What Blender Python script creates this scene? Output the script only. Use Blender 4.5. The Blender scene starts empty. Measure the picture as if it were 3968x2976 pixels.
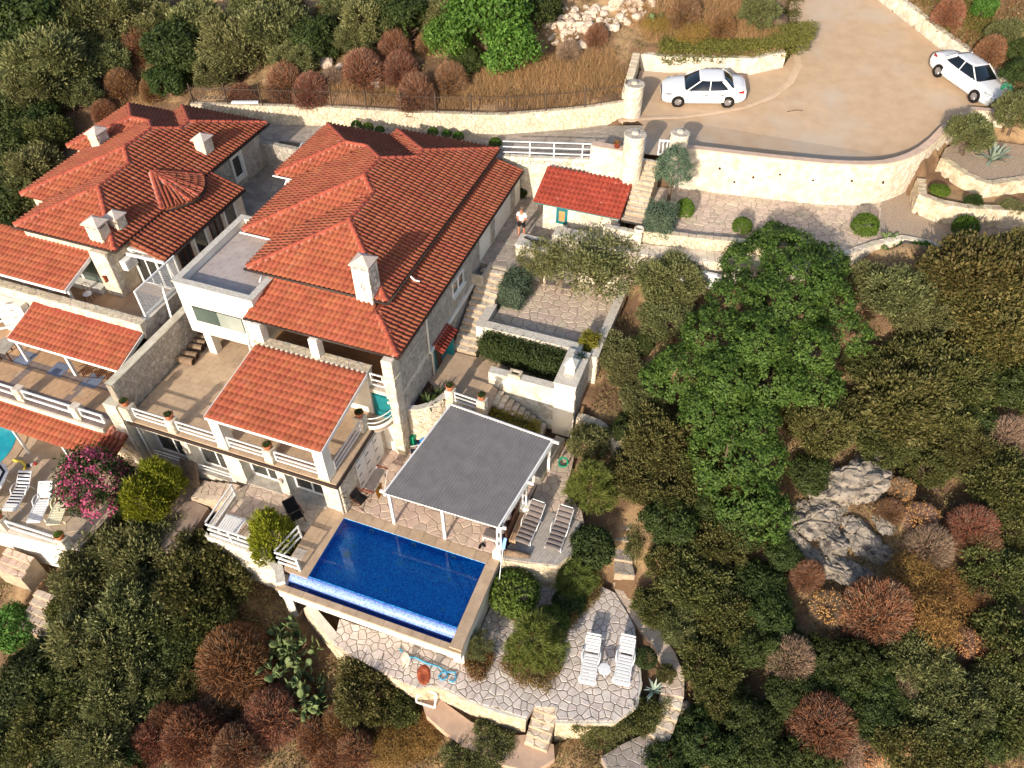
import bpy, math, random
import numpy as np
from mathutils import Vector, Matrix

S = bpy.context.scene
COL = S.collection
R = math.radians

# ---------------------------------------------------------------- camera, sky, sun, exposure
CAM_H, PITCH, YAW, FPX = 29.0, 46.04, 19.94, 3000.0
cam_data = bpy.data.cameras.new('camera')
cam = bpy.data.objects.new('camera', cam_data)
COL.objects.link(cam)
cam.location = (0, 0, CAM_H)
cam.rotation_euler = (R(90 - PITCH), 0, R(YAW))
cam_data.sensor_width = 36.0
cam_data.lens = 36.0 * FPX / 3968.0
cam_data.clip_end = 1500
S.camera = cam

SUN_EL, SUN_AZ = 20.5, 4.0            # shadows fall to +Y, a little to +X
world = bpy.data.worlds.new('World')
S.world = world
world.use_nodes = True
wn = world.node_tree
sky = wn.nodes.new('ShaderNodeTexSky')
sky.sky_type = 'NISHITA'
sky.sun_disc = False
sky.sun_elevation = R(SUN_EL)
sky.sun_rotation = R(180 + SUN_AZ)
sky.dust_density = 2.0
bg = wn.nodes['Background']
bg.inputs['Strength'].default_value = 0.15
wn.links.new(sky.outputs[0], bg.inputs['Color'])
sun_data = bpy.data.lights.new('sun', 'SUN')
sun_data.energy = 4.2
sun_data.angle = R(0.5)
sun_data.color = (1.0, 0.885, 0.735)
sun = bpy.data.objects.new('sun', sun_data)
COL.objects.link(sun)
sun.rotation_euler = (R(90 - SUN_EL), 0, R(-SUN_AZ))
S.view_settings.view_transform = 'Standard'
S.view_settings.look = 'None'
S.view_settings.gamma = 1.0
S.view_settings.use_curve_mapping = False
S.view_settings.exposure = 0.62
S.render.engine = 'CYCLES'
S.cycles.max_bounces = 6
S.cycles.diffuse_bounces = 3
S.cycles.transparent_max_bounces = 6

# ---------------------------------------------------------------- geometry of the view: where a sight line meets a level
_p, _y = R(PITCH), R(YAW)
_f = np.array([-math.sin(_y) * math.cos(_p), math.cos(_y) * math.cos(_p), -math.sin(_p)])
_r = np.array([math.cos(_y), math.sin(_y), 0.0])
_d = np.cross(_f, _r)
def ray(px, py):
    return _f + _r * ((px - 1984) / FPX) + _d * ((py - 1488) / FPX)
def at(px, py, z=0.0):
    """world point where the sight line of a photo pixel meets level z"""
    d = ray(px, py)
    t = (z - CAM_H) / d[2]
    return Vector((d[0] * t, d[1] * t, z))
def pix(p):
    v = np.array([p[0], p[1], p[2] - CAM_H])
    c = v @ _f
    return 1984 + FPX * (v @ _r) / c, 1488 + FPX * (v @ _d) / c
def camdist(p):
    return math.sqrt(p[0] ** 2 + p[1] ** 2 + (p[2] - CAM_H) ** 2)

# ---------------------------------------------------------------- objects
ORG = {}
def org(o):
    return ORG.get(o.name, Vector((0, 0, 0)))
def tag(o, label=None, cat=None, group=None, kind=None):
    if label: o['label'] = label
    if cat: o['category'] = cat
    if group: o['group'] = group
    if kind: o['kind'] = kind
    return o
def thing(name, label, cat, loc=(0, 0, 0), rz=0.0, group=None):
    o = bpy.data.objects.new(name, None)
    o.empty_display_size = 0.2
    COL.objects.link(o)
    o.location = loc
    o.rotation_euler = (0, 0, rz)
    ORG[o.name] = Vector(loc)
    return tag(o, label, cat, group)
def link(name, me, parent=None, **kw):
    o = bpy.data.objects.new(name, me)
    COL.objects.link(o)
    if parent is not None:
        o.parent = parent
        ORG[o.name] = org(parent)
    return tag(o, **kw)
def rawmesh(name, v, f, m, smooth=False):
    me = bpy.data.meshes.new(name)
    me.from_pydata(v, [], f)
    if m: me.materials.append(m)
    if smooth:
        me.polygons.foreach_set('use_smooth', [True] * len(me.polygons))
    return me
def npmesh(name, V, F, m, smooth=False):
    """V (n,3) array, F (m,k) array of equal-sided faces"""
    me = bpy.data.meshes.new(name)
    V = np.asarray(V, dtype=np.float32); F = np.asarray(F, dtype=np.int32)
    k = F.shape[1]
    me.vertices.add(len(V)); me.vertices.foreach_set('co', V.ravel())
    me.loops.add(F.size); me.loops.foreach_set('vertex_index', F.ravel())
    me.polygons.add(len(F))
    me.polygons.foreach_set('loop_start', np.arange(0, F.size, k, dtype=np.int32))
    me.update(calc_edges=True)
    if smooth: me.polygons.foreach_set('use_smooth', np.ones(len(F), dtype=bool))
    if m: me.materials.append(m)
    return me
def dup(root, loc, rz=0.0, label=None, group=None, scale=None):
    r = root.copy(); COL.objects.link(r)
    r.location = loc; r.rotation_euler = (0, 0, rz)
    if scale: r.scale = scale if not isinstance(scale, (int, float)) else (scale,) * 3
    ORG[r.name] = Vector(loc)
    if label: r['label'] = label
    if group: r['group'] = group
    for ch in list(root.children):
        c = ch.copy(); COL.objects.link(c); c.parent = r
        for g in list(ch.children):
            d = g.copy(); COL.objects.link(d); d.parent = c
    return r

class MB:
    def __init__(s): s.v = []; s.f = []
    def add(s, v, f):
        n = len(s.v); s.v += [tuple(p) for p in v]; s.f += [tuple(i + n for i in q) for q in f]; return s
    def box(s, x0, x1, y0, y1, z0, z1):
        v = [(x, y, z) for z in (z0, z1) for y in (y0, y1) for x in (x0, x1)]
        return s.add(v, [(0, 2, 3, 1), (4, 5, 7, 6), (0, 1, 5, 4), (2, 6, 7, 3), (0, 4, 6, 2), (1, 3, 7, 5)])
    def cbox(s, x0, x1, y0, y1, z0, z1, b=0.02):
        """box whose top edges are chamfered"""
        lo = [(x0, y0), (x1, y0), (x1, y1), (x0, y1)]
        hi = [(x0 + b, y0 + b), (x1 - b, y0 + b), (x1 - b, y1 - b), (x0 + b, y1 - b)]
        v = [(x, y, z0) for x, y in lo] + [(x, y, z1 - b) for x, y in lo] + [(x, y, z1) for x, y in hi]
        f = [(3, 2, 1, 0), (8, 9, 10, 11)]
        for i in range(4):
            j = (i + 1) % 4
            f += [(i, j, 4 + j, 4 + i), (4 + i, 4 + j, 8 + j, 8 + i)]
        return s.add(v, f)
    def obox(s, c, a, b, n, ha, hb, hn):
        c, a, b, n = Vector(c), Vector(a), Vector(b), Vector(n)
        v = [c + a * (i * ha) + b * (j * hb) + n * (k * hn) for k in (-1, 1) for j in (-1, 1) for i in (-1, 1)]
        return s.add(v, [(0, 2, 3, 1), (4, 5, 7, 6), (0, 1, 5, 4), (2, 6, 7, 3), (0, 4, 6, 2), (1, 3, 7, 5)])
    def beam(s, p0, p1, w, h, up=(0, 0, 1)):
        p0, p1 = Vector(p0), Vector(p1); d = p1 - p0; L = d.length; d.normalize()
        u = Vector(up); a = d.cross(u)
        if a.length < 1e-4: a = d.cross(Vector((0, 1, 0)))
        a.normalize(); b = a.cross(d)
        return s.obox((p0 + p1) / 2, d, a, b, L / 2, w / 2, h / 2)
    def prism(s, poly, z0, z1):
        """poly counter-clockwise; z0, z1 numbers or lists"""
        n = len(poly)
        a = z0 if isinstance(z0, (list, tuple)) else [z0] * n
        b = z1 if isinstance(z1, (list, tuple)) else [z1] * n
        v = [(p[0], p[1], a[i]) for i, p in enumerate(poly)] + [(p[0], p[1], b[i]) for i, p in enumerate(poly)]
        f = [tuple(range(n - 1, -1, -1)), tuple(range(n, 2 * n))]
        f += [(i, (i + 1) % n, n + (i + 1) % n, n + i) for i in range(n)]
        return s.add(v, f)
    def tube(s, pts, r, n=6, cap=True):
        pts = [Vector(p) for p in pts]; m = len(pts)
        rr = r if isinstance(r, (list, tuple)) else [r] * m
        v = []; prev = None
        for i, p in enumerate(pts):
            d = (pts[min(i + 1, m - 1)] - pts[max(i - 1, 0)]).normalized()
            if prev is None:
                a = d.cross(Vector((0, 0, 1)))
                if a.length < 1e-3: a = d.cross(Vector((1, 0, 0)))
            else:
                a = prev - d * prev.dot(d)
            a.normalize(); prev = a; b = d.cross(a)
            for k in range(n):
                t = 2 * math.pi * k / n
                v.append(p + (a * math.cos(t) + b * math.sin(t)) * rr[i])
        f = []
        for i in range(m - 1):
            for k in range(n):
                k2 = (k + 1) % n
                f.append((i * n + k, i * n + k2, (i + 1) * n + k2, (i + 1) * n + k))
        if cap:
            f.append(tuple(range(n - 1, -1, -1))); f.append(tuple((m - 1) * n + k for k in range(n)))
        return s.add(v, f)
    def lathe(s, prof, c=(0, 0, 0), n=16):
        """prof: (radius, height) pairs from bottom to top"""
        v = []; m = len(prof)
        for r, z in prof:
            for k in range(n):
                t = 2 * math.pi * k / n
                v.append((c[0] + r * math.cos(t), c[1] + r * math.sin(t), c[2] + z))
        f = [(i * n + k, i * n + (k + 1) % n, (i + 1) * n + (k + 1) % n, (i + 1) * n + k) for i in range(m - 1) for k in range(n)]
        f += [tuple(range(n - 1, -1, -1)), tuple((m - 1) * n + k for k in range(n))]
        return s.add(v, f)
    def ell(s, c, rx, ry, rz, n=10, m=6, z0=-1.0):
        prof = []
        for i in range(m + 1):
            t = -math.pi / 2 + math.pi * i / m
            if math.sin(t) < z0: continue
            prof.append((max(math.cos(t), 1e-3), math.sin(t)))
        v = []
        for r, z in prof:
            for k in range(n):
                a = 2 * math.pi * k / n
                v.append((c[0] + rx * r * math.cos(a), c[1] + ry * r * math.sin(a), c[2] + rz * z))
        m2 = len(prof)
        f = [(i * n + k, i * n + (k + 1) % n, (i + 1) * n + (k + 1) % n, (i + 1) * n + k) for i in range(m2 - 1) for k in range(n)]
        f += [tuple(range(n - 1, -1, -1)), tuple((m2 - 1) * n + k for k in range(n))]
        return s.add(v, f)
    def grid(s, rows):
        """rows of equally many points, quads between"""
        m = len(rows[0]); v = [p for r_ in rows for p in r_]
        f = [(i * m + j, i * m + j + 1, (i + 1) * m + j + 1, (i + 1) * m + j) for i in range(len(rows) - 1) for j in range(m - 1)]
        return s.add(v, f)
    def build(s, name, m, parent=None, smooth=False, **kw):
        o = org(parent) if parent is not None else Vector((0, 0, 0))
        v = [(p[0] - o.x, p[1] - o.y, p[2] - o.z) for p in s.v]
        return link(name, rawmesh(name, v, s.f, m, smooth), parent, **kw)

# ---------------------------------------------------------------- materials
def lin(c):
    return tuple((x / 255 / 12.92) if x / 255 <= 0.04045 else ((x / 255 + 0.055) / 1.055) ** 2.4 for x in c)
MATS = {}
def mat(name, col, col2=None, scale=4.0, rough=0.8, bump=0.0, bscale=30.0, vary=0.0, metal=0.0, spec=0.3, detail=4.0,
        trans=0.0, col3=None, scale3=1.0, t3=(0.5, 0.62), hue=0.0, sheen=0.0):
    """procedural material: noise between two colours, a second patchy layer, per-piece value change, fine relief"""
    if name in MATS: return MATS[name]
    m = bpy.data.materials.new(name); m.use_nodes = True
    t = m.node_tree; N = t.nodes; L = t.links
    b = N['Principled BSDF']
    b.inputs['Roughness'].default_value = rough
    b.inputs['Metallic'].default_value = metal
    b.inputs['Specular IOR Level'].default_value = spec
    tc = N.new('ShaderNodeTexCoord')
    geo = N.new('ShaderNodeNewGeometry')
    src = geo.outputs['Position']
    c1 = (*lin(col), 1)
    out = None
    def noise(sc, det=4.0, rgh=0.6):
        n = N.new('ShaderNodeTexNoise'); n.inputs['Scale'].default_value = sc
        n.inputs['Detail'].default_value = det; n.inputs['Roughness'].default_value = rgh
        L.new(src, n.inputs['Vector']); return n.outputs['Fac']
    def mixc(fac, a, bb):
        x = N.new('ShaderNodeMix'); x.data_type = 'RGBA'
        L.new(fac, x.inputs['Factor'])
        for s_, q in (('A', a), ('B', bb)):
            i = [k for k in x.inputs if k.name == s_ and k.type == 'RGBA'][0]
            if isinstance(q, tuple): i.default_value = q
            else: L.new(q, i)
        return [k for k in x.outputs if k.type == 'RGBA'][0]
    def ramp(fac, a, bb):
        r_ = N.new('ShaderNodeMapRange'); r_.inputs['From Min'].default_value = a; r_.inputs['From Max'].default_value = bb
        L.new(fac, r_.inputs['Value']); return r_.outputs['Result']
    colout = c1
    if col2 is not None:
        colout = mixc(ramp(noise(scale, detail), 0.35, 0.65), c1, (*lin(col2), 1))
    if col3 is not None:
        colout = mixc(ramp(noise(scale3, 5.0), *t3), colout, (*lin(col3), 1))
    if vary or hue:
        oi = N.new('ShaderNodeObjectInfo')
        ad = N.new('ShaderNodeMath'); ad.operation = 'ADD'
        L.new(oi.outputs['Random'], ad.inputs[0]); L.new(geo.outputs['Random Per Island'], ad.inputs[1])
        fr = N.new('ShaderNodeMath'); fr.operation = 'FRACT'; L.new(ad.outputs[0], fr.inputs[0])
        hs = N.new('ShaderNodeHueSaturation')
        mr = N.new('ShaderNodeMapRange'); L.new(fr.outputs[0], mr.inputs['Value'])
        mr.inputs['To Min'].default_value = 1 - vary; mr.inputs['To Max'].default_value = 1 + vary
        L.new(mr.outputs['Result'], hs.inputs['Value'])
        if hue:
            wn_ = N.new('ShaderNodeTexWhiteNoise'); wn_.noise_dimensions = '1D'; L.new(fr.outputs[0], wn_.inputs['W'])
            mh = N.new('ShaderNodeMapRange'); L.new(wn_.outputs['Value'], mh.inputs['Value'])
            mh.inputs['To Min'].default_value = 0.5 - hue; mh.inputs['To Max'].default_value = 0.5 + hue
            L.new(mh.outputs['Result'], hs.inputs['Hue'])
        if isinstance(colout, tuple): hs.inputs['Color'].default_value = colout
        else: L.new(colout, hs.inputs['Color'])
        colout = hs.outputs['Color']
    if isinstance(colout, tuple): b.inputs['Base Color'].default_value = colout
    else: L.new(colout, b.inputs['Base Color'])
    if bump:
        bp = N.new('ShaderNodeBump'); bp.inputs['Strength'].default_value = min(1.0, bump); bp.inputs['Distance'].default_value = 0.03
        L.new(noise(bscale, 5.0, 0.65), bp.inputs['Height']); L.new(bp.outputs['Normal'], b.inputs['Normal'])
    if trans:
        tr = N.new('ShaderNodeBsdfTranslucent')
        if isinstance(colout, tuple): tr.inputs['Color'].default_value = colout
        else: L.new(colout, tr.inputs['Color'])
        mx = N.new('ShaderNodeMixShader'); mx.inputs[0].default_value = trans
        L.new(b.outputs[0], mx.inputs[1]); L.new(tr.outputs[0], mx.inputs[2])
        L.new(mx.outputs[0], N['Material Output'].inputs['Surface'])
    MATS[name] = m
    return m
M = {}
M['terracotta'] = mat('terracotta', (148, 83, 60), (132, 70, 50), 1.2, 0.85, 0.15, 40, vary=0.075, hue=0.006, col3=(150, 104, 84), scale3=2.2, t3=(0.58, 0.8))
M['terracotta_red'] = mat('terracotta_red', (136, 58, 44), (122, 50, 38), 1.5, 0.8, 0.12, 40, vary=0.1, col3=(190, 140, 125), scale3=3.5, t3=(0.66, 0.72))
M['ridge_clay'] = mat('ridge_clay', (164, 84, 64), (148, 70, 54), 3.0, 0.8, 0.2, 40, vary=0.12)
M['ridge_mortar'] = mat('ridge_mortar', (176, 128, 112), (158, 108, 94), 6.0, 0.95, 0.5, 30)
M['white'] = mat('white_render', (226, 222, 212), (214, 208, 196), 1.5, 0.85, 0.12, 60)
M['white_paint'] = mat('white_paint', (226, 226, 224), (214, 214, 214), 5.0, 0.45, 0.0)
M['white_metal'] = mat('white_metal', (222, 224, 226), None, rough=0.35)
M['plastic'] = mat('white_plastic', (228, 229, 230), (218, 219, 220), 4.0, 0.4)
M['cream_plastic'] = mat('cream_plastic', (228, 222, 190), (220, 212, 180), 4.0, 0.4)
M['mortar'] = mat('pale_mortar', (208, 203, 192), (192, 185, 172), 3.0, 0.95, 0.4, 30)
M['mortar_dark'] = mat('grey_mortar', (150, 142, 130), (132, 124, 112), 4.0, 0.95, 0.4, 30)
M['stone'] = mat('limestone', (206, 192, 168), (186, 170, 146), 2.5, 0.9, 0.6, 22, vary=0.12, hue=0.012)
M['stone_pale'] = mat('pale_limestone', (210, 201, 186), (186, 173, 153), 2.5, 0.9, 0.6, 22, vary=0.15, hue=0.016)
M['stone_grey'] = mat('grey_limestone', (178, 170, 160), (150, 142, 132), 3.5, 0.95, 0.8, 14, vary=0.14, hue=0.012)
M['stone_rough'] = mat('rough_limestone', (204, 190, 164), (168, 150, 124), 3.0, 0.95, 0.9, 12, vary=0.16, hue=0.015)
M['plaster_cap'] = mat('rough_white_cap', (206, 200, 190), (182, 174, 162), 8.0, 0.95, 1.0, 18)
M['paving'] = mat('paving_slab', (202, 184, 166), (182, 164, 148), 2.5, 0.85, 0.25, 25, vary=0.10, hue=0.015)
M['paving_pink'] = mat('pinkish_paving', (206, 182, 164), (188, 164, 148), 2.5, 0.85, 0.25, 25, vary=0.08, hue=0.012)
M['paving_grey'] = mat('greyish_paving', (162, 152, 142), (140, 130, 122), 3.0, 0.85, 0.25, 25, vary=0.13, hue=0.02)  # left darker for the shaded path and alley, their shade in its colour
M['paving_low'] = mat('sunlit_paving', (206, 196, 188), (184, 172, 164), 3.0, 0.85, 0.25, 25, vary=0.10, hue=0.015)  # lighter copy of the grey paving, sunlit brightness put into its colour
M['joint'] = mat('paving_joint', (166, 152, 138), (148, 134, 122), 4.0, 0.95, 0.3, 30)
M['joint_pale'] = mat('pale_paving_joint', (190, 170, 152), (174, 156, 138), 4.0, 0.95, 0.3, 30)
M['floor_tile'] = mat('beige_floor_tile', (186, 162, 136), (174, 150, 125), 1.5, 0.6, 0.06, 30, vary=0.05)
M['floor_tile_warm'] = mat('warm_floor_tile', (190, 156, 122), (178, 144, 112), 1.5, 0.6, 0.06, 30, vary=0.05)
M['floor_tile_dark'] = mat('mauve_floor_tile', (134, 118, 112), (122, 108, 103), 1.5, 0.6, 0.06, 30, vary=0.05)
M['roof_tile_grey'] = mat('grey_flat_tile', (178, 166, 160), (166, 154, 149), 1.5, 0.7, 0.06, 30, vary=0.04)
M['travertine'] = mat('travertine', (186, 162, 136), (170, 146, 122), 3.0, 0.6, 0.15, 40, vary=0.06)
M['dark_gutter'] = mat('dark_gutter', (58, 48, 44), (46, 38, 35), 4.0, 0.6)
M['grey_pipe'] = mat('white_pipe', (206, 202, 196), None, rough=0.5)
M['teal'] = mat('teal_wood', (22, 112, 118), (18, 98, 106), 6.0, 0.55)
M['glass'] = mat('window_glass', (44, 46, 46), (58, 58, 56), 0.8, 0.06, spec=0.8)
M['glass_green'] = mat('window_glass_green', (78, 92, 86), (64, 76, 72), 0.8, 0.06, spec=0.8)
M['curtain'] = mat('net_curtain', (150, 146, 140), (132, 128, 122), 3.0, 0.7)
M['wood'] = mat('brown_wood', (96, 62, 44), (78, 48, 34), 6.0, 0.6, 0.2, 40, vary=0.12)
M['wood_dark'] = mat('dark_wood', (78, 48, 36), (62, 38, 28), 6.0, 0.6, 0.2, 40, vary=0.12)
M['wood_old'] = mat('weathered_wood', (140, 118, 96), (108, 88, 72), 8.0, 0.9, 0.7, 14)
M['deck'] = mat('grey_decking', (176, 168, 160), (156, 148, 140), 5.0, 0.8, 0.25, 25, vary=0.08)
M['black'] = mat('black_plastic', (24, 23, 24), None, rough=0.5)
M['iron'] = mat('black_iron', (66, 54, 46), (80, 64, 52), 8.0, 0.6)
M['rubber'] = mat('tyre_rubber', (26, 26, 27), None, rough=0.85)
M['alloy'] = mat('alloy_rim', (168, 168, 172), None, rough=0.3, metal=0.8)
M['car_white'] = mat('car_paint', (206, 208, 212), None, rough=0.18, spec=0.6)
M['car_glass'] = mat('car_glass', (18, 22, 26), None, rough=0.04, spec=0.9)
M['lamp_glass'] = mat('headlamp_glass', (176, 184, 190), (60, 64, 70), 12.0, 0.1, spec=0.9)
M['tail'] = mat('red_lamp', (168, 24, 28), None, rough=0.15, spec=0.8)
M['pot'] = mat('clay_pot', (188, 118, 82), (168, 100, 68), 6.0, 0.8, 0.2, 30)
M['soil'] = mat('dark_soil', (70, 50, 40), (50, 36, 28), 8.0, 1.0, 0.8, 20)
M['cushion'] = mat('grey_cushion', (118, 109, 106), (104, 96, 93), 5.0, 0.9, 0.2, 60)
M['towel'] = mat('white_towel', (220, 220, 222), None, rough=0.95)
M['navy'] = mat('navy_stripe', (30, 36, 52), None, rough=0.95)
M['blue_plastic'] = mat('blue_plastic', (24, 118, 190), None, rough=0.3)
M['hose_blue'] = mat('blue_hose', (66, 150, 186), None, rough=0.4)
M['hose_green'] = mat('green_hose', (20, 134, 100), None, rough=0.4)
M['yellow'] = mat('yellow_foam', (236, 214, 66), None, rough=0.6)
M['rust'] = mat('rusty_metal', (124, 56, 32), (92, 38, 22), 5.0, 0.85, 0.4, 30, col3=(140, 78, 52), scale3=4.0)
M['skin'] = mat('skin', (190, 128, 98), (178, 114, 86), 6.0, 0.6)
M['shirt'] = mat('white_shirt', (232, 232, 232), (222, 222, 224), 8.0, 0.9)
M['cloth_black'] = mat('black_cloth', (22, 22, 24), None, rough=0.95)
M['hair'] = mat('grey_hair', (112, 96, 86), (86, 72, 64), 20.0, 0.8)
M['rug_red'] = mat('red_rug', (120, 44, 34), (104, 36, 30), 6.0, 0.95)
M['bark'] = mat('tree_bark', (118, 100, 84), (84, 70, 58), 6.0, 0.95, 0.8, 14)

# ---------------------------------------------------------------- plan geometry
def poly_clip(poly, a, b, c):
    """keep the part of poly where a*x+b*y<=c"""
    out = []; n = len(poly)
    for i in range(n):
        p, q = poly[i], poly[(i + 1) % n]
        dp, dq = a * p[0] + b * p[1] - c, a * q[0] + b * q[1] - c
        if dp <= 0: out.append(p)
        if (dp < 0 < dq) or (dq < 0 < dp):
            t = dp / (dp - dq); out.append((p[0] + t * (q[0] - p[0]), p[1] + t * (q[1] - p[1])))
    return out
def area(p):
    return 0.5 * sum(p[i][0] * p[(i + 1) % len(p)][1] - p[(i + 1) % len(p)][0] * p[i][1] for i in range(len(p)))
def inside(p, poly):
    x, y = p; c = False; n = len(poly); j = n - 1
    for i in range(n):
        xi, yi = poly[i]; xj, yj = poly[j]
        if (yi > y) != (yj > y) and x < (xj - xi) * (y - yi) / (yj - yi) + xi: c = not c
        j = i
    return c
def voro(region, sx, sy, gap, rng, jit=0.8, stagger=True, minarea=0.25):
    """broken-stone pattern: cells of a jittered grid inside region, a gap between them"""
    xs = [p[0] for p in region]; ys = [p[1] for p in region]
    nx = int((max(xs) - min(xs)) / sx) + 4; ny = int((max(ys) - min(ys)) / sy) + 4
    ox, oy = min(xs) - 1.5 * sx, min(ys) - 1.5 * sy
    P = [[(ox + (i + (0.5 * (j % 2) if stagger else 0) + jit * (rng.random() - .5)) * sx, oy + (j + jit * (rng.random() - .5)) * sy)
          for i in range(nx)] for j in range(ny)]
    convex_rect = len(region) == 4
    out = []
    for j in range(1, ny - 1):
        for i in range(1, nx - 1):
            c = P[j][i]
            cell = [(c[0] - 1.6 * sx, c[1] - 1.6 * sy), (c[0] + 1.6 * sx, c[1] - 1.6 * sy), (c[0] + 1.6 * sx, c[1] + 1.6 * sy), (c[0] - 1.6 * sx, c[1] + 1.6 * sy)]
            for dj in (-2, -1, 0, 1, 2):
                for di in (-2, -1, 0, 1, 2):
                    if (di or dj) and 0 <= j + dj < ny and 0 <= i + di < nx:
                        q = P[j + dj][i + di]
                        a, b = q[0] - c[0], q[1] - c[1]; l = math.hypot(a, b)
                        if l < 1e-6: continue
                        a /= l; b /= l
                        cell = poly_clip(cell, a, b, a * (c[0] + q[0]) / 2 + b * (c[1] + q[1]) / 2 - gap / 2)
                        if len(cell) < 3: break
                if len(cell) < 3: break
            if len(cell) < 3: continue
            if all(inside(p, region) for p in cell) and inside(c, region):
                pc = cell
            else:
                pc = list(region)
                for k in range(len(cell)):
                    p, q = cell[k], cell[(k + 1) % len(cell)]
                    a, b = q[1] - p[1], -(q[0] - p[0])
                    pc = poly_clip(pc, a, b, a * p[0] + b * p[1])
                    if len(pc) < 3: break
            if len(pc) < 3: continue
            # drop doubled points
            cl = [p for k, p in enumerate(pc) if math.hypot(p[0] - pc[k - 1][0], p[1] - pc[k - 1][1]) > 0.02]
            if len(cl) >= 3 and abs(area(cl)) > minarea * sx * sy * 0.35: out.append(cl)
    return out
def slab(poly, h, fmap, rng, bev=0.012, rough=0.004, base=-0.03):
    """one stone: a polygon raised by h with a chamfered rim; fmap(u,v,h)->xyz"""
    n = len(poly)
    cx = sum(p[0] for p in poly) / n; cy = sum(p[1] for p in poly) / n
    v = [fmap(p[0], p[1], base) for p in poly]
    v += [fmap(p[0], p[1], h - bev) for p in poly]
    top = []
    for p in poly:
        dx, dy = cx - p[0], cy - p[1]; l = math.hypot(dx, dy) + 1e-6; k = min(bev * 1.3, l * .4)
        top.append(fmap(p[0] + dx / l * k, p[1] + dy / l * k, h + rng.uniform(-rough, rough)))
    v += top
    f = []
    for i in range(n):
        j = (i + 1) % n
        f += [(i, j, n + j, n + i), (n + i, n + j, 2 * n + j, 2 * n + i)]
    f.append(tuple(2 * n + k for k in range(n)))
    return v, f
def emit(name, pieces, m, parent, limit=300, label=None):
    """pieces: (verts, faces) in world space; those nearest the camera become objects, the rest one part"""
    o = org(parent)
    def key(p):
        q = p[0][0]; xs = [a[0] for a in p[0]]; ys = [a[1] for a in p[0]]; zs = [a[2] for a in p[0]]
        return -((max(xs) - min(xs)) * (max(ys) - min(ys) + max(zs) - min(zs)) + 1e-3) / camdist(q) ** 2
    px = sorted(pieces, key=key)
    for v, f in px[:limit]:
        link(name, rawmesh(name, [(a[0] - o.x, a[1] - o.y, a[2] - o.z) for a in v], f, m), parent)
    rest = px[limit:]
    if rest:
        b = MB()
        for v, f in rest: b.add(v, f)
        b.build(name + 's_beyond' if False else name + '_remainder', m, parent, kind='stuff')
def flat(z0):
    return lambda u, v, h: (u, v, z0 + h)
def wallmap(p0, p1, n):
    """u along p0->p1 in plan, v = height, h along plan normal n"""
    d = Vector((p1[0] - p0[0], p1[1] - p0[1], 0)).normalized()
    return lambda u, v, h: (p0[0] + d.x * u + n[0] * h, p0[1] + d.y * u + n[1] * h, v)
def pave(name, region, z, s, m, parent, rng, gap=0.035, h=0.02, limit=300, jit=0.9):
    P = voro(region, s, s * 0.9, gap, rng, jit)
    emit(name, [slab(p, h + rng.uniform(-.006, .006), flat(z), rng) for p in P], m, parent, limit)
def stonewall(parent, p0, p1, n, z0, z1, sx, sy, m, rng, gap=0.02, h=0.025, holes=(), limit=300, name='stone', jit=0.75):
    """stones on the face p0->p1 (plan), outward normal n; z0,z1 may be functions of u; holes (u0,u1,v0,v1) left free"""
    Lh = math.hypot(p1[0] - p0[0], p1[1] - p0[1])
    fz0 = z0 if callable(z0) else (lambda u: z0)
    fz1 = z1 if callable(z1) else (lambda u: z1)
    k = max(2, int(Lh / 1.0) + 1)
    us = [Lh * i / (k - 1) for i in range(k)]
    region = [(u, fz0(u)) for u in us] + [(u, fz1(u)) for u in reversed(us)]
    if not callable(z0) and not callable(z1): region = [(0, z0), (Lh, z0), (Lh, z1), (0, z1)]
    fm = wallmap(p0, p1, n)
    out = []
    for p in voro(region, sx, sy, gap, rng, jit):
        cx = sum(q[0] for q in p) / len(p); cy = sum(q[1] for q in p) / len(p)
        skip = False
        for (a, b, c, d) in holes:
            if a - .02 < cx < b + .02 and c - .02 < cy < d + .02: skip = True
            else:
                for ax in ((1, 0, a), (-1, 0, -b), (0, 1, c), (0, -1, -d)):
                    # clip against the side of the hole nearest the centre
                    if (ax[0] * cx + ax[1] * cy) < ax[2] and any(a < q[0] < b and c < q[1] < d for q in p):
                        p = poly_clip(p, ax[0], ax[1], ax[2]); break
        if skip or len(p) < 3: continue
        out.append(slab(p, h + rng.uniform(-.01, .012), fm, rng, 0.014, 0.006))
    if parent is not None: emit(name, out, m, parent, limit)
    return out
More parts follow.
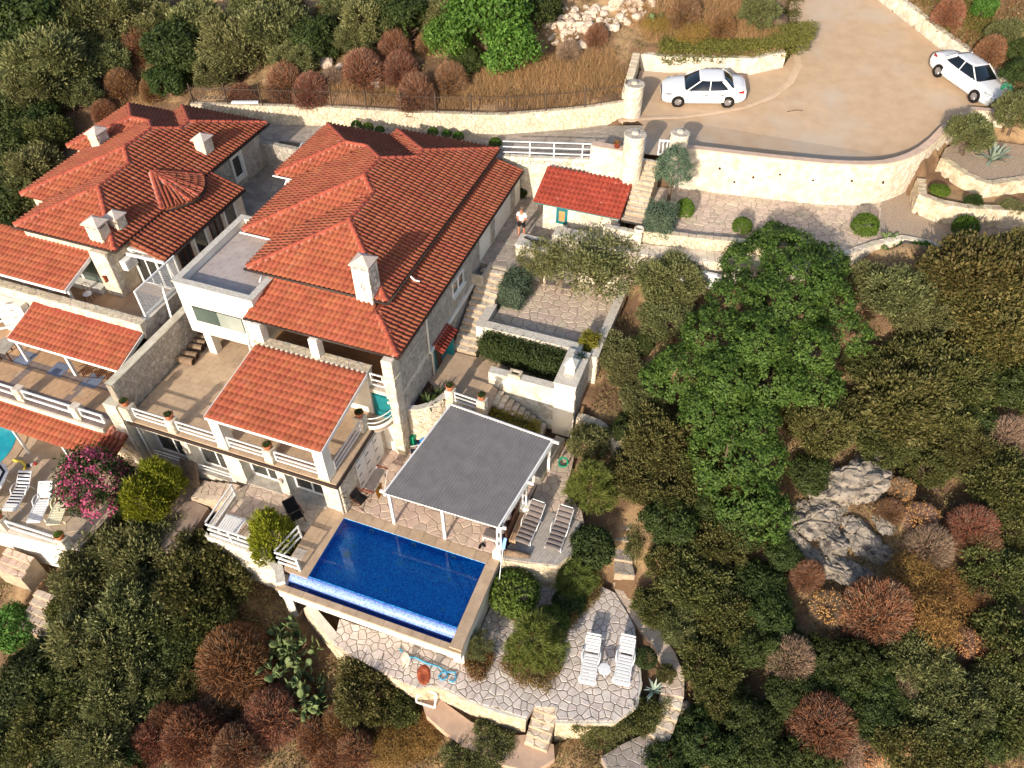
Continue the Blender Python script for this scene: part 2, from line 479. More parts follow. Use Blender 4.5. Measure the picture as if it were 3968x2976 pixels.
# ================================================================= ground, road, paths, floors
rng = random.Random(7)
BK = [(-60, -16), (-20, -9), (0, -6.2), (8, -4.4), (12, -3.1), (16, -1.8), (20, -.5), (25, 1.2), (30, 2.9), (35, 5.0), (40, 6.9), (46, 8.7), (55, 12.4), (70, 18.5), (100, 30), (240, 78)]
def zpath(x):
    return float(np.interp(x, [-40, -33, -28, -21, -16, -11, -7], [5.1, 5.2, 5.3, 5.55, 6.1, 6.75, 7.5]))
def zroad(x, y):
    return zpath(x) if x < -7 else 7.55 + 0.13 * max(0.0, y - 42.5)
def onroad(px, py):
    z = 7.6
    for _ in range(12):
        p = at(px, py, z); z = 0.5 * z + 0.5 * zroad(max(p.x, -6.9), p.y)
    return Vector((p.x, p.y, zroad(max(p.x, -6.9), p.y)))
ROAD = [(-6.7, 38.0), (-4.9, 38.3), (-3.4, 38.6), (0.4, 39.0), (3, 39.4), (5.1, 40.05), (6.65, 41.1), (7.75, 42.6), (8.8, 44.9), (10.0, 46.8), (11.7, 47.2), (11.9, 49.8),
        (10.2, 52.0), (8.2, 54.2), (7.1, 55.6), (4.6, 58.8), (2.6, 62), (0, 66), (-0.8, 60), (-0.65, 54.8), (-0.05, 51.3), (-0.4, 49.4), (-2.1, 48.1), (-7.2, 46.95), (-8.6, 46.8),
        (-8.2, 42.2), (-7.0, 41.2)]
PATHP = [(-7.0, 41.2), (-9.5, 41.3), (-10.6, 40.95), (-15, 39.75), (-21.5, 39.3), (-26, 38.6), (-30, 37.6), (-34.5, 36.6), (-34.5, 35.4), (-28.2, 35.5), (-28.1, 36.0), (-24.4, 36.3), (-20.5, 37.2), (-14.1, 36.95),
         (-12.6, 36.95), (-8.8, 36.95), (-7.2, 37.2), (-6.7, 38.0)]
HEDGE_T = [(-6.4, 34.6), (-5.2, 34.6), (-5.2, 33.45), (-2, 33.9), (1.5, 34.6), (4.5, 35.2), (6.3, 36.6), (7.6, 37.6), (9.8, 37.6), (10.9, 38.4), (13.5, 39.3), (15, 39.6), (15, 41), (10.2, 39.7), (9.1, 39.7), (8.0, 40.2), (7.8, 42.4),
           (6.5, 40.9), (5.1, 39.95), (3, 39.35), (0.4, 38.95), (-3.4, 38.5), (-4.9, 38.2), (-6.4, 37.8)]
PORCH = [(-12.75, 30.2), (-11.2, 30.2), (-9.2, 32.6), (-6.3, 33.2), (-6.3, 34.6), (-6.5, 36.95), (-14, 36.95), (-14, 30.2)]
OLIVE_T = [(-11.1, 26.9), (-5.4, 26.9), (-5.3, 32.2), (-9.4, 32.2), (-11.1, 31.2)]
SIDE_P = [(-12.75, 21.3), (-11.5, 22.35), (-9.35, 22.25), (-9.4, 23.9), (-9.9, 24.15), (-6.6, 24.3), (-6.5, 26.7), (-11.1, 26.7), (-11.1, 25.6), (-12.75, 25.6)]
GAP = [(-28.6, 26.9), (-21.5, 26.9), (-21.5, 30.3), (-23, 30.3), (-23, 36.2), (-25.2, 36.2), (-25.2, 34.6), (-28.6, 34.6)]
POOL_T = [(-13.75, 16.46), (-6.5, 16.46), (-6.2, 21.2), (-6.3, 22.0), (-11.2, 22.15), (-12.3, 20.8), (-13.75, 20.4)]
WEST_T = [(-18.95, 13.1), (-16.4, 13.1), (-15.2, 14.7), (-14.95, 14.7), (-14.95, 16.2), (-18.75, 16.2), (-19.2, 15.4)]
LOWER_T = [(-12.0, 11.2), (-10.2, 10.9), (-9.0, 10.75), (-7.9, 10.7), (-7.2, 11.1), (-5.66, 10.97), (-3.4, 11.1), (-3.28, 11.6), (-2.5, 11.85), (-2.28, 11.4), (-1.25, 11.75), (-.15, 12.15), (.48, 13.05), (.4, 13.95), (.1, 14.85),
           (-.37, 16.3), (-1.55, 17.5), (-2.2, 17.6), (-4.8, 16.7), (-6.4, 16.2), (-6.5, 12.4), (-12.3, 12.3)]
LPOOL = [(-36, 10.2), (-28.7, 10.9), (-28.5, 10.55), (-24.5, 11.0), (-24.4, 12.2), (-24.6, 16.0), (-36, 16.0)]
Z_HEDGE, Z_PORCH, Z_OLIVE, Z_SIDE, Z_GAP, Z_TERR, Z_VER, Z_LOW, Z_LP, Z_LPATIO, Z_LVER = 5.7, 4.2, 2.8, 2.0, 4.2, 2.5, 4.2, -1.8, -.9, 2.2, 4.0
PADS = [(HEDGE_T, lambda x, y: Z_HEDGE), (PORCH, lambda x, y: Z_PORCH), (OLIVE_T, lambda x, y: Z_OLIVE), (SIDE_P, lambda x, y: Z_SIDE), (GAP, lambda x, y: Z_GAP), (POOL_T, lambda x, y: 0.0), (WEST_T, lambda x, y: 0.0),
        (ROAD, zroad), (PATHP, zroad), (LOWER_T, lambda x, y: Z_LOW), (LPOOL, lambda x, y: Z_LP), ([(-15, 11.2), (-6, 11.2), (-6, 16), (-15, 16)], lambda x, y: -2.2), ([(-29, 5), (-20, 5), (-20, 11), (-29, 11)], lambda x, y: -2.5),
        ([(-13.8, 16), (-24, 16), (-24, 23), (-13.8, 23)], lambda x, y: -.6), ([(-12.8, 20.2), (-12.8, 33), (-22, 33), (-22, 20.2)], lambda x, y: 0), ([(-12.75, 25.3), (-11.1, 25.3), (-11.1, 30.4), (-12.75, 30.4)], lambda x, y: 1.9), ([(-9.6, 21.8), (-5.4, 21.8), (-5.4, 24.3), (-9.6, 24.3)], lambda x, y: -.1),
        ([(-6.6, 16), (-3.6, 16.6), (-3.4, 19.6), (-6.3, 22.4)], lambda x, y: -.2), ([(-5.3, 33), (-6.5, 33), (-6.5, 38), (-5, 38)], lambda x, y: 5.6), ([(8.9, 43.6), (10.0, 42.3), (11.2, 41.6), (13.6, 43.1), (17, 43.9), (17, 47), (12, 46.8), (10.2, 46.4), (9.2, 45)], lambda x, y: 7.2), ([(8.0, 40.3), (17, 40.6), (17, 43.9), (13.6, 43.1), (11.2, 41.6), (9, 43.3), (8, 42)], lambda x, y: 6.75), ([(-3.5, 10), (-7.5, 9.5), (-8, 12), (-2, 12)], lambda x, y: -3.6)]
def segd(p, a, b):
    dx, dy = b[0] - a[0], b[1] - a[1]; t = max(0.0, min(1.0, ((p[0] - a[0]) * dx + (p[1] - a[1]) * dy) / (dx * dx + dy * dy)))
    return math.hypot(p[0] - a[0] - dx * t, p[1] - a[1] - dy * t)
def base_z(x, y):
    z = float(np.interp(y, [k[0] for k in BK], [k[1] for k in BK]))
    z += 0.22 * math.sin(x * .9 + y * .7) * math.sin(y * .8 - x * .4) + 0.35 * math.sin(x * .31 + 1.3) * math.sin(y * .27)
    if x < -26: z -= min(1.5, (-26 - x) * .12)
    if y > 43 and x > -14:
        e = min(segd((x, y), ROAD[i], ROAD[i - 1]) for i in range(len(ROAD))); c = zroad(max(x, -6.9), y) + .8 + .24 * e + .1 * math.sin(x * 1.7) * math.sin(y * 1.3)
        z += (min(z, c) - z) * min(1.0, (y - 43) / 3)
    return z
from functools import lru_cache
PBOX = [(min(p[0] for p in P) - .5, max(p[0] for p in P) + .9, min(p[1] for p in P) - .5, max(p[1] for p in P) + .9) for P, f in PADS]
def TZ(x, y):
    z = base_z(x, y)
    for (P, f), q in zip(PADS, PBOX):
        if q[0] < x < q[1] and q[2] < y < q[3]:
            mg = .85 if P is ROAD and x > 2 and y > 46 else .42
            for dx, dy in ((0, 0), (mg, 0), (-mg, 0), (0, mg), (0, -mg)):
                if inside((x + dx, y + dy), P): z = min(z, f(x + dx, y + dy) - 0.24); break
    return z
def hit(px, py):
    """where a sight line meets the natural ground"""
    d = ray(px, py); t = 12.0
    while t < 140:
        p = d * t
        if CAM_H + p[2] <= base_z(p[0], p[1]): break
        t += 0.25
    return Vector((p[0], p[1], base_z(p[0], p[1])))
xs = np.concatenate([np.linspace(-170, -54, 16), np.arange(-50, 26, .45), np.linspace(30, 150, 16)])
ys = np.concatenate([np.linspace(-60, 2, 12), np.arange(4, 68, .45), np.linspace(72, 230, 20)])
V = np.array([(x, y, TZ(x, y)) for y in ys for x in xs]); nx = len(xs)
idx = np.arange(len(V)).reshape(len(ys), nx)
F = np.stack([idx[:-1, :-1], idx[:-1, 1:], idx[1:, 1:], idx[1:, :-1]], -1).reshape(-1, 4)
M['ground'] = mat('hill_soil', (124, 98, 74), (96, 74, 56), 0.55, 1.0, 1.0, 9, col3=(160, 132, 98), scale3=0.35, t3=(0.48, 0.6), detail=8)
ground = link('ground', npmesh('ground', V, F, M['ground'], True), kind='structure')

# road: one concrete sheet on its slope
def sheet(name, poly, zf, m, thick=0.25, step=None, **kw):
    """flat or gently sloped slab over poly, with sides going down"""
    b = MB(); n = len(poly)
    bm = [(p[0], p[1], zf(*p)) for p in poly]
    import mathutils
    tris = mathutils.geometry.tessellate_polygon([[Vector(p) for p in bm]])
    b.add(bm, [t if area([poly[i] for i in t]) > 0 else t[::-1] for t in tris])
    v = bm + [(p[0], p[1], p[2] - thick) for p in bm]
    b.add(v, [(i, n + i, n + (i + 1) % n, (i + 1) % n) for i in range(n)])
    return b.build(name, m, kind='structure', **kw)
M['concrete'] = mat('road_concrete', (184, 158, 130), (173, 147, 120), 1.3, 0.85, 0.4, 45, col3=(180, 166, 150), scale3=0.22, t3=(0.5, 0.75), detail=12)
# fine grid for the road so that the slope bends smoothly
cells = []
gx = np.arange(-9, 13, .8); gy = np.arange(36.8, 67, .8)
b = MB()
for i in gx:
    for j in gy:
        q = [(i, j), (i + .8, j), (i + .8, j + .8), (i, j + .8)]
        if all(inside(p, ROAD) for p in q): b.add([(p[0], p[1], zroad(max(p[0], -6.99), p[1])) for p in q], [(0, 1, 2, 3)])
        else:
            r = list(ROAD)
            for (a1, a2, c) in ((1, 0, i + .8), (-1, 0, -i), (0, 1, j + .8), (0, -1, -j)):
                r = poly_clip(r, a1, a2, c)
                if len(r) < 3: break
            if len(r) >= 3: b.add([(p[0], p[1], zroad(max(p[0], -6.99), p[1])) for p in r], [tuple(range(len(r)))])
road = b.build('road', M['concrete'], kind='structure')
# a pale poured strip that curves through the yard
cv = [onroad(*p) for p in ((2395, 468), (2500, 458), (2640, 452), (2760, 438), (2880, 415), (2990, 375), (3060, 320), (3095, 255), (3085, 180), (3072, 90), (3070, 0))]
M['kerb_strip'] = mat('pale_concrete_strip', (198, 172, 146), (184, 158, 132), 2.0, 0.85, 0.3, 30)
rows = []
for i, p in enumerate(cv):
    d = (cv[min(i + 1, len(cv) - 1)] - cv[max(i - 1, 0)]).normalized(); n_ = Vector((-d.y, d.x, 0)) * .22
    rows.append([p + n_ + Vector((0, 0, .004)), p + n_ * .6 + Vector((0, 0, .03)), p - n_ * .6 + Vector((0, 0, .03)), p - n_ + Vector((0, 0, .004))])
strip = MB().grid(rows).build('kerb_strip', M['kerb_strip'], road, True)
path = sheet('back_path', PATHP, zroad, M['mortar_dark'])
pz = voro(PATHP, .55, .5, .03, rng, .9)
emit('paving_stone', [slab(p, .015, (lambda u, v, h: (u, v, zroad(min(u, -7.01), v) + h)), rng) for p in pz], M['paving_grey'], path, 300)

def floor(name, poly, z, jm):
    return sheet(name, poly, lambda x, y: z, jm, .3)
f_pool = floor('pool_terrace_floor', POOL_T, 0.0, M['joint_pale'])
pave('paving_stone', POOL_T, 0.0, .46, M['paving_pink'], f_pool, rng)
f_west = floor('west_terrace_floor', WEST_T, 0.0, M['joint_pale'])
pave('paving_stone', WEST_T, 0.0, .46, M['paving'], f_west, rng)
f_low = floor('lower_terrace_floor', LOWER_T, Z_LOW, M['joint'])
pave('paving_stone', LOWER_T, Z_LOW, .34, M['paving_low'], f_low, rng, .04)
f_olive = floor('olive_terrace_floor', OLIVE_T, Z_OLIVE, M['joint'])
pave('paving_stone', OLIVE_T, Z_OLIVE, .48, M['paving'], f_olive, rng, .045)
f_hedge = floor('upper_terrace_floor', HEDGE_T, Z_HEDGE, M['joint'])
pave('paving_stone', [p for p in HEDGE_T if p[0] < 7.0], Z_HEDGE, .46, M['paving'], f_hedge, rng, .04)
f_porch = floor('porch_floor', PORCH, Z_PORCH, M['mortar_dark'])
pave('paving_stone', PORCH, Z_PORCH, .55, M['paving_grey'], f_porch, rng, .03)
f_gap = floor('alley_floor', GAP, Z_GAP, M['mortar_dark'])
pave('paving_stone', GAP, Z_GAP, .6, M['paving_grey'], f_gap, rng, .03)
M['gravel'] = mat('gravel', (186, 168, 148), (150, 130, 112), 14.0, 1.0, 1.0, 40, detail=2)
GRAV = [(7.0, 37.3), (7.6, 37.6), (9.8, 37.6), (10.9, 38.4), (13.5, 39.3), (15, 39.6), (15, 41), (10.2, 39.7), (9.1, 39.7), (8.0, 40.2), (7.8, 42.3), (6.4, 40.7)]
g = sheet('gravel_path', GRAV, lambda x, y: Z_HEDGE + .02, M['gravel'], .2)

def tiles(name, x0, x1, y0, y1, z, tx, ty, m, parent, gap=.012, h=.012, poly=None, stag=True, zone=None):
    """rectangular floor tiles in running bond, clipped to poly"""
    out = []; j = 0; y = y0
    while y < y1 - 1e-3:
        x = x0 - (tx * .5 if (j % 2 and stag) else 0)
        while x < x1 - 1e-3:
            a, b_, c, d = max(x, x0) + gap / 2, min(x + tx, x1) - gap / 2, y + gap / 2, min(y + ty, y1) - gap / 2
            if b_ - a > .04 and d - c > .04:
                q = [(a, c), (b_, c), (b_, d), (a, d)]
                if poly is None or all(inside(p, poly) for p in q): pass
                else:
                    r = list(poly)
                    for (a1, a2, cc) in ((1, 0, b_), (-1, 0, -a), (0, 1, d), (0, -1, -c)):
                        r = poly_clip(r, a1, a2, cc)
                        if len(r) < 3: break
                    q = r
                if len(q) >= 3 and (zone is None or zone((a + b_) / 2, (c + d) / 2)): out.append(slab(q, h, flat(z), rng, .004, .0008))
            x += tx
        y += ty; j += 1
    emit(name, out, m, parent)
f_side = floor('side_patio_floor', SIDE_P, Z_SIDE, M['joint'])
tiles('floor_tile', -13, -6, 21, 27, Z_SIDE, .6, .3, M['floor_tile'], f_side, poly=SIDE_P)

# stairs: each step a solid block
def steps(name, label, n, top, bot, x0, x1, axis, m, nose=M['stone_pale'], zb=None):
    """flight between two levels; axis 'y': runs in y between top[0] and bot[0], x0..x1 the width; 'x' likewise"""
    (a0, z0), (a1, z1) = top, bot
    loc = ((x0 + x1) / 2, (a0 + a1) / 2, z1) if axis == 'y' else ((a0 + a1) / 2, (x0 + x1) / 2, z1)
    t = thing(name, label, 'stairs', loc)
    for k in range(n):
        q0, q1 = a0 + (a1 - a0) * k / n, a0 + (a1 - a0) * (k + 1) / n
        z = z0 + (z1 - z0) * (k + 1) / (n + 1)
        lo, hi = min(q0, q1), max(q0, q1)
        fl = (zb if zb is not None else z1 - .3)
        s_ = MB()
        if axis == 'y': s_.cbox(x0, x1, lo, hi, fl, z, .012)
        else: s_.cbox(lo, hi, x0, x1, fl, z, .012)
        s_.build('step', m, t)
        # a tread of a few broken slabs, a riser faced with stones
        reg = [(x0 + .02, lo + .02), (x1 - .02, lo + .02), (x1 - .02, hi - .0), (x0 + .02, hi)] if axis == 'y' else [(lo, x0 + .02), (hi, x0 + .02), (hi, x1 - .02), (lo, x1 - .02)]
        emit('paving_stone', [slab(p, .018, flat(z), rng) for p in voro(reg, .42, .4, .03, rng, .7)], nose, t)
    return t
M['step'] = mat('step_stone', (180, 160, 138), (156, 138, 118), 4.0, 0.9, 0.5, 20)
steps('stone_stairs', 'long stone stairs running down beside the shaded side wall of the big house', 13, (30.1, Z_PORCH), (25.7, Z_SIDE), -12.55, -11.25, 'y', M['step'])
steps('stone_stairs', 'stone stairs from the white gate down past the clipped blue juniper', 11, (37.9, 7.55), (34.9, Z_HEDGE), -6.35, -5.25, 'y', M['step'])
steps('stone_stairs', 'short shaded stone stairs under the front wall of the small tiled hut', 8, (-6.35, Z_HEDGE), (-8.9, Z_PORCH), 33.25, 34.2, 'x', M['step'])
steps('stone_stairs', 'stone stairs descending between the outdoor fireplace wall and the yellow-green hedge', 9, (-9.4, Z_SIDE), (-6.9, .15), 23.0, 24.05, 'x', M['step'])
# ================================================================= roofs
TW, TL = 0.25, 0.37
TILE_P = [(0, .004), (.07, .0), (.09, .05), (.13, .098), (.19, .098), (.23, .05), (.25, .004)]
def tile_mesh(name, m, tw=TW, tl=TL):
    k = tw / .25
    v = []; n = len(TILE_P)
    for (vv, dh) in ((-.03, .045), (tl + .01, .0)):
        v += [(u * k, vv, h + dh) for u, h in TILE_P]
    v += [(u * k, -.03, h + .045 - .04) for u, h in TILE_P]
    f = [(i, i + 1, n + i + 1, n + i) for i in range(n - 1)] + [(2 * n + i, 2 * n + i + 1, i + 1, i) for i in range(n - 1)]
    me = rawmesh(name, v, f, m)
    for p in me.polygons:
        if p.index < n - 1: p.use_smooth = True
    return me, np.array(v), f
def tile_roof(roof, planes, m, rng, limit=300, tw=TW, tl=TL, name='roof_tile'):
    """planes: dicts P (eave start, 3d), d (along eave), n (plan, up the slope), L, s (slope), rows, lo/hi (columns range), ok(x,y)->bool"""
    me, tv, tf = tile_mesh(name, m, tw, tl)
    o = org(roof); put = []
    for pl in planes:
        P = Vector(pl['P']); d = Vector((*pl['d'], 0)); n_ = Vector((*pl['n'], 0)); s = pl['s']
        up = (n_ + Vector((0, 0, s))).normalized(); N = (Vector((0, 0, 1)) - n_ * s).normalized()
        if d.cross(up).dot(N) < 0:       # keep the frame right handed
            P = P + d * pl['L']; d = -d
        cosv = 1 / math.sqrt(1 + s * s)
        c0, c1 = int(math.floor(pl.get('lo', 0) / tw)), int(math.ceil(pl.get('hi', pl['L']) / tw))
        tw2 = tw
        if 'lo' not in pl:
            c1 = max(1, round(pl['L'] / tw)); tw2 = pl['L'] / c1
        for r in range(pl['rows']):
            for c in range(c0, c1):
                q = P + d * ((c + .5) * tw2) + n_ * ((r + .5) * tl * cosv)
                if 'ok' in pl and not pl['ok'](q.x, q.y): continue
                base = P + d * (c * tw2) + up * (r * tl) + N * rng.uniform(0, .008)
                a = rng.uniform(-.012, .012)
                d2 = (d + up * a) * (tw2 / tw); u2 = (up - d * a)
                put.append((camdist(base), base, d2, u2, N))
    put.sort(key=lambda t: t[0])
    for _, b_, d2, u2, N in put[:limit]:
        ob = bpy.data.objects.new(name, me); COL.objects.link(ob); ob.parent = roof; ORG[ob.name] = o
        ob.matrix_local = Matrix(((d2.x, u2.x, N.x, b_.x - o.x), (d2.y, u2.y, N.y, b_.y - o.y), (d2.z, u2.z, N.z, b_.z - o.z), (0, 0, 0, 1)))
    rest = put[limit:]
    if rest:
        k = len(tv); Vs = []; Fs = []
        for i, (_, b_, d2, u2, N) in enumerate(rest):
            Vs.append(tv @ np.array([d2, u2, N]) + np.array(b_ - o)); Fs.append(np.array(tf) + i * k)
        link(name + '_remainder', npmesh(name, np.concatenate(Vs), np.concatenate(Fs), m), roof, kind='stuff')
def ridge(roof, pts, zf, m, mm, rng, r=.125, name='ridge_tile'):
    """half-round caps along a polyline, bedded in a band of mortar"""
    cap = MB(); n = 7
    for (rr, y) in ((r * 1.12, 0), (r, .06), (r * .9, .42)):
        for k in range(n):
            t = math.pi * k / (n - 1); cap.v.append((rr * math.cos(t), y, rr * math.sin(t) * .85))
    for j in range(2):
        for k in range(n - 1): cap.f.append((j * n + k, (j + 1) * n + k, (j + 1) * n + k + 1, j * n + k + 1))
    cap.f.append(tuple(range(n)))
    me = rawmesh(name, cap.v, cap.f, m, True); o = org(roof)
    bed = MB()
    for a, b in zip(pts[:-1], pts[1:]):
        A = Vector((a[0], a[1], zf(*a))); B = Vector((b[0], b[1], zf(*b)))
        if B.z < A.z - 1e-3: A, B = B, A
        d = (B - A); L = d.length; d.normalize(); sx = d.cross(Vector((0, 0, 1))).normalized(); up = sx.cross(d)
        k = max(1, round(L / .38))
        for i in range(k):
            p = A + d * (L * i / k) + up * (.05 + rng.uniform(-.008, .008)) - o
            ob = link(name, me, roof)
            ob.matrix_local = Matrix(((sx.x, d.x, up.x, p.x), (sx.y, d.y, up.y, p.y), (sx.z, d.z, up.z, p.z), (0, 0, 0, 1)))
        m2 = max(2, int(L / .12)); rows = []
        for i in range(m2 + 1):
            c = A + d * (L * i / m2); w = .17 + rng.uniform(0, .06); w2 = .17 + rng.uniform(0, .06)
            rows.append([c - sx * w - up * (.02 + .30 * w * .3), c - sx * .1 + up * .07, c + sx * .1 + up * .07, c + sx * w2 - up * (.02 + .30 * w2 * .3)])
        bed.grid(rows)
    bed.build('ridge_mortar', mm, roof, True)
class Plan:
    """hip roof over a right-angled plan: every eave at one level, one slope"""
    def __init__(s, pts, z, slope):
        s.p = pts; s.z = z; s.s = slope; s.e = []
        n = len(pts)
        for i in range(n):
            a, b = pts[i], pts[(i + 1) % n]
            L = math.hypot(b[0] - a[0], b[1] - a[1]); d = ((b[0] - a[0]) / L, (b[1] - a[1]) / L)
            s.e.append((a, d, (-d[1], d[0]), L))
    def act(s, x, y):
        if not inside((x, y), s.p): return -1, 0.0
        best = (1e9, -1)
        for i, (a, d, n, L) in enumerate(s.e):
            u = (x - a[0]) * d[0] + (y - a[1]) * d[1]; v = (x - a[0]) * n[0] + (y - a[1]) * n[1]
            if v < 0: continue
            ex = max(0, -u, u - L)
            dd = max(v, ex)
            if dd < best[0] - 1e-6 or (abs(dd - best[0]) < 1e-6 and v >= ex): best = (dd, i if v >= ex - 1e-6 else best[1])
        return best[1], best[0]
    def h(s, x, y):
        i, d = s.act(x, y); return s.z + s.s * d
    def planes(s, maxd):
        out = []
        for i, (a, d, n, L) in enumerate(s.e):
            out.append(dict(P=(a[0], a[1], s.z), d=d, n=n, L=L, s=s.s, rows=int(maxd / (TL / math.sqrt(1 + s.s ** 2))) + 1, lo=-4.0, hi=L + 4.0,
                            ok=(lambda x, y, i=i: s.act(x, y)[0] == i)))
        return out
    def shell(s, name, m, parent, step=.16):
        xs = [p[0] for p in s.p]; ys = [p[1] for p in s.p]
        gx = np.unique(np.concatenate([np.arange(min(xs), max(xs) + step, step), xs]).clip(min(xs), max(xs)).round(4)); gy = np.unique(np.concatenate([np.arange(min(ys), max(ys) + step, step), ys]).clip(min(ys), max(ys)).round(4))
        b = MB(); ix = {}
        def vid(x, y):
            k = (round(x, 4), round(y, 4))
            if k not in ix:
                cx, cy = x, y
                best = 1e9
                for (a, d, n, L) in s.e:
                    u = (x - a[0]) * d[0] + (y - a[1]) * d[1]; v = (x - a[0]) * n[0] + (y - a[1]) * n[1]
                    if v < -1e-3: continue
                    best = min(best, max(v, -u, u - L, 0))
                ix[k] = len(b.v); b.v.append((x, y, s.z + s.s * best - .012))
            return ix[k]
        for i in range(len(gx) - 1):
            for j in range(len(gy) - 1):
                if inside(((gx[i] + gx[i + 1]) / 2, (gy[j] + gy[j + 1]) / 2), s.p):
                    b.f.append((vid(gx[i], gy[j]), vid(gx[i + 1], gy[j]), vid(gx[i + 1], gy[j + 1]), vid(gx[i], gy[j + 1])))
        import mathutils
        o2 = MB().prism(s.p, s.z - .10, s.z - .02) if False else None
        tris = mathutils.geometry.tessellate_polygon([[Vector((*p, 0)) for p in s.p]])
        n0 = len(b.v); b.v += [(p[0], p[1], s.z - .06) for p in s.p]; b.f += [tuple(n0 + k for k in t) for t in tris]
        return b.build(name, m, parent)
def gutter(name, pts, m, parent, r=.06):
    b = MB().tube(pts, r, 6); return b.build(name, m, parent, True)
def rect_roof(parent, name, x0, x1, ylo, zlo, yhi, zhi, m, rng, limit=300, thick=.09, under=None, fascia=True):
    """lean-to of tiles rising towards +Y, with a board round its rim"""
    s = (zhi - zlo) / (yhi - ylo)
    r = MB().prism([(x0, ylo), (x1, ylo), (x1, yhi), (x0, yhi)], [zlo - thick, zlo - thick, zhi - thick, zhi - thick], [zlo - .008, zlo - .008, zhi - .008, zhi - .008]).build(name, under or M['terracotta'], parent)
    rows = max(1, round((yhi - ylo) * math.sqrt(1 + s * s) / TL)); tl = (yhi - ylo) * math.sqrt(1 + s * s) / rows
    tile_roof(r, [dict(P=(x0, ylo, zlo), d=(1, 0), n=(0, 1), L=x1 - x0, s=s, rows=rows)], m, rng, limit, tl=tl)
    if fascia:
        b = MB()
        b.prism([(x0 - .035, ylo), (x0 - .003, ylo), (x0 - .003, yhi), (x0 - .035, yhi)], [zlo - .16, zlo - .16, zhi - .16, zhi - .16], [zlo + .035, zlo + .035, zhi + .035, zhi + .035])
        b.prism([(x1 + .003, ylo), (x1 + .035, ylo), (x1 + .035, yhi), (x1 + .003, yhi)], [zlo - .16, zlo - .16, zhi - .16, zhi - .16], [zlo + .035, zlo + .035, zhi + .035, zhi + .035])
        b.box(x0, x1, ylo - .002, ylo + .03, zlo - .17, zlo - .012)
        b.build('barge_board', M['white_paint'], r)
    return r

# ================================================================= openings
def window(parent, c, w, h, n, leaves=2, m_frame=None, m_glass=None, fr=.06, deep=.06, curtain=False, name='window'):
    """framed window: c = centre on the wall plane, n plan normal outwards"""
    m_frame = m_frame or M['white_paint']; m_glass = m_glass or M['glass']
    c = Vector(c); N = Vector((n[0], n[1], 0)); A = Vector((-n[1], n[0], 0)); Z = Vector((0, 0, 1))
    b = MB()
    for sgn in (-1, 1):
        b.obox(c + A * sgn * (w / 2 - fr / 2), A, Z, N, fr / 2, h / 2, deep / 2)
        b.obox(c + Z * sgn * (h / 2 - fr / 2), A, Z, N, w / 2 - fr, fr / 2, deep / 2 - .002)
    win = b.build(name, m_frame, parent)
    lw = (w - 2 * fr) / leaves
    for k in range(leaves):
        cc = c + A * (-w / 2 + fr + lw * (k + .5)) + N * (.012 if k % 2 else -.012)
        s_ = MB()
        for sgn in (-1, 1):
            s_.obox(cc + A * sgn * (lw / 2 - .025), A, Z, N, .025, h / 2 - fr, .02)
            s_.obox(cc + Z * sgn * (h / 2 - fr - .025), A, Z, N, lw / 2 - .05, .025, .018)
        s_.build('sash', m_frame, win)
        MB().obox(cc - N * .005, A, Z, N, lw / 2 - .05, h / 2 - fr - .05, .004).build('pane', m_glass, win)
        if curtain:
            MB().obox(cc - N * .06 + A * lw * .12, A, Z, N, lw * .16, h / 2 - fr - .05, .006).build('curtain', M['curtain'], win)
    return win
def rail(parent, p0, p1, z0, zs, m=None, t=.05, posts=True, name='railing', hgt=None):
    """bars at heights zs between p0 and p1 (plan points)"""
    b = MB(); m = m or M['white_paint']
    for z in zs: b.beam((p0[0], p0[1], z0 + z), (p1[0], p1[1], z0 + z), t, t)
    if posts:
        for p in (p0, p1):
            b.box(p[0] - t / 2 - .004, p[0] + t / 2 + .004, p[1] - t / 2 - .004, p[1] + t / 2 + .004, z0 + (min(zs) if posts == 'short' else 0), z0 + max(zs) + t / 2 + .004)
    return b.build(name, m, parent)
def pillar(parent, x, y, w, z0, z1, m, stones=None, name='pillar', rng=rng, h=.012, dx=None):
    d = dx or w
    p = MB().cbox(x - w / 2, x + w / 2, y - d / 2, y + d / 2, z0, z1, .02).build(name, m, parent)
    if stones:
        out = []
        for (a, b_, n) in (((x - w / 2, y - d / 2), (x + w / 2, y - d / 2), (0, -1)), ((x + w / 2, y - d / 2), (x + w / 2, y + d / 2), (1, 0))):
            out += stonewall(None, a, b_, n, z0 + .02, z1 - .02, .26, .17, stones, rng, .014, h)
        emit('stone', out, stones, p, 60)
    return p
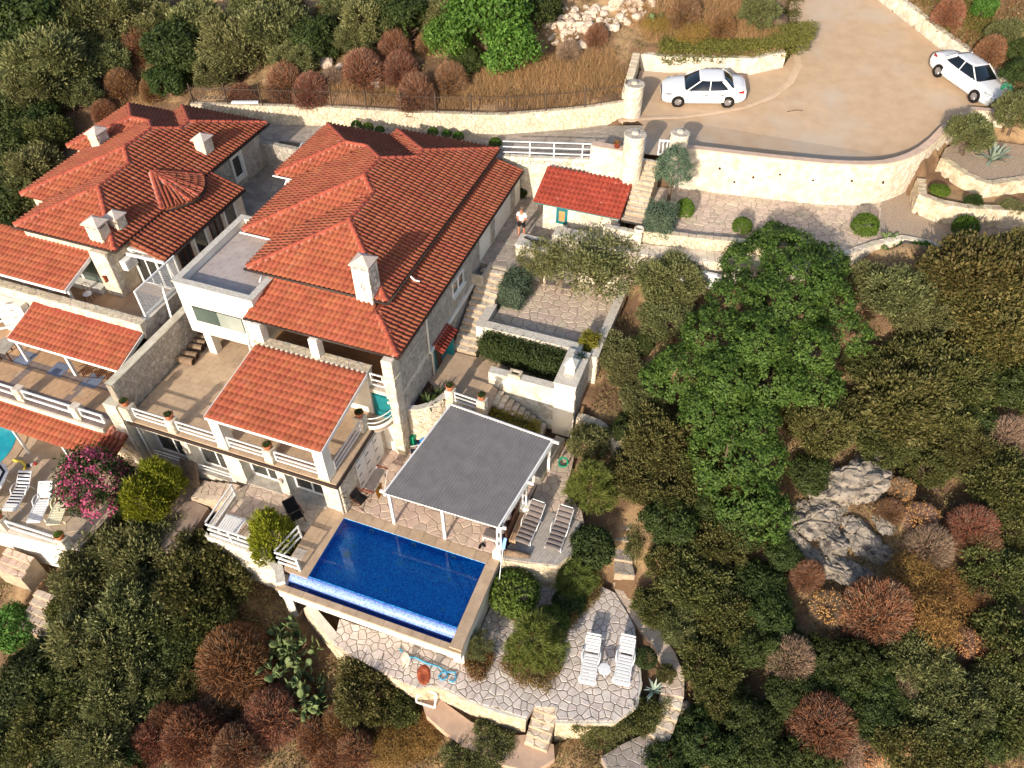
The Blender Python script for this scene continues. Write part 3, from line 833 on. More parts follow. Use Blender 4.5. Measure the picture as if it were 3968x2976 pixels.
def plain_chimney(parent, x, y, w, d, z0, z1, body, stones=None, slots=False, capw=.1):
    ch = MB().box(x - w / 2, x + w / 2, y - d / 2, y + d / 2, z0, z1).build('chimney', body, parent)
    if stones:
        out = []
        for (a, b_, n) in (((x - w / 2, y - d / 2), (x + w / 2, y - d / 2), (0, -1)), ((x + w / 2, y - d / 2), (x + w / 2, y + d / 2), (1, 0))):
            out += stonewall(None, a, b_, n, z0 + .02, z1 - .03, .3, .24, stones, rng, .03, .014)
        emit('stone', out, stones, ch, 40)
    b = MB(); zc = z1
    if slots:
        for k in (-1, 0, 1):
            for q in (-1, 1):
                b.box(x + k * (w / 2 - .06) - .06, x + k * (w / 2 - .06) + .06, y + q * (d / 2 - .06) - .06, y + q * (d / 2 - .06) + .06, z1, z1 + .17)
        b.box(x - w / 2 + .13, x + w / 2 - .13, y - d / 2 + .14, y + d / 2 - .14, z1, z1 + .165)
        zc = z1 + .17
    a, c = w / 2 + capw, d / 2 + capw
    b.box(x - a, x + a, y - c, y + c, zc, zc + .07)
    b.add([(x - a + .03, y - c + .03, zc + .072), (x + a - .03, y - c + .03, zc + .072), (x + a - .03, y + c - .03, zc + .072), (x - a + .03, y + c - .03, zc + .072), (x, y, zc + .34)], [(0, 1, 4), (1, 2, 4), (2, 3, 4), (3, 0, 4)])
    b.build('chimney_cap', M['chimney_cap'], ch)
    if slots:
        s_ = MB()
        for k in (-.5, .5): s_.box(x + k * (w / 2 - .0) - .07, x + k * (w / 2) + .07, y - d / 2 + .10, y - d / 2 + .128, z1 + .02, z1 + .15)
        for k in (-.5, .5): s_.box(x + w / 2 - .128, x + w / 2 - .10, y + k * d / 2 - .07, y + k * d / 2 + .07, z1 + .02, z1 + .15)
        s_.build('vent', M['black'], ch)
    return ch
M['chimney_cap'] = mat('chimney_cap_stone', (206, 190, 178), (190, 174, 162), 6.0, 0.9, 0.3, 30)

# ================================================================= the big house
H = thing('stone_villa', 'big stone villa with stepped red tiled roof and white chimney behind the blue pool', 'house', (-17, 22, 0))
W = M['white']
# --- lower storey
wall = MB()
wall.box(-24.3, -13.76, 16.75, 20.2, -1.2, 2.28)                 # core behind the front
for a, b_ in ((-24.45, -24.18), (-22.1, -21.72), (-19.82, -18.92), (-17.05, -16.6), (-14.72, -13.75)): wall.box(a, b_, 16.2, 16.76, -1.2, 2.28)
wall.box(-24.2, -14.7, 16.203, 16.757, 1.62, 2.279)
for a, b_ in ((-24.19, -22.09), (-21.73, -19.81)): wall.box(a, b_, 16.203, 16.757, -1.2, -.42)
front = wall.build('wall', M['mortar'], H)
holes = [(24.45 - 24.18, 24.45 - 22.1, -.45, 1.62), (24.45 - 21.72, 24.45 - 19.82, -.45, 1.62), (24.45 - 18.92, 24.45 - 17.05, -1.3, 1.62), (24.45 - 16.6, 24.45 - 14.72, -1.3, 1.62)]
stonewall(front, (-24.45, 16.2), (-13.75, 16.2), (0, -1), -1.1, 2.26, .27, .16, M['stone_pale'], rng, .012, .014, holes)
side = MB().box(-13.755, -13.75, 16.2, 20.2, -.1, 2.27).build('wall', M['mortar'], H)
stonewall(side, (-13.75, 16.2), (-13.75, 20.2), (1, 0), 0.02, 2.25, .28, .18, M['stone_pale'], rng, .02, .018, [(1.3, 3.7, 0, 1.98)])
b = MB()
for a, b_ in ((-24.18, -22.1), (-21.72, -19.82)):
    b.box(a - .02, b_ + .02, 16.12, 16.7, -.42, -.36)
    window(H, ((a + b_) / 2, 16.68, .42), b_ - a - .02, 1.55, (0, -1), 2, curtain=True)
for a, b_ in ((-18.92, -17.05), (-16.6, -14.72)):
    b.box(a - .02, b_ + .02, 16.1, 16.7, -.08, .06)
    window(H, ((a + b_) / 2, 16.68, .84), b_ - a - .02, 1.55, (0, -1), 2, curtain=True, name='sliding_door')
b.build('sill', M['stone_grey'], H)
for a, b_ in ((-24.15, -22.13), (-21.69, -19.85)): rail(H, (a, 16.25), (b_, 16.25), 0, [-.18, .06], t=.045, posts='short', name='window_rail')
for x in (-21.9, -16.82):
    l = MB().box(x - .07, x + .07, 16.08, 16.2, .95, 1.2); l.box(x - .09, x + .09, 16.05, 16.185, 1.2, 1.225); l.build('wall_lamp', M['stone_grey'], H)
MB().tube([(-13.86, 16.1, 2.2), (-13.86, 16.1, 0.05)], .05, 8).build('downpipe', M['grey_pipe'], H, True)
MB().tube([(-24.3, 16.1, 2.3), (-24.3, 16.1, -1.2)], .05, 8).build('downpipe', M['grey_pipe'], H, True)
MB().tube([(-24.9, 15.9, 1.3), (-24.7, 15.95, .9), (-24.7, 15.95, -1.2)], .05, 8).build('downpipe', M['grey_pipe'], H, True)
# white shutter doors on the shaded side
for k in range(3):
    y0 = 17.55 + k * .78
    dr = MB().box(-13.735, -13.69, y0, y0 + .74, .03, 1.9).build('shutter_door', M['white_paint'], H)
    hb = MB()
    for z in (.35, 1.0, 1.6): hb.box(-13.689, -13.67, y0 + .02, y0 + .28, z, z + .035)
    hb.build('hinge', M['black'], dr)
# --- terrace deck
tp = MB().prism([(-24.5, 15.92), (-13.68, 15.92), (-13.68, 19.35), (-13.1, 20.2), (-13.1, 20.4), (-19.6, 20.4), (-19.6, 23.6), (-24.5, 23.6)], 2.28, 2.485).build('terrace_slab', M['floor_tile'], H)
tiles('floor_tile', -24.5, -13.68, 15.92, 23.6, Z_TERR - .012, .6, .3, M['floor_tile'], tp, poly=[(-24.5, 15.92), (-13.68, 15.92), (-13.68, 19.35), (-13.1, 20.2), (-13.1, 20.4), (-19.6, 20.4), (-19.6, 23.6), (-24.5, 23.6)])
MB().box(-24.4, -13.64, 15.85, 15.915, 2.26, 2.46).box(-13.675, -13.61, 15.85, 19.35, 2.26, 2.455).build('drip_edge', M['dark_gutter'], H)
# railings and pillars along the terrace
px_ = [-24.05, -21.75, -19.35, -16.75, -14.3]
big = MB().cbox(-25.3, -24.55, 15.8, 16.5, -1.2, 3.4, .03).build('pillar', M['stone_pale'], H)
stonewall(big, (-25.3, 15.8), (-24.55, 15.8), (0, -1), -1.1, 3.36, .3, .2, M['stone_pale'], rng, .015, .014)
pillar(H, -24.3, 16.13, .5, Z_TERR, 3.33, M['stone_pale'], M['stone_pale'])
pillar(H, -21.95, 16.16, .42, Z_TERR, 3.3, M['stone_pale'], M['stone_pale'])
pillar(H, -16.93, 16.16, .42, Z_TERR, 3.3, M['stone_pale'], M['stone_pale'])
pillar(H, -14.1, 19.1, .42, Z_TERR, 3.35, M['stone_pale'], M['stone_pale'])
for a, b_ in ((-24.03, -22.2), (-21.7, -19.6), (-19.05, -17.18), (-16.68, -14.55)):
    rail(H, (a + .03, 16.12), (b_ - .03, 16.12), Z_TERR, [.16, .42, .72], t=.055, posts='short')
rail(H, (-14.02, 16.55), (-14.02, 18.85), Z_TERR, [.16, .42, .72], t=.055, posts='short')
cv = [(-13.95 + .95 * math.sin(t) , 20.3 - 1.15 * math.cos(t)) for t in np.linspace(.15, 1.45, 8)]
b = MB()
for z in (.18, .42, .72): b.tube([(p[0], p[1], Z_TERR + z) for p in cv], .03, 6)
b.build('railing', M['white_paint'], H, True)
MB().grid([[(p[0], p[1], Z_TERR - .22), (p[0], p[1], Z_TERR + .06), (p[0] - .1, p[1] + .1, Z_TERR + .06)] for p in cv]).build('curved_edge', M['white'], H, True)
MB().prism([(-13.7, 19.2)] + cv + [(-13.1, 20.4)], Z_TERR - .2, Z_TERR - .01).build('terrace_slab', M['floor_tile'], H)
# tiled canopy over the terrace and its two stout columns
can = rect_roof(H, 'canopy_roof', -19.55, -13.98, 15.9, 4.58, 20.02, 5.12, M['terracotta'], rng, 120)
for x in (-19.3, -14.28):
    c = MB().cbox(x - .25, x + .25, 15.98, 16.5, Z_TERR, 4.5, .02).build('column', M['white'], H)
    MB().box(x - .29, x + .29, 15.95, 16.54, Z_TERR, Z_TERR + .1).build('plinth', M['stone_pale'], c)
MB().box(-19.5, -14.03, 16.05, 16.2, 4.36, 4.5).build('beam', M['white_paint'], H)
# --- upper floor: veranda, walls
MPP = [(-21.0, 23.5), (-14.6, 23.5), (-14.6, 36.4), (-20.0, 36.4), (-20.0, 35.65), (-24.1, 35.65), (-24.1, 30.65), (-22.8, 30.65), (-22.8, 25.6), (-21.0, 25.6)]
up = MB()
up.box(-19.9, -12.76, 23.5, 36.5, -.5, 6.18); up.prism([(MPP[i][0], MPP[i][1]) for i in range(10)], 2.4, 6.85)
up.box(-19.7, -12.76, 20.2, 23.6, -.5, Z_VER - .02); up.box(-24.3, -19.7, 20.2, 23.6, -.5, 2.28)
up.box(-19.7, -14.02, 20.1, 20.55, 2.5, 5.12)
up.box(-13.2, -12.76, 20.62, 23.52, 2.4, 5.1)
upper = up.build('wall', M['white'], H)
M['veranda_tile'] = mat('veranda_tile', (150, 112, 80), (138, 102, 72), 1.5, 0.6, 0.06, 30, vary=0.05)
vf = MB().box(-19.7, -13.15, 20.5, 23.55, Z_VER - .018, Z_VER).build('veranda_floor', M['veranda_tile'], H)
tiles('floor_tile', -19.2, -13.2, 20.56, 23.5, Z_VER - .001, .6, .6, M['veranda_tile'], vf)
cap = MB().box(-19.75, -13.98, 20.06, 20.6, 5.122, 5.16).box(-13.24, -12.72, 20.56, 23.5, 5.102, 5.14).build('parapet_cap', M['mortar'], H)
emit('stone', [slab(p, .02, flat(5.16), rng) for p in voro([(-19.72, 20.08), (-14.0, 20.08), (-14.0, 20.58), (-19.72, 20.58)], .3, .26, .02, rng)] + [slab(p, .02, flat(5.14), rng) for p in voro([(-13.22, 20.6), (-12.74, 20.6), (-12.74, 23.46), (-13.22, 23.46)], .26, .3, .02, rng)], M['stone'], cap, 120)
rail(H, (-13.9, 20.2), (-13.25, 20.2), Z_VER, [.2, .5, .85], t=.055, posts='short')
MB().box(-14.0, -13.2, 20.06, 20.55, 4.0, 4.199).build('veranda_edge', M['stone_pale'], H)
col = pillar(H, -12.93, 20.3, .5, -.1, 6.2, M['stone_pale'], M['stone_pale'], 'column', dx=.46)
MB().cbox(-13.25, -12.62, 20.0, 20.62, 4.95, 5.2, .02).build('column_band', M['stone_pale'], H)
for x in (-16.55, -19.4): pillar(H, x, 20.4, .42, 5.16, 6.2, M['white'], None, 'column')
for (x, w) in ((-18.2, 1.6), (-15.2, 1.6)): window(H, (x, 23.47, 5.25), w, 2.05, (0, -1), 2, name='glazed_door')
MB().box(-13.95, -13.0, 20.1, 20.19, 2.5, 3.95).build('door_frame', M['teal'], H)
MB().box(-13.85, -13.06, 20.05, 20.098, 2.5, 3.87).build('door', M['teal'], H)
# east side wall with its ledge, window, door, planter box
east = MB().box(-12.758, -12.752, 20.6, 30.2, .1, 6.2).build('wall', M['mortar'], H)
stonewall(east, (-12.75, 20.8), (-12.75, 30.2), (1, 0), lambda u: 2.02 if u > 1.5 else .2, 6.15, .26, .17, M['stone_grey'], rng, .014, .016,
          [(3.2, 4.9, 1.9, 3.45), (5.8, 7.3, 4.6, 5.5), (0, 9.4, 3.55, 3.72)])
MB().cbox(-12.752, -12.62, 23.6, 30.25, 3.56, 3.70, .02).build('ledge', M['white'], H)
window(H, (-12.73, 27.3, 5.05), 1.35, .85, (1, 0), 2)
MB().box(-12.74, -12.6, 26.55, 28.05, 4.56, 4.615).build('sill', M['white'], H)
MB().box(-12.74, -12.69, 24.1, 25.45, Z_SIDE, 3.4).build('door_frame', M['teal'], H)
MB().box(-12.688, -12.66, 24.2, 24.75, Z_SIDE, 3.3).build('door', M['wood_dark'], H)
MB().box(-12.70, -12.3, 25.36, 25.45, Z_SIDE, 3.3).build('door', M['teal'], H)
MB().box(-12.748, -12.72, 25.46, 25.95, Z_SIDE, 3.52).build('render_patch', M['white'], H)
aw = MB().prism([(-12.75, 24.0), (-12.2, 24.0), (-12.2, 25.7), (-12.75, 25.7)], [3.62, 3.33, 3.33, 3.62], [3.7, 3.41, 3.41, 3.7]).build('awning_roof', M['terracotta_red'], H)
tile_roof(aw, [dict(P=(-12.2, 24.0, 3.42), d=(0, 1), n=(-1, 0), L=1.7, s=.53, rows=2)], M['terracotta_red'], rng, 30, tw=.2, tl=.31)
MB().tube([(-12.68, 23.55, 6.1), (-12.68, 23.55, 3.8), (-12.66, 23.75, 3.5), (-12.66, 23.75, 2.0)], .05, 8).build('downpipe', M['grey_pipe'], H, True)
MB().tube([(-20.3, 20.62, 6.1), (-20.3, 20.5, 5.0), (-19.95, 20.0, 4.6), (-19.9, 20.02, 5.0)], .05, 8).build('downpipe', M['grey_pipe'], H, True)
pb = MB().box(-12.75, -12.1, 29.0, 30.3, 3.7, 3.78); pb.box(-12.2, -12.1, 29.0, 30.3, 3.78, 4.35); pb.box(-12.75, -12.2, 29.0, 29.1, 3.78, 4.35); pb.build('planter_box', M['stone_grey'], H)
# porch columns at the back corner
for y in (32.05, 35.2): pillar(H, -12.95, y, .5, Z_PORCH, 6.1, M['stone_grey'], M['stone_grey'], 'column')
MB().box(-17.0, -14.2, 30.3, 36.6, Z_PORCH, 6.3).build('wall', M['stone_grey'], H)
# --- white annex with a flat tiled roof, carried by one pillar
an = MB().box(-24.05, -19.9, 20.95, 26.5, 3.84, 6.52)
for q in ((-24.05, -19.9, 20.95, 21.2), (-24.05, -19.9, 26.25, 26.5), (-24.05, -23.8, 21.2, 26.25), (-20.15, -19.9, 21.2, 26.25)): an.box(q[0], q[1], q[2], q[3], 6.52, 6.86)
annex = an.build('annex', M['white'], H)
MB().box(-24.12, -19.83, 20.88, 21.22, 6.862, 6.9).box(-24.12, -23.78, 21.22, 26.55, 6.862, 6.9).box(-20.17, -19.83, 21.22, 26.55, 6.862, 6.9).box(-23.78, -20.17, 26.23, 26.55, 6.862, 6.9).build('coping', M['plaster_cap'], annex)
tiles('floor_tile', -23.8, -20.15, 21.2, 26.25, 6.522, .62, .31, M['roof_tile_grey'], annex)
wn_ = MB().box(-23.5, -20.78, 20.925, 20.948, 4.64, 5.55).build('window', M['black'], H)
MB().box(-23.47, -22.15, 20.912, 20.924, 4.67, 5.52).build('pane', M['glass_green'], wn_)
M['glass_sky'] = mat('sky_reflection_glass', (150, 158, 152), (132, 140, 134), .8, .08, spec=.9)  # pale base colour paints the sky's reflection into one pane
MB().box(-22.14, -20.81, 20.918, 20.924, 4.67, 5.52).build('pane', M['glass_sky'], wn_)
pillar(H, -23.3, 21.2, .42, Z_TERR, 3.84, M['white'])
# --- partition wall between the two terraces belongs to neither house: built below
# --- roofs
MP = Plan([(-21.35, 22.75), (-14.1, 22.75), (-14.1, 36.8), (-20.4, 36.8), (-20.4, 36.05), (-24.5, 36.05), (-24.5, 30.25), (-23.2, 30.25), (-23.2, 25.2), (-21.35, 25.2)], 7.0, .30)
roof = MP.shell('roof', M['terracotta'], H)
tile_roof(roof, MP.planes(4.7), M['terracotta'], rng, 150)
A1, A2, A3, A4, A5, A6, A7, A8 = (-17.725, 26.375), (-17.725, 28.825), (-18.65, 29.75), (-18.65, 31.5), (-21.6, 33.15), (-20.3, 33.15), (-17.25, 32.9), (-17.25, 33.65)
MZ = lambda x, y: MP.h(min(max(x, -24.49), -14.11), min(max(y, 22.76), 36.79))
for a, b_ in (((-21.3, 22.8), A1), ((-14.15, 22.8), A1), (A1, A2), (A2, A3), ((-23.15, 25.25), A3), (A3, A4), ((-24.45, 30.3), A5), ((-24.45, 36.0), A5), (A5, A6), (A6, A4), (A4, A7), (A7, A8), ((-20.35, 36.75), A8), ((-14.15, 36.75), A8)):
    ridge(roof, [a, b_], MZ, M['ridge_clay'], M['ridge_mortar'], rng)
for a, b_ in (((-21.4, 22.7), (-14.03, 22.7)), ((-14.05, 22.7), (-14.05, 36.85))): gutter('gutter', [(a[0], a[1], 6.95), (b_[0], b_[1], 6.95)], M['dark_gutter'], roof, .07)
MB().tube([(-21.4, 25.14, 6.93), (-23.25, 25.14, 6.93)], .05, 6).tube([(-23.25, 30.19, 6.93), (-24.55, 30.19, 6.93)], .05, 6).build('gutter', M['white_paint'], roof, True)
MB().tube([(-13.98, 24.9, 6.9), (-13.8, 24.9, 6.72), (-13.55, 24.95, 6.68)], .045, 8).build('gutter_spout', M['white_paint'], roof, True)
MB().tube([(-20.4, 22.62, 6.9), (-20.4, 22.45, 6.8), (-20.35, 22.3, 6.78)], .045, 8).build('gutter_spout', M['white_paint'], roof, True)
# lower ring of roof: front and east
sk = .25
fr = MB().prism([(-20.1, 20.45), (-12.55, 20.45), (-14.9, 22.8), (-14.9, 23.1), (-20.1, 23.1)], [6.14, 6.14, 6.72, 6.80, 6.80], [6.24, 6.24, 6.826, 6.90, 6.90]).build('lower_roof', M['terracotta'], H)
ea = MB().prism([(-12.55, 20.45), (-12.55, 36.3), (-14.9, 36.3), (-14.9, 22.8)], [6.14, 6.14, 6.72, 6.72], [6.24, 6.24, 6.826, 6.826]).build('lower_roof', M['terracotta'], H)
tile_roof(fr, [dict(P=(-20.1, 20.45, 6.25), d=(1, 0), n=(0, 1), L=7.55, s=sk, rows=7, ok=lambda x, y: (y - 20.45) < (-12.55 - x) + .02)], M['terracotta'], rng, 75)
tile_roof(ea, [dict(P=(-12.55, 20.45, 6.25), d=(0, 1), n=(-1, 0), L=15.85, s=sk, rows=5, ok=lambda x, y: (y - 20.45) > (-12.55 - x) - .02)], M['terracotta'], rng, 75)
ridge(fr, [(-12.6, 20.5), (-14.2, 22.1)], lambda x, y: 6.25 + sk * (y - 20.45), M['ridge_clay'], M['ridge_mortar'], rng)
MB().tube([(-20.15, 20.4, 6.19), (-12.5, 20.4, 6.19), (-12.5, 36.35, 6.19)], .06, 6).build('gutter', M['dark_gutter'], fr, True)
MB().box(-20.1, -12.6, 20.5, 20.62, 6.02, 6.13).box(-12.72, -12.6, 20.64, 36.2, 6.02, 6.13).build('wall_plate', M['white_paint'], H)
# --- chimney
mc = plain_chimney(H, -15.1, 22.98, .82, .8, 6.6, 8.62, M['white'], None, True, .07)
emit('stone', stonewall(None, (-14.69, 22.58), (-14.69, 23.38), (1, 0), 6.8, 8.55, .2, .16, M['stone_grey'], rng, .012, .008), M['stone_grey'], mc, 60)
MB().box(-15.22, -15.0, 22.5, 22.575, 7.55, 7.85).tube([(-15.1, 22.55, 8.0), (-15.1, 22.3, 7.8), (-15.0, 22.28, 7.72)], .03, 6).build('floodlight', M['grey_pipe'], mc)
MB().tube([(-15.02, 22.565, 7.5), (-14.98, 22.565, 7.0), (-14.97, 22.5, 6.9)], .012, 4).build('cable', M['black'], mc)

# ================================================================= the neighbouring house
G = thing('tiled_villa', 'left neighbouring stone villa with bay roof fan, four stone chimneys and tiled patio', 'house', (-31, 22, 0))
gw = MB()
gw.prism([(-33.8, 22.0), (-28.6, 22.0), (-28.6, 34.8), (-33.6, 34.8), (-33.6, 34.0), (-36.8, 34.0), (-36.8, 29.2), (-35.6, 29.2), (-35.6, 24.5), (-33.8, 24.5)], -1, 6.7)
gw.box(-36.0, -25.6, 19.55, 22.1, -1, Z_LVER - .02)
gw.box(-36.0, -25.6, 19.55, 19.95, 2.2, 4.85)
gw.box(-28.7, -26.35, 23.1, 29.4, 2.0, 6.1)
gw.box(-25.95, -25.6, 19.95, 23.3, 2.2, 4.75)
gwall = gw.build('wall', M['stone_pale'], G)
stonewall(gwall, (-36, 19.55), (-25.6, 19.55), (0, -1), 4.2, 4.82, .34, .2, M['stone_pale'], rng, .012, .012)
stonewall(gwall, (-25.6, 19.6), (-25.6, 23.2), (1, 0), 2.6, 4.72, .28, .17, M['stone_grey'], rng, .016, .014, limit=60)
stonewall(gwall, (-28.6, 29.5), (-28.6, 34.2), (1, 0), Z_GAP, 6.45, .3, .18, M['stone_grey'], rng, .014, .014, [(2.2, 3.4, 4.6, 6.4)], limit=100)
stonewall(gwall, (-28.6, 22.1), (-28.6, 23.1), (1, 0), Z_LVER, 6.4, .3, .18, M['stone'], rng, .014, .014)
wc = MB().box(-36, -25.58, 19.5, 20.0, 4.852, 4.88).box(-25.99, -25.56, 20.0, 23.35, 4.752, 4.78).build('parapet_cap', M['mortar'], G)
emit('stone', [slab(p, .018, flat(4.88), rng) for p in voro([(-36, 19.52), (-25.6, 19.52), (-25.6, 19.98), (-36, 19.98)], .3, .24, .025, rng)], M['stone'], wc, 60)
window(G, (-28.57, 32.28, 5.55), .85, 1.35, (1, 0), 1)
b = MB()
for (y0, y1, z0, z1) in ((31.72, 32.86, 6.22, 6.42), (31.72, 32.86, 4.68, 4.88), (31.72, 31.86, 4.88, 6.22), (32.7, 32.86, 4.88, 6.22)): b.box(-28.59, -28.5, y0, y1, z0, z1)
b.build('window_surround', M['white'], G)
lvf = MB().box(-35.9, -28.6, 19.96, 22.0, Z_LVER - .018, Z_LVER - .004).box(-28.6, -25.96, 19.96, 23.1, Z_LVER - .018, Z_LVER - .004).build('veranda_floor', M['floor_tile_warm'], G)
tiles('floor_tile', -35.9, -25.96, 19.96, 23.05, Z_LVER - .006, .55, .55, M['floor_tile_warm'], lvf, stag=False, zone=lambda x, y: x > -28.9 or y < 21.9)
window(G, (-31.8, 21.95, 5.15), 4.0, 2.1, (0, -1), 3, m_glass=M['glass_green'], name='glazed_front')
MB().box(-33.9, -29.75, 21.5, 21.94, Z_LVER, 4.35).build('window_seat', M['white'], G)
pillar(G, -29.1, 21.9, 1.0, Z_LVER, 6.6, M['stone_pale'], M['stone_pale'], 'wall_pier', dx=.4)
window(G, (-27.45, 23.06, 5.0), 2.1, 2.0, (0, -1), 3, name='glazed_front')
MB().box(-28.55, -26.3, 22.95, 23.12, 6.02, 6.18).build('beam', M['white_paint'], G)
for k, y in enumerate((24.3, 25.6, 26.9, 28.2)): window(G, (-26.33, y, 5.0), 1.0, 1.9, (1, 0), 1 if k % 2 else 2, m_frame=M['white_paint'] if k % 2 else M['wood_dark'])
MB().tube([(-26.2, 22.95, 6.1), (-26.25, 22.95, 5.6), (-26.1, 23.0, 4.6)], .05, 8).build('downpipe', M['grey_pipe'], G, True)
l = MB().box(-29.28, -29.12, 21.58, 21.7, 4.95, 5.2); l.box(-29.3, -29.1, 21.55, 21.68, 5.2, 5.24); l.box(-29.25, -29.15, 21.55, 21.66, 4.9, 4.95); l.build('lantern', M['rust'], G)
ac = MB().cbox(-28.55, -28.2, 22.25, 23.0, 5.35, 5.9, .02).build('air_conditioner', M['white_metal'], G)
fan_ = MB()
for k in range(5): fan_.box(-28.198, -28.19, 22.35, 22.8, 5.42 + k * .085, 5.445 + k * .085)
fan_.build('grille', M['stone_grey'], ac)
# roofs
GP = Plan([(-34.15, 21.85), (-28.0, 21.85), (-28.0, 35.15), (-33.95, 35.15), (-33.95, 34.3), (-37.2, 34.3), (-37.2, 28.9), (-35.95, 28.9), (-35.95, 24.15), (-34.15, 24.15)], 6.9, .33)
groof = GP.shell('roof', M['terracotta'], G)
FAN_A = (-29.8, 27.3)
arc = [(-28.02 + .98 * math.sin(math.pi * t) , 25.45 + 3.4 * t) for t in np.linspace(0, 1, 7)]
fanpoly = [FAN_A] + arc
gpl = GP.planes(4.1)
for pl in gpl:
    ok0 = pl['ok']; pl['ok'] = (lambda x, y, ok0=ok0: ok0(x, y) and not inside((x, y), fanpoly))
tile_roof(groof, gpl, M['terracotta'], rng, 130)
zap = GP.h(*FAN_A) + .22
fanb = MB()
for i in range(6):
    a, c = arc[i], arc[i + 1]
    fanb.add([(a[0], a[1], 6.93), (c[0], c[1], 6.93), (FAN_A[0], FAN_A[1], zap)], [(0, 1, 2)])
    fanb.add([(a[0], a[1], 6.8), (c[0], c[1], 6.8), (c[0], c[1], 6.93), (a[0], a[1], 6.93)], [(0, 1, 2, 3)])
fan = fanb.build('bay_roof', M['terracotta'], groof)
fpl = []
for i in range(6):
    a, c = arc[i], arc[i + 1]; L_ = math.hypot(c[0] - a[0], c[1] - a[1]); d_ = ((c[0] - a[0]) / L_, (c[1] - a[1]) / L_); n_ = (-d_[1], d_[0])
    depth = (FAN_A[0] - a[0]) * n_[0] + (FAN_A[1] - a[1]) * n_[1]
    fpl.append(dict(P=(a[0], a[1], 6.95), d=d_, n=n_, L=L_, s=(zap - 6.93) / depth, rows=int(depth / .37), lo=-1.2, hi=L_ + 1.2, ok=(lambda x, y, t=(a, c, FAN_A): inside((x, y), t))))
groof2 = fan
me_, tv_, tf_ = tile_mesh('roof_tile', M['terracotta'], .2, .36)
def fan_tiles():
    out = MB()
    for pl in fpl:
        P = Vector(pl['P']); d = Vector((*pl['d'], 0)); n_ = Vector((*pl['n'], 0)); s = pl['s']; up = (n_ + Vector((0, 0, s))).normalized(); N = (Vector((0, 0, 1)) - n_ * s).normalized()
        for r in range(pl['rows'] + 1):
            for c in range(-6, 9):
                q = P + d * ((c + .5) * .2) + up * ((r + .4) * .36)
                if pl['ok'](q.x, q.y):
                    b0 = P + d * (c * .2) + up * (r * .36)
                    out.add([tuple(b0 + d * v[0] + up * v[1] + N * v[2]) for v in tv_], tf_)
    return out
fan_tiles().build('roof_tile_remainder', M['terracotta'], groof, kind='stuff')
for p in (arc[0], arc[2], arc[3], arc[4], arc[6]):
    ridge(groof, [(p[0], p[1]), FAN_A], lambda x, y: (zap if (x, y) == FAN_A else 6.97), M['ridge_clay'], M['ridge_mortar'], rng, .1)
B1_, B2_, B3_, B4_, B5_, B6_, B7_, B8_ = (-31.07, 24.93), (-31.07, 27.2), (-31.975, 28.12), (-31.975, 30.33), (-34.5, 31.6), (-33.25, 31.6), (-30.98, 31.33), (-30.98, 32.18)
GZ = lambda x, y: GP.h(min(max(x, -37.19), -28.01), min(max(y, 21.86), 35.14))
for a, b_ in (((-34.1, 21.9), B1_), ((-28.05, 21.9), B1_), (B1_, B2_), (B2_, B3_), ((-35.9, 24.2), B3_), (B3_, B4_), ((-37.15, 28.95), B5_), ((-37.15, 34.25), B5_), (B5_, B6_), (B6_, B4_), (B4_, B7_), (B7_, B8_), ((-33.9, 35.1), B8_), ((-28.05, 35.1), B8_)):
    ridge(groof, [a, b_], GZ, M['ridge_clay'], M['ridge_mortar'], rng)
MB().tube([(-34.2, 21.8, 6.84), (-27.95, 21.8, 6.84), (-27.95, 25.4, 6.84)] + [(p[0] + .04, p[1], 6.86) for p in arc[1:6]] + [(-27.95, 28.9, 6.84), (-27.95, 35.2, 6.84)], .06, 6).build('gutter', M['dark_gutter'], groof, True)
gl = MB().prism([(-26.1, 22.7), (-26.1, 29.5), (-28.6, 29.5), (-28.6, 22.7)], [6.08, 6.08, 6.86, 6.86], [6.17, 6.17, 6.96, 6.96])
glr = gl.build('lower_roof', M['terracotta'], G)
tile_roof(glr, [dict(P=(-26.1, 22.7, 6.19), d=(0, 1), n=(-1, 0), L=6.8, s=.32, rows=7, ok=lambda x, y: x > -28.45)], M['terracotta'], rng, 60)
MB().tube([(-26.05, 22.65, 6.12), (-26.05, 29.5, 6.12)], .06, 6).build('gutter', M['dark_gutter'], glr, True)
MB().box(-28.3, -26.1, 22.6, 22.69, 6.05, 6.2).build('barge_board', M['white_paint'], glr)
uc = rect_roof(G, 'canopy_roof', -36.2, -29.75, 19.72, 5.62, 22.3, 6.3, M['terracotta'], rng, 40)
for x in (-33.3, -30.4): MB().box(x - .06, x + .06, 20.28, 20.4, Z_LVER, 5.72).build('post', M['white_paint'], G)
lc = rect_roof(G, 'canopy_roof', -32.15, -25.65, 17.5, 3.74, 19.5, 4.3, M['terracotta'], rng, 50)
MB().grid([[(-32.15 + 6.5 * t, 19.25, 4.27 + rng.uniform(0, .02)), (-32.15 + 6.5 * t, 19.54, 4.40 + rng.uniform(0, .03)), (-32.15 + 6.5 * t, 19.56, 4.5)] for t in np.linspace(0, 1, 40)]).build('flashing', M['terracotta_red'], lc, True)
for x in (-31.9, -28.95, -26.0): MB().box(x - .07, x + .07, 17.58, 17.72, Z_LPATIO, 3.68).build('post', M['white_paint'], G)
MB().box(-32.1, -25.7, 17.56, 17.7, 3.5, 3.62).build('beam', M['white_paint'], G)
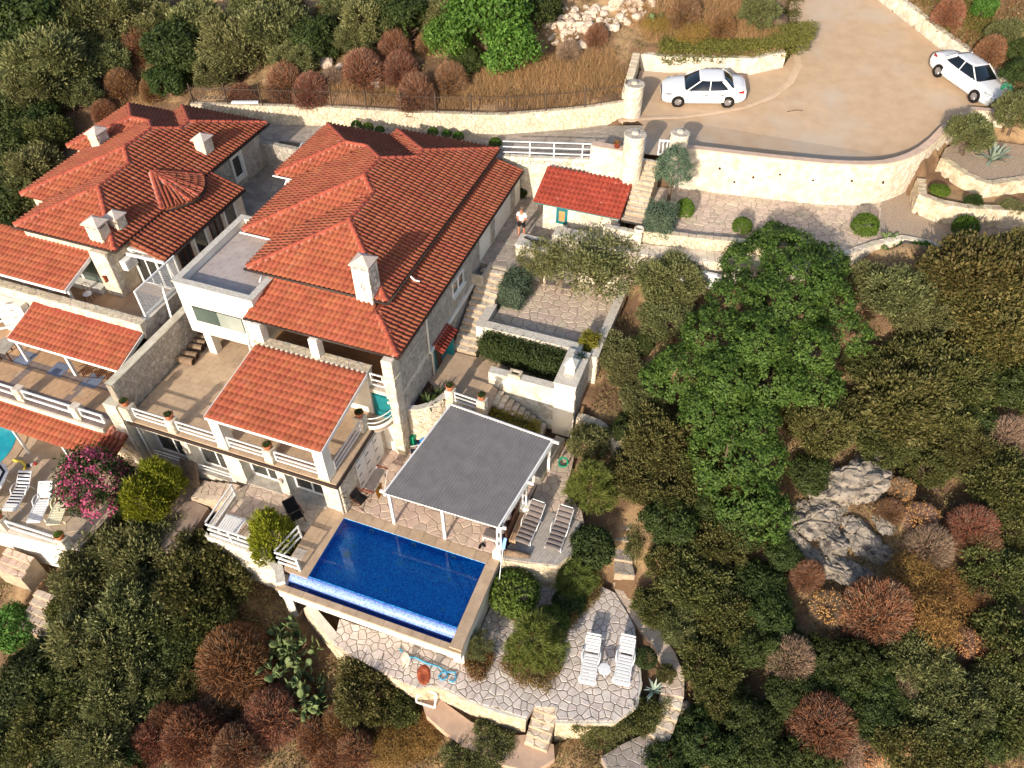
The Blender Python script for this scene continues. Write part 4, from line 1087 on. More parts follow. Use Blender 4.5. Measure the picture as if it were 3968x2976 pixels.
# patio slab with mauve borders and three printed rugs (rugs are built with the furniture)
ps = MB().box(-40, -25.35, 15.3, 19.6, 1.95, Z_LPATIO - .015).build('patio_slab', M['floor_tile'], G)
dark = lambda x, y: (y < 16.05) or (abs(y - 17.35) < .2) or abs(((x + 25.3) % 3.35) - .5) < .25 and y < 17.2
tiles('floor_tile', -40, -25.35, 15.3, 19.55, Z_LPATIO - .012, .4, .4, M['floor_tile_warm'], ps, zone=lambda x, y: not dark(x, y))
tiles('dark_floor_tile', -40, -25.35, 15.3, 19.55, Z_LPATIO - .012, .4, .4, M['floor_tile_dark'], ps, stag=False, zone=dark)
MB().box(-40, -25.35, 15.22, 15.3, 1.9, 2.18).build('slab_edge', M['stone_pale'], G)
for x in (-33.5, -30.15, -26.85): pillar(G, x, 15.55, .42, Z_LPATIO, 2.95, M['stone_pale'], M['stone_pale'])
for a, b_ in ((-33.25, -30.4), (-29.9, -27.1), (-26.6, -25.35)): rail(G, (a, 15.5), (b_, 15.5), Z_LPATIO, [.18, .66], t=.075, posts='short')
lw = MB().box(-40, -24.62, 15.9, 19.58, -1, 1.948).build('wall', M['stone_pale'], G)
stonewall(lw, (-31, 15.9), (-25.35, 15.9), (0, -1), -.9, 1.9, .3, .18, M['stone'], rng, .016, .014, limit=80)
window(G, (-25.35, 15.88, .55), .9, 1.5, (0, -1), 2)
c2 = rect_roof(G, 'canopy_roof', -38, -24.75, 14.42, 1.02, 15.82, 1.42, M['terracotta'], rng, 40, fascia=False)
MB().grid([[(-38 + 13.2 * t, 15.5, 1.37 + rng.uniform(0, .02)), (-38 + 13.2 * t, 15.82 + rng.uniform(-.08, .03), 1.52), (-38 + 13.2 * t, 15.88, 1.66)] for t in np.linspace(0, 1, 90)]).build('flashing', M['ridge_mortar'], c2, True)
for x in (-30.6, -27.65): MB().box(x - .05, x + .05, 14.45, 14.55, Z_LP, 1.0).build('post', M['white_paint'], G)
# chimneys
plain_chimney(G, -34.95, 29.35, .62, .8, 6.9, 8.0, M['stone_pale'], M['stone_pale'])
plain_chimney(G, -29.05, 30.7, .66, .7, 6.9, 8.0, M['stone_pale'], M['stone_pale'])
plain_chimney(G, -29.12, 22.35, .8, .62, 6.3, 7.75, M['stone_pale'], M['stone_pale'], True)
plain_chimney(G, -28.85, 23.3, .62, .6, 6.6, 7.75, M['stone_pale'], M['stone_pale'])

# ================================================================= the small tiled hut by the gate
K = thing('stone_hut', 'small stone hut with bright red tiled roof and teal framed window beside the stairs', 'hut', (-8.6, 35.4, Z_PORCH))
kb = MB().box(-10.65, -6.5, 34.3, 36.6, Z_PORCH - .2, 5.92).build('wall', M['mortar'], K)
stonewall(kb, (-10.65, 34.3), (-6.5, 34.3), (0, -1), Z_PORCH, 5.88, .32, .2, M['stone_pale'], rng, .014, .016, [(.75, 1.4, 4.75, 5.7)])
kr = rect_roof(K, 'roof', -11.15, -6.35, 34.05, 6.0, 36.5, 6.7, M['terracotta_red'], rng, 200, fascia=False, under=M['terracotta_red'])
MB().box(-11.1, -6.4, 34.1, 34.16, 5.82, 5.9).build('barge_board', M['teal'], kr)
window(K, (-9.58, 34.27, 5.22), .62, .92, (0, -1), 1, m_frame=M['teal'], m_glass=mat('warm_blind', (186, 142, 92), (170, 126, 80), 3, .5), fr=.09)
MB().box(-10.15, -9.0, 34.2, 34.275, 5.76, 5.82).build('lintel', M['teal'], K)
# ================================================================= free-standing walls
rng = random.Random(21)
def wall_thing(name, label, pts, z0, z1, th, m, ms, sx, sy, side=-1, capm=None, cat='wall', limit=300, capst=True, gap=.02, h=.025, both=False):
    """wall along plan points; the stone face is on the right of the way (side -1) or on the left; z0,z1 functions of x,y or numbers"""
    f0 = z0 if callable(z0) else (lambda x, y: z0); f1 = z1 if callable(z1) else (lambda x, y: z1)
    t = thing(name, label, cat, (pts[0][0], pts[0][1], f0(*pts[0])))
    n = len(pts); nor = []
    for i in range(n):
        a, c = pts[max(i - 1, 0)], pts[min(i + 1, n - 1)]
        l = math.hypot(c[0] - a[0], c[1] - a[1]); nor.append(((c[1] - a[1]) / l, -(c[0] - a[0]) / l))     # right-hand normal
    s = 1 if side == -1 else -1
    rows = []
    for (p, q) in zip(pts, nor):
        o, i_ = (p[0], p[1]), (p[0] - q[0] * s * th, p[1] - q[1] * s * th)
        rows.append([(o[0], o[1], f0(*p)), (o[0], o[1], f1(*p)), (i_[0], i_[1], f1(*p)), (i_[0], i_[1], f0(*p))])
    b = MB().grid(rows); k = len(rows) - 1
    b.f.append((0, 1, 2, 3)); b.f.append((k * 4 + 3, k * 4 + 2, k * 4 + 1, k * 4))
    core = b.build('core', m, t)
    cum = [0.0]
    for a, c in zip(pts[:-1], pts[1:]): cum.append(cum[-1] + math.hypot(c[0] - a[0], c[1] - a[1]))
    def onpath(u):
        for i in range(n - 1):
            if u <= cum[i + 1] or i == n - 2:
                w = (u - cum[i]) / max(cum[i + 1] - cum[i], 1e-6); w = min(max(w, 0), 1)
                p, q = pts[i], pts[i + 1]; a, c = nor[i], nor[i + 1]
                return (p[0] + (q[0] - p[0]) * w, p[1] + (q[1] - p[1]) * w, a[0] + (c[0] - a[0]) * w, a[1] + (c[1] - a[1]) * w)
    K = max(2, int(cum[-1] / .6) + 1); us = [cum[-1] * i / (K - 1) for i in range(K)]
    reg = [(u, f0(*onpath(u)[:2]) + .02) for u in us] + [(u, f1(*onpath(u)[:2]) - .02) for u in reversed(us)]
    fm = lambda u, v, hh: (onpath(u)[0] + onpath(u)[2] * s * hh, onpath(u)[1] + onpath(u)[3] * s * hh, v)
    fmb = lambda u, v, hh: (onpath(u)[0] - onpath(u)[2] * s * (hh + th), onpath(u)[1] - onpath(u)[3] * s * (hh + th), v)
    out = [slab(p, h + rng.uniform(-.012, .015), fm, rng, .015, .008) for p in voro(reg, sx, sy, gap, rng, .8)]
    if both: out += [slab(p, h, fmb, rng, .015, .008) for p in voro(reg, sx, sy, gap, rng, .8)]
    emit('stone', out, ms, t, limit)
    if capst:
        reg = [(u, -.03) for u in us] + [(u, th + .03) for u in reversed(us)]
        fc = lambda u, v, hh: (onpath(u)[0] - onpath(u)[2] * s * v, onpath(u)[1] - onpath(u)[3] * s * v, f1(*onpath(u)[:2]) + hh + .02)
        emit('coping_stone', [slab(p, .03, fc, rng, .012, .004, -.04) for p in voro(reg, .42, max(th + .06, .2), .02, rng, .5, stagger=False, minarea=.1)], capm or ms, t, 120)
    elif capm:
        rows = []
        for (p, q) in zip(pts, nor):
            o, i_ = (p[0] + q[0] * s * .04, p[1] + q[1] * s * .04), (p[0] - q[0] * s * (th + .04), p[1] - q[1] * s * (th + .04)); z = f1(*p)
            rows.append([(o[0], o[1], z + .002), (o[0], o[1], z + .06), (i_[0], i_[1], z + .06), (i_[0], i_[1], z + .002)])
        MB().grid(rows).build('coping', capm, t)
    return t
M['cap_pink'] = mat('pinkish_cement_cap', (204, 178, 158), (188, 162, 144), 3.0, 0.95, 0.4, 25)
RW = [(-4.4, 38.35), (-3.4, 38.5), (-1.5, 38.72), (0.4, 38.95), (3, 39.35), (4.2, 39.65), (5.1, 39.95), (5.9, 40.35), (6.65, 41.0), (7.25, 41.7), (7.75, 42.5), (8.3, 43.6), (8.8, 44.8), (9.4, 45.9), (10.0, 46.7)]
wall_thing('retaining_wall', 'tall curved pale stone retaining wall holding up the concrete yard', RW, Z_HEDGE - .1, lambda x, y: 8.1 + max(0, y - 43) * .1, .3, M['mortar'], M['stone_pale'], .34, .22, -1, M['cap_pink'], capst=False)
rwt = [o for o in bpy.data.objects if o.name.startswith('retaining_wall')][0]
for (x, y, z) in ((-2.2, 38.6, 7.2), (-.4, 38.85, 6.9), (.9, 39.03, 7.25), (2.6, 39.3, 7.1), (4.5, 39.74, 7.2), (6.1, 40.48, 7.0), (-1.3, 38.74, 6.5)): MB().tube([(x, y + .1, z + .03), (x + .02, y - .06, z)], .06, 8).build('weep_hole', M['soil'], rwt)
wall_thing('low_wall', 'short pale wall beyond the nose of the silver-white sedan', [(10.0, 46.7), (11.9, 47.0)], 7.9, 8.75, .3, M['mortar'], M['stone_pale'], .3, .2, -1, M['cap_pink'], capst=False)
BW = [(-34.6, 36.5), (-30, 37.65), (-26, 38.65), (-21.5, 39.35), (-15, 39.8), (-10.6, 41.0), (-8.3, 41.75)]
wall_thing('boundary_wall', 'long rubble stone wall along the lane behind both villas', BW, lambda x, y: zpath(x) - .2, lambda x, y: zpath(x) + 1.15, .35, M['mortar_dark'], M['stone'], .36, .26, -1)
wall_thing('parking_wall', 'stone wall partly hung with creepers behind the white car in the parking bay', [(-8.75, 47.0), (-7.2, 47.1), (-2.1, 48.25), (-.4, 49.5)], lambda x, y: zroad(-6, y) - .2, lambda x, y: zroad(-6, y) + .85, .4, M['mortar'], M['stone_pale'], .34, .24, -1)
wall_thing('parking_wall', 'stone wall joining the round gate pillar to the corner of the parking bay', [(-8.3, 42.6), (-8.75, 46.9)], lambda x, y: zroad(-6, y) - .2, lambda x, y: zroad(-6, y) + .95, .4, M['mortar'], M['stone'], .32, .22, -1)
wall_thing('roadside_wall', 'low stone wall with overhanging creepers along the right side of the road', [(11.95, 47.4), (11.95, 49.9), (10.2, 52.2), (8.2, 54.5), (7.1, 56.0), (4.6, 59.2), (2.6, 62.4)], lambda x, y: zroad(3, y) - .3, lambda x, y: zroad(3, y) + .7, .4, M['mortar'], M['stone_pale'], .38, .26, 1)
wall_thing('garden_wall', 'low rubble wall beside the gravel path below the agave bed', [(7.9, 42.0), (8.0, 40.3), (9.1, 39.75), (10.2, 39.75), (13.5, 40.6), (16, 40.7)], Z_HEDGE - .2, 6.75, .4, M['mortar'], M['stone_rough'], .38, .26, -1)
wall_thing('garden_wall', 'upper rubble wall edging the raised gravel bed with the big agave', [(8.9, 43.6), (10.0, 42.3), (11.2, 41.6), (13.6, 43.1), (16, 43.9)], 6.3, 7.25, .4, M['mortar'], M['stone_rough'], .36, .26, -1)
sheet('gravel_bed', [(8.9, 43.6), (10.0, 42.5), (11.2, 41.9), (13.6, 43.4), (16, 44.1), (16, 47), (12, 46.8), (10.2, 46.4), (9.2, 45)], lambda x, y: 7.2, M['gravel'], .9)
wall_thing('terrace_wall', 'pale stone wall under the upper paved terrace behind the olive tree', [(-9.5, 32.3), (-6.9, 32.2), (-5.2, 32.2), (-3, 32.5), (0, 33.1), (3, 33.7), (4.5, 34.3)], 1.6, 5.3, .9, M['mortar'], M['stone_pale'], .34, .22, -1)
wall_thing('curb_wall', 'low stone curb along the lower edge of the upper paved terrace', [(-5.2, 33.25), (-2, 33.7), (1.5, 34.4), (4.5, 35.0)], 4.8, 5.95, .3, M['mortar_dark'], M['stone'], .3, .2, -1)
wall_thing('terrace_wall', 'pale rubble wall under the right end of the upper terrace and gravel path', [(4.45, 34.5), (6.25, 36.4), (7.6, 37.45), (9.85, 37.45), (11, 38.2), (13.5, 39.1), (15.5, 39.5)], 3.6, 5.78, .3, M['mortar'], M['stone_pale'], .34, .22, -1)
wall_thing('parapet_wall', 'upper step of the pale parapet wall beside the shaded stairs by the hut', [(-6.95, 32.95), (-4.95, 32.95)], 3.2, 6.0, .28, M['mortar'], M['stone_pale'], .32, .2, -1)
wall_thing('parapet_wall', 'lower step of the pale parapet wall beside the shaded stairs by the hut', [(-9.55, 32.95), (-6.97, 32.95)], 2.6, 5.25, .28, M['mortar'], M['stone_pale'], .32, .2, -1)
wall_thing('lane_wall', 'stone wall with white railing on top between the lane and the hut', [(-14.0, 36.95), (-8.9, 36.95)], Z_PORCH - .1, lambda x, y: zpath(x) + .12, .3, M['mortar'], M['stone_pale'], .32, .2, -1)
wall_thing('gate_wall', 'short pink-capped wall with a flower pot beside the gate pillar', [(-8.85, 36.6), (-6.9, 36.6)], 6.6, 8.3, .42, M['mortar'], M['stone_pale'], .3, .2, -1, M['cap_pink'], capst=False)
lr = thing('railing', 'white three-bar railing on the lane wall beside the big house', 'railing', (-12, 37.1, 7))
for z in (.35, .68, 1.0): MB().beam((-14.0, 37.1, zpath(-14) + z), (-8.9, 37.1, zpath(-8.9) + z), .045, .045).build('bar', M['white_metal'], lr)
for x in (-12.4, -11.0, -9.4): MB().box(x - .03, x + .03, 37.05, 37.15, zpath(x) - .2, zpath(x) + 1.02).build('post', M['white_metal'], lr)
# olive terrace walls
wall_thing('terrace_wall', 'rough white capped wall between the olive terrace and the dark clipped hedge', [(-11.1, 26.55), (-6.1, 26.55)], 1.8, 3.25, .42, M['white'], M['stone_pale'], .4, .24, -1, M['plaster_cap'], capst=False, h=.006, gap=.01)
wall_thing('terrace_wall', 'rough white capped wall between the olive terrace and the long side stairs', [(-11.15, 28.4), (-11.15, 26.55)], 1.8, 3.2, .4, M['white'], M['stone_pale'], .4, .24, 1, M['plaster_cap'], capst=False, h=.006, gap=.01)
wall_thing('terrace_wall', 'low wall along the right side of the olive terrace', [(-5.25, 26.4), (-5.15, 32.2)], 1.0, 3.2, .35, M['mortar'], M['stone'], .34, .22, -1, M['plaster_cap'], capst=False)
fb = thing('outdoor_fireplace', 'tall white fireplace block with a tiled cowl at the corner of the side patio', 'fireplace', (-6.1, 25.2, 0))
bb = MB().box(-6.62, -5.6, 24.0, 26.35, -.2, 3.35).build('block', M['white'], fb)
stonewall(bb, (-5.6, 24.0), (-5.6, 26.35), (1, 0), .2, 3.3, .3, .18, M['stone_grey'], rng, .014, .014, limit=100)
MB().box(-6.66, -5.56, 23.96, 26.4, 3.352, 3.42).build('coping', M['plaster_cap'], fb)
kk = MB().box(-6.35, -5.9, 24.7, 25.15, 3.42, 3.95); kk.add([(-6.42, 24.63, 3.952), (-5.83, 24.63, 3.952), (-5.83, 25.22, 3.952), (-6.42, 25.22, 3.952), (-6.12, 24.92, 4.3)], [(0, 1, 4), (1, 2, 4), (2, 3, 4), (3, 0, 4), (3, 2, 1, 0)])
kk.build('cowl', M['white'], fb)
wall_thing('barbecue_wall', 'white rendered barbecue wall with a stone basin on top above the descending stairs', [(-9.95, 24.12), (-6.6, 24.12)], -.1, 2.78, .34, M['white'], M['stone_pale'], .42, .24, -1, M['plaster_cap'], capst=False, h=.006, gap=.008)
tb = thing('stone_basin', 'small square stone basin set on the barbecue wall', 'basin', (-8.6, 24.3, 2.84))
b = MB()
for q in ((-8.95, -8.35, 24.1, 24.2), (-8.95, -8.35, 24.42, 24.52), (-8.95, -8.83, 24.2, 24.42), (-8.47, -8.35, 24.2, 24.42)): b.box(*q, 2.84, 3.02)
b.build('rim', M['stone'], tb); MB().box(-8.83, -8.47, 24.2, 24.42, 2.84, 2.87).build('bottom', M['soil'], tb)
# curved planter beside the house wall
cpts = [(-12.75, 20.95), (-12.3, 21.1), (-11.9, 21.45), (-11.55, 21.95), (-11.4, 22.4)]
wall_thing('planter_wall', 'curved pale stone planter holding two palm ferns beside the house wall', cpts, .2, 2.35, .2, M['mortar'], M['stone_pale'], .3, .18, -1, M['plaster_cap'], capst=False, cat='planter')
sheet('planter_bed', [(-12.75, 21.1), (-12.3, 21.2), (-11.7, 21.9), (-11.5, 22.4), (-12.75, 23.2)], lambda x, y: 2.12, M['soil'], .5)
sr = thing('patio_railing', 'white railing between two potted pillars at the edge of the side patio', 'railing', (-10.3, 22.3, Z_SIDE))
pillar(sr, -11.2, 22.4, .4, .2, 2.85, M['stone_pale'], M['stone_pale']); pillar(sr, -9.55, 22.25, .4, .2, 2.95, M['stone_pale'], M['stone_pale'])
for z in (.2, .45, .72): MB().beam((-11.0, 22.38, Z_SIDE + z), (-9.75, 22.27, Z_SIDE + z), .055, .055).build('bar', M['white_paint'], sr)
for (x, y) in ((-10.97, 22.378), (-9.78, 22.272)): MB().box(x - .035, x + .035, y - .035, y + .035, Z_SIDE + .15, Z_SIDE + .76).build('post', M['white_paint'], sr)
wall_thing('patio_wall', 'pale wall under the front edge of the side patio behind the dark pergola roof', [(-11.4, 22.3), (-9.35, 22.12)], -.1, Z_SIDE, .3, M['stone_pale'], M['stone'], .32, .2, -1, limit=60)
# partition wall between the villas' terraces
wall_thing('partition_wall', 'grey stone partition wall between the two upper terraces with a pink edge', [(-24.62, 16.15), (-24.62, 21.9)], 1.9, 4.4, .32, M['mortar_dark'], M['stone_grey'], .3, .22, -1, M['stone_pale'], capst=False)
# counter by the porch
ct = thing('stone_counter', 'white topped stone counter with a black bag on it beside the porch', 'counter', (-10.3, 31.9, Z_PORCH))
cw = MB().box(-11.2, -9.35, 31.45, 32.4, 2.6, 4.88).build('block', M['mortar'], ct)
stonewall(cw, (-11.2, 31.45), (-9.35, 31.45), (0, -1), 2.8, 4.84, .32, .2, M['stone_pale'], rng, .014, .014, limit=60)
MB().cbox(-11.25, -9.3, 31.4, 32.45, 4.882, 4.94, .01).build('worktop', M['plaster_cap'], ct)
bg_ = thing('guitar_bag', 'black padded bag lying on the white stone counter', 'bag', (-10.2, 31.9, 4.94))
MB().ell((-9.85, 31.85, 5.0), .36, .2, .08, 12, 6).ell((-10.25, 31.92, 5.0), .3, .16, .07, 12, 6).build('body', M['black'], bg_, True)
MB().tube([(-10.4, 31.93, 5.0), (-10.95, 32.1, 5.0)], .045, 6).build('neck', M['black'], bg_, True)
# gate
def round_pillar(x, y, z0, z1, r, label):
    t = thing('gate_pillar', label, 'pillar', (x, y, z0))
    core = MB().lathe([(r, 0), (r, z1 - z0)], (x, y, z0), 28).build('core', M['mortar'], t)
    fm = lambda u, v, h: (x + (r + h) * math.cos(u / r), y + (r + h) * math.sin(u / r), v)
    reg = [(0, z0 + .02), (2 * math.pi * r, z0 + .02), (2 * math.pi * r, z1 - .02), (0, z1 - .02)]
    emit('stone', [slab(p, .022, fm, rng, .01, .005) for p in voro(reg, .26, .18, .02, rng, .6)], M['stone_pale'], t, 200)
    tp = MB().lathe([(r + .06, z1 - z0), (r + .06, z1 - z0 + .07), (.16, z1 - z0 + .10)], (x, y, z0), 28).build('cap', M['mortar'], t)
    out = []
    for ring, (ra, rb, n) in enumerate(((.2, r + .04, 13),)):
        for k in range(n):
            a0 = 2 * math.pi * (k + .08) / n; a1 = 2 * math.pi * (k + .92) / n
            q = [(ra * math.cos(a0), ra * math.sin(a0)), (rb * math.cos(a0), rb * math.sin(a0)), (rb * math.cos((a0 + a1) / 2), rb * math.sin((a0 + a1) / 2)), (rb * math.cos(a1), rb * math.sin(a1)), (ra * math.cos(a1), ra * math.sin(a1))]
            out.append(slab([(x + c[0], y + c[1]) for c in q], .02, flat(z1 + .08), rng, .008, .003))
    emit('coping_stone', out, M['stone_grey'], t)
    MB().lathe([(.17, z1 - z0 + .08), (.17, z1 - z0 + .19), (.1, z1 - z0 + .21)], (x, y, z0), 14).build('lamp_base', M['stone_pale'], t)
    return t
round_pillar(-7.95, 42.1, 7.4, 9.35, .52, 'round stone gate pillar nearer the parked white car')
round_pillar(-6.6, 36.75, 6.0, 9.25, .52, 'round stone gate pillar beside the flower pot above the hut')
round_pillar(-4.55, 38.45, 6.4, 8.85, .45, 'round stone gate pillar half hidden by the tall blue juniper')
def gate(p0, p1, z0, hgt, label):
    t = thing('garden_gate', label, 'gate', (p0[0], p0[1], z0))
    d = Vector((p1[0] - p0[0], p1[1] - p0[1], 0)); L_ = d.length; n = int(L_ / .17)
    fr_ = MB()
    for z in (.1, hgt - .05): fr_.beam((p0[0], p0[1], z0 + z), (p1[0], p1[1], z0 + z), .06, .08)
    fr_.build('rail', M['white_paint'], t)
    for k in range(n + 1):
        q = Vector((p0[0], p0[1], 0)) + d * (k / n)
        MB().box(q.x - .03, q.x + .03, q.y - .03, q.y + .03, z0 + .05, z0 + hgt).build('picket', M['white_paint'], t)
gate((-6.1, 36.95), (-6.3, 38.3), 7.55, .95, 'white picket gate leaf standing open beside the round pillar')
gate((-5.5, 38.15), (-4.9, 38.3), 7.55, .95, 'white picket gate leaf beside the tall blue juniper')
# iron fence on the boundary wall
fe = thing('iron_fence', 'long dark iron picket fence along the top of the lane wall', 'fence', (-20, 39.6, 6.6))
pk = MB(); fp = [(p[0], p[1] + .18) for p in BW]
cum = [0]
for a, c in zip(fp[:-1], fp[1:]): cum.append(cum[-1] + math.hypot(c[0] - a[0], c[1] - a[1]))
def fpos(u):
    i = max(0, min(len(fp) - 2, int(np.searchsorted(cum, u) - 1))); w = (u - cum[i]) / (cum[i + 1] - cum[i])
    x = fp[i][0] + (fp[i + 1][0] - fp[i][0]) * w; y = fp[i][1] + (fp[i + 1][1] - fp[i][1]) * w
    return x, y, zpath(x) + 1.18
u = 0.05
while u < cum[-1]:
    x, y, z = fpos(u); pk.box(x - .008, x + .008, y - .008, y + .008, z, z + 1.12); u += .16
pk.build('pickets', M['iron'], fe, kind='stuff')
for h in (.12, .95): MB().tube([fpos(q)[:2] + (fpos(q)[2] + h,) for q in np.linspace(0.05, cum[-1] - .02, 26)], .022, 4).build('rail', M['iron'], fe)
for q in np.linspace(.1, cum[-1] - .1, 13):
    x, y, z = fpos(q); MB().box(x - .035, x + .035, y - .035, y + .035, z - .05, z + 1.25).build('post', M['iron'], fe)
# handrail of the alley stairs
hr = thing('handrail', 'white tubular handrail of the short stairs between the two villas', 'handrail', (-25.5, 33, Z_GAP))
MB().tube([(-25.35, 32.0, Z_GAP), (-25.35, 32.0, 5.15), (-25.6, 34.7, 6.3), (-25.3, 35.9, 5.5)], .05, 8).build('rail', M['white_metal'], hr, True)
MB().tube([(-25.35, 32.0, 4.75), (-25.58, 34.6, 5.85)], .04, 8).build('rail', M['white_metal'], hr, True)
steps('stone_stairs', 'short dark stone stairs from the lane down into the alley between the villas', 6, (35.6, 5.45), (33.6, Z_GAP), -25.2, -24.0, 'y', M['step'], M['paving_grey'])
wall_thing('alley_wall', 'low rubble wall at the lane end of the alley between the villas', [(-28.6, 34.7), (-25.3, 34.7)], Z_GAP - .1, 5.75, .3, M['mortar_dark'], M['stone_grey'], .32, .22, -1, limit=80)
# lower garden walls
lwp = [(-14.0, 12.2), (-12.2, 11.3), (-10.2, 10.95), (-9.0, 10.75), (-8.0, 10.68), (-7.2, 11.02), (-5.66, 10.92), (-4.5, 10.9), (-3.42, 11.02)]
wall_thing('terrace_wall', 'rough rubble wall curving under the lower sunbathing terrace left of its steps', lwp, -3.9, Z_LOW - .012, .4, M['mortar'], M['stone_rough'], .34, .22, -1, capst=False, limit=300)
wall_thing('terrace_wall', 'rough rubble wall under the lower sunbathing terrace right of its steps', [(-2.3, 11.3), (-1.25, 11.65), (-.15, 12.05), (.55, 13.0), (.5, 13.95), (.2, 14.85)], -3.9, Z_LOW - .012, .4, M['mortar'], M['stone_rough'], .34, .22, -1, capst=False, limit=150)
steps('garden_steps', 'pale stone steps going down from the front of the lower terrace', 5, (11.85, Z_LOW), (10.5, -2.9), -3.3, -2.35, 'y', M['step'], M['stone_pale'], -4.2)
sheet('garden_path', [(-8.1, 11.0), (-7.3, 11.05), (-5.6, 10.6), (-4.0, 10.6), (-3.3, 10.9), (-2.2, 10.9), (-2.0, 10.4), (-2.6, 9.7), (-3.8, 9.5), (-4.8, 9.6), (-5.6, 9.6), (-7.4, 10.2)], lambda x, y: -2.95, mat('path_cement', (190, 162, 140), (172, 146, 126), 2.0, .9, .4, 20), .5)
wall_thing('deck_wall', 'rubble stone wall under the grey timber deck', [(-6.5, 16.3), (-5.2, 16.55), (-4.1, 16.8), (-3.6, 17.7)], -1.9, -.02, .3, M['mortar'], M['stone_rough'], .32, .22, -1, M['stone'], limit=120)
# walk right of the pergola, going down the east side
EW = [(-6.3, 22.0), (-5.3, 24.0), (-5.0, 22.0), (-4.9, 20.6), (-3.9, 19.9), (-3.6, 19.3), (-6.2, 19.35), (-6.2, 21.0)]
ewf = sheet('side_path', EW, lambda x, y: .03, M['joint'], .4); pave('paving_stone', EW, .03, .42, M['paving'], ewf, rng, .035, limit=60)
wall_thing('low_wall', 'low stone wall with a cement top beside the right edge of the pergola', [(-6.1, 20.6), (-5.75, 23.2)], -.1, .55, .4, M['mortar'], M['stone'], .3, .2, -1, M['mortar_dark'], capst=False)
wall_thing('garden_wall', 'shaded rubble wall beside the path right of the fireplace block', [(-5.45, 24.0), (-4.4, 23.9), (-3.2, 22.9)], -.5, 1.3, .4, M['mortar_dark'], M['stone'], .34, .22, -1, limit=80)
SP2 = [(-4.85, 22.5), (-3.3, 23.0), (-2.0, 22.2), (-1.7, 21.0), (-2.55, 20.7), (-3.3, 21.4), (-4.6, 21.6)]
sp2 = sheet('side_path', SP2, lambda x, y: -.05 - .16 * (x + 4.8), M['joint'], .5); emit('paving_stone', [slab(p, .02, (lambda u, v, h: (u, v, -.05 - .16 * (u + 4.8) + h)), rng) for p in voro(SP2, .46, .42, .035, rng)], M['paving'], sp2)
EP = [((-2.55, 20.6), (-1.7, 20.9), -.6), ((-2.4, 19.9), (-1.65, 20.1), -.75), ((-2.3, 19.4), (-1.55, 19.55), -.95), ((-1.95, 18.6), (-1.15, 18.75), -1.1), ((-1.75, 18.0), (-.9, 18.2), -1.3)]
t = thing('garden_steps', 'stone slab steps beside the round dark bush right of the deck', 'stairs', (-1.8, 19, -1.3))
for (a, c, z), (a2, c2, z2) in zip(EP[:-1], EP[1:]):
    q = [a2, c2, c, a]
    MB().prism(q, z - .5, z).build('step', M['step'], t)
    emit('paving_stone', [slab(p, .02, flat(z), rng) for p in voro(q, .38, .34, .03, rng, .7)], M['paving_grey'], t)
CP = [(-1.75, 18.0), (-.9, 18.2), (-.1, 17.2), (.6, 16.6), (1.5, 15.7), (2.05, 14.9), (2.2, 14.0), (1.3, 13.85), (1.2, 14.6), (1.0, 15.2), (.5, 15.8), (-.35, 16.4), (-1.5, 17.5)]
cpf = sheet('curving_path', CP, lambda x, y: -1.85, M['joint_pale'], .5); pave('paving_stone', CP, -1.85, .4, M['paving'], cpf, rng, .03, limit=150)
t = thing('garden_steps', 'pale steps on the curving path at the right end of the lower terrace', 'stairs', (1.7, 13.2, -3))
ang = [((1.3, 13.85), (2.2, 14.0)), ((1.28, 13.5), (2.2, 13.55)), ((1.25, 13.15), (2.15, 13.1)), ((1.2, 12.8), (2.1, 12.7)), ((1.1, 12.45), (2.0, 12.2))]
for k in range(4):
    z = -2.0 - .17 * k; q = [ang[k + 1][0], ang[k + 1][1], ang[k][1], ang[k][0]]
    MB().prism(q, z - .8, z).build('step', M['step'], t)
    emit('paving_stone', [slab(p, .02, flat(z), rng) for p in voro(q, .5, .34, .03, rng, .6)], M['stone_pale'], t)
CP2 = [(1.1, 12.45), (2.0, 12.2), (1.75, 11.5), (1.0, 10.7), (.1, 10.6), (-.3, 11.0), (.3, 11.7)]
cpf = sheet('curving_path', CP2, lambda x, y: -2.7, M['joint'], .6); pave('paving_stone', CP2, -2.7, .4, M['paving_grey'], cpf, rng, .03)
# left pool deck of the neighbour
lpf = sheet('neighbour_pool_deck', LPOOL, lambda x, y: Z_LP, mat('neighbour_deck', (190, 170, 146), (172, 152, 130), .9, .8, .2, 30), .6)
M['paving_lp'] = mat('beige_flag', (186, 168, 146), (168, 150, 130), 1.5, .75, .15, 25, vary=.06)
pave('paving_stone', LPOOL, Z_LP, .85, M['paving_lp'], lpf, rng, .02, .012)
wall_thing('deck_wall', 'white wall under the front edge of the neighbouring pool deck', [(-36, 10.1), (-28.7, 10.8), (-28.5, 10.45), (-24.45, 10.9)], -3.2, Z_LP - .02, .25, M['white'], M['white'], .6, .5, -1, M['stone_pale'], capst=False, h=.004, gap=.004)
nr = thing('deck_railing', 'white railing with flower pots along the front of the neighbouring pool deck', 'railing', (-26.5, 10.7, Z_LP))
for x, y in ((-28.35, 10.75), (-25.0, 10.85)): pillar(nr, x, y, .38, Z_LP, -.15, M['stone_pale'], M['stone_pale'])
rail(nr, (-28.1, 10.75), (-25.2, 10.85), Z_LP, [.14, .62], t=.075, posts='short')
steps('garden_steps', 'two broad stone steps below the white wall at the left edge', 3, (10.3, -1.9), (9.3, -2.5), -28.6, -27.0, 'y', M['step'], M['paving_pink'], -3.5)
steps('garden_steps', 'weathered stone steps descending under the big olive thicket at lower left', 5, (9.3, -2.6), (7.7, -3.6), -26.3, -24.7, 'y', M['step'], M['paving'], -5)
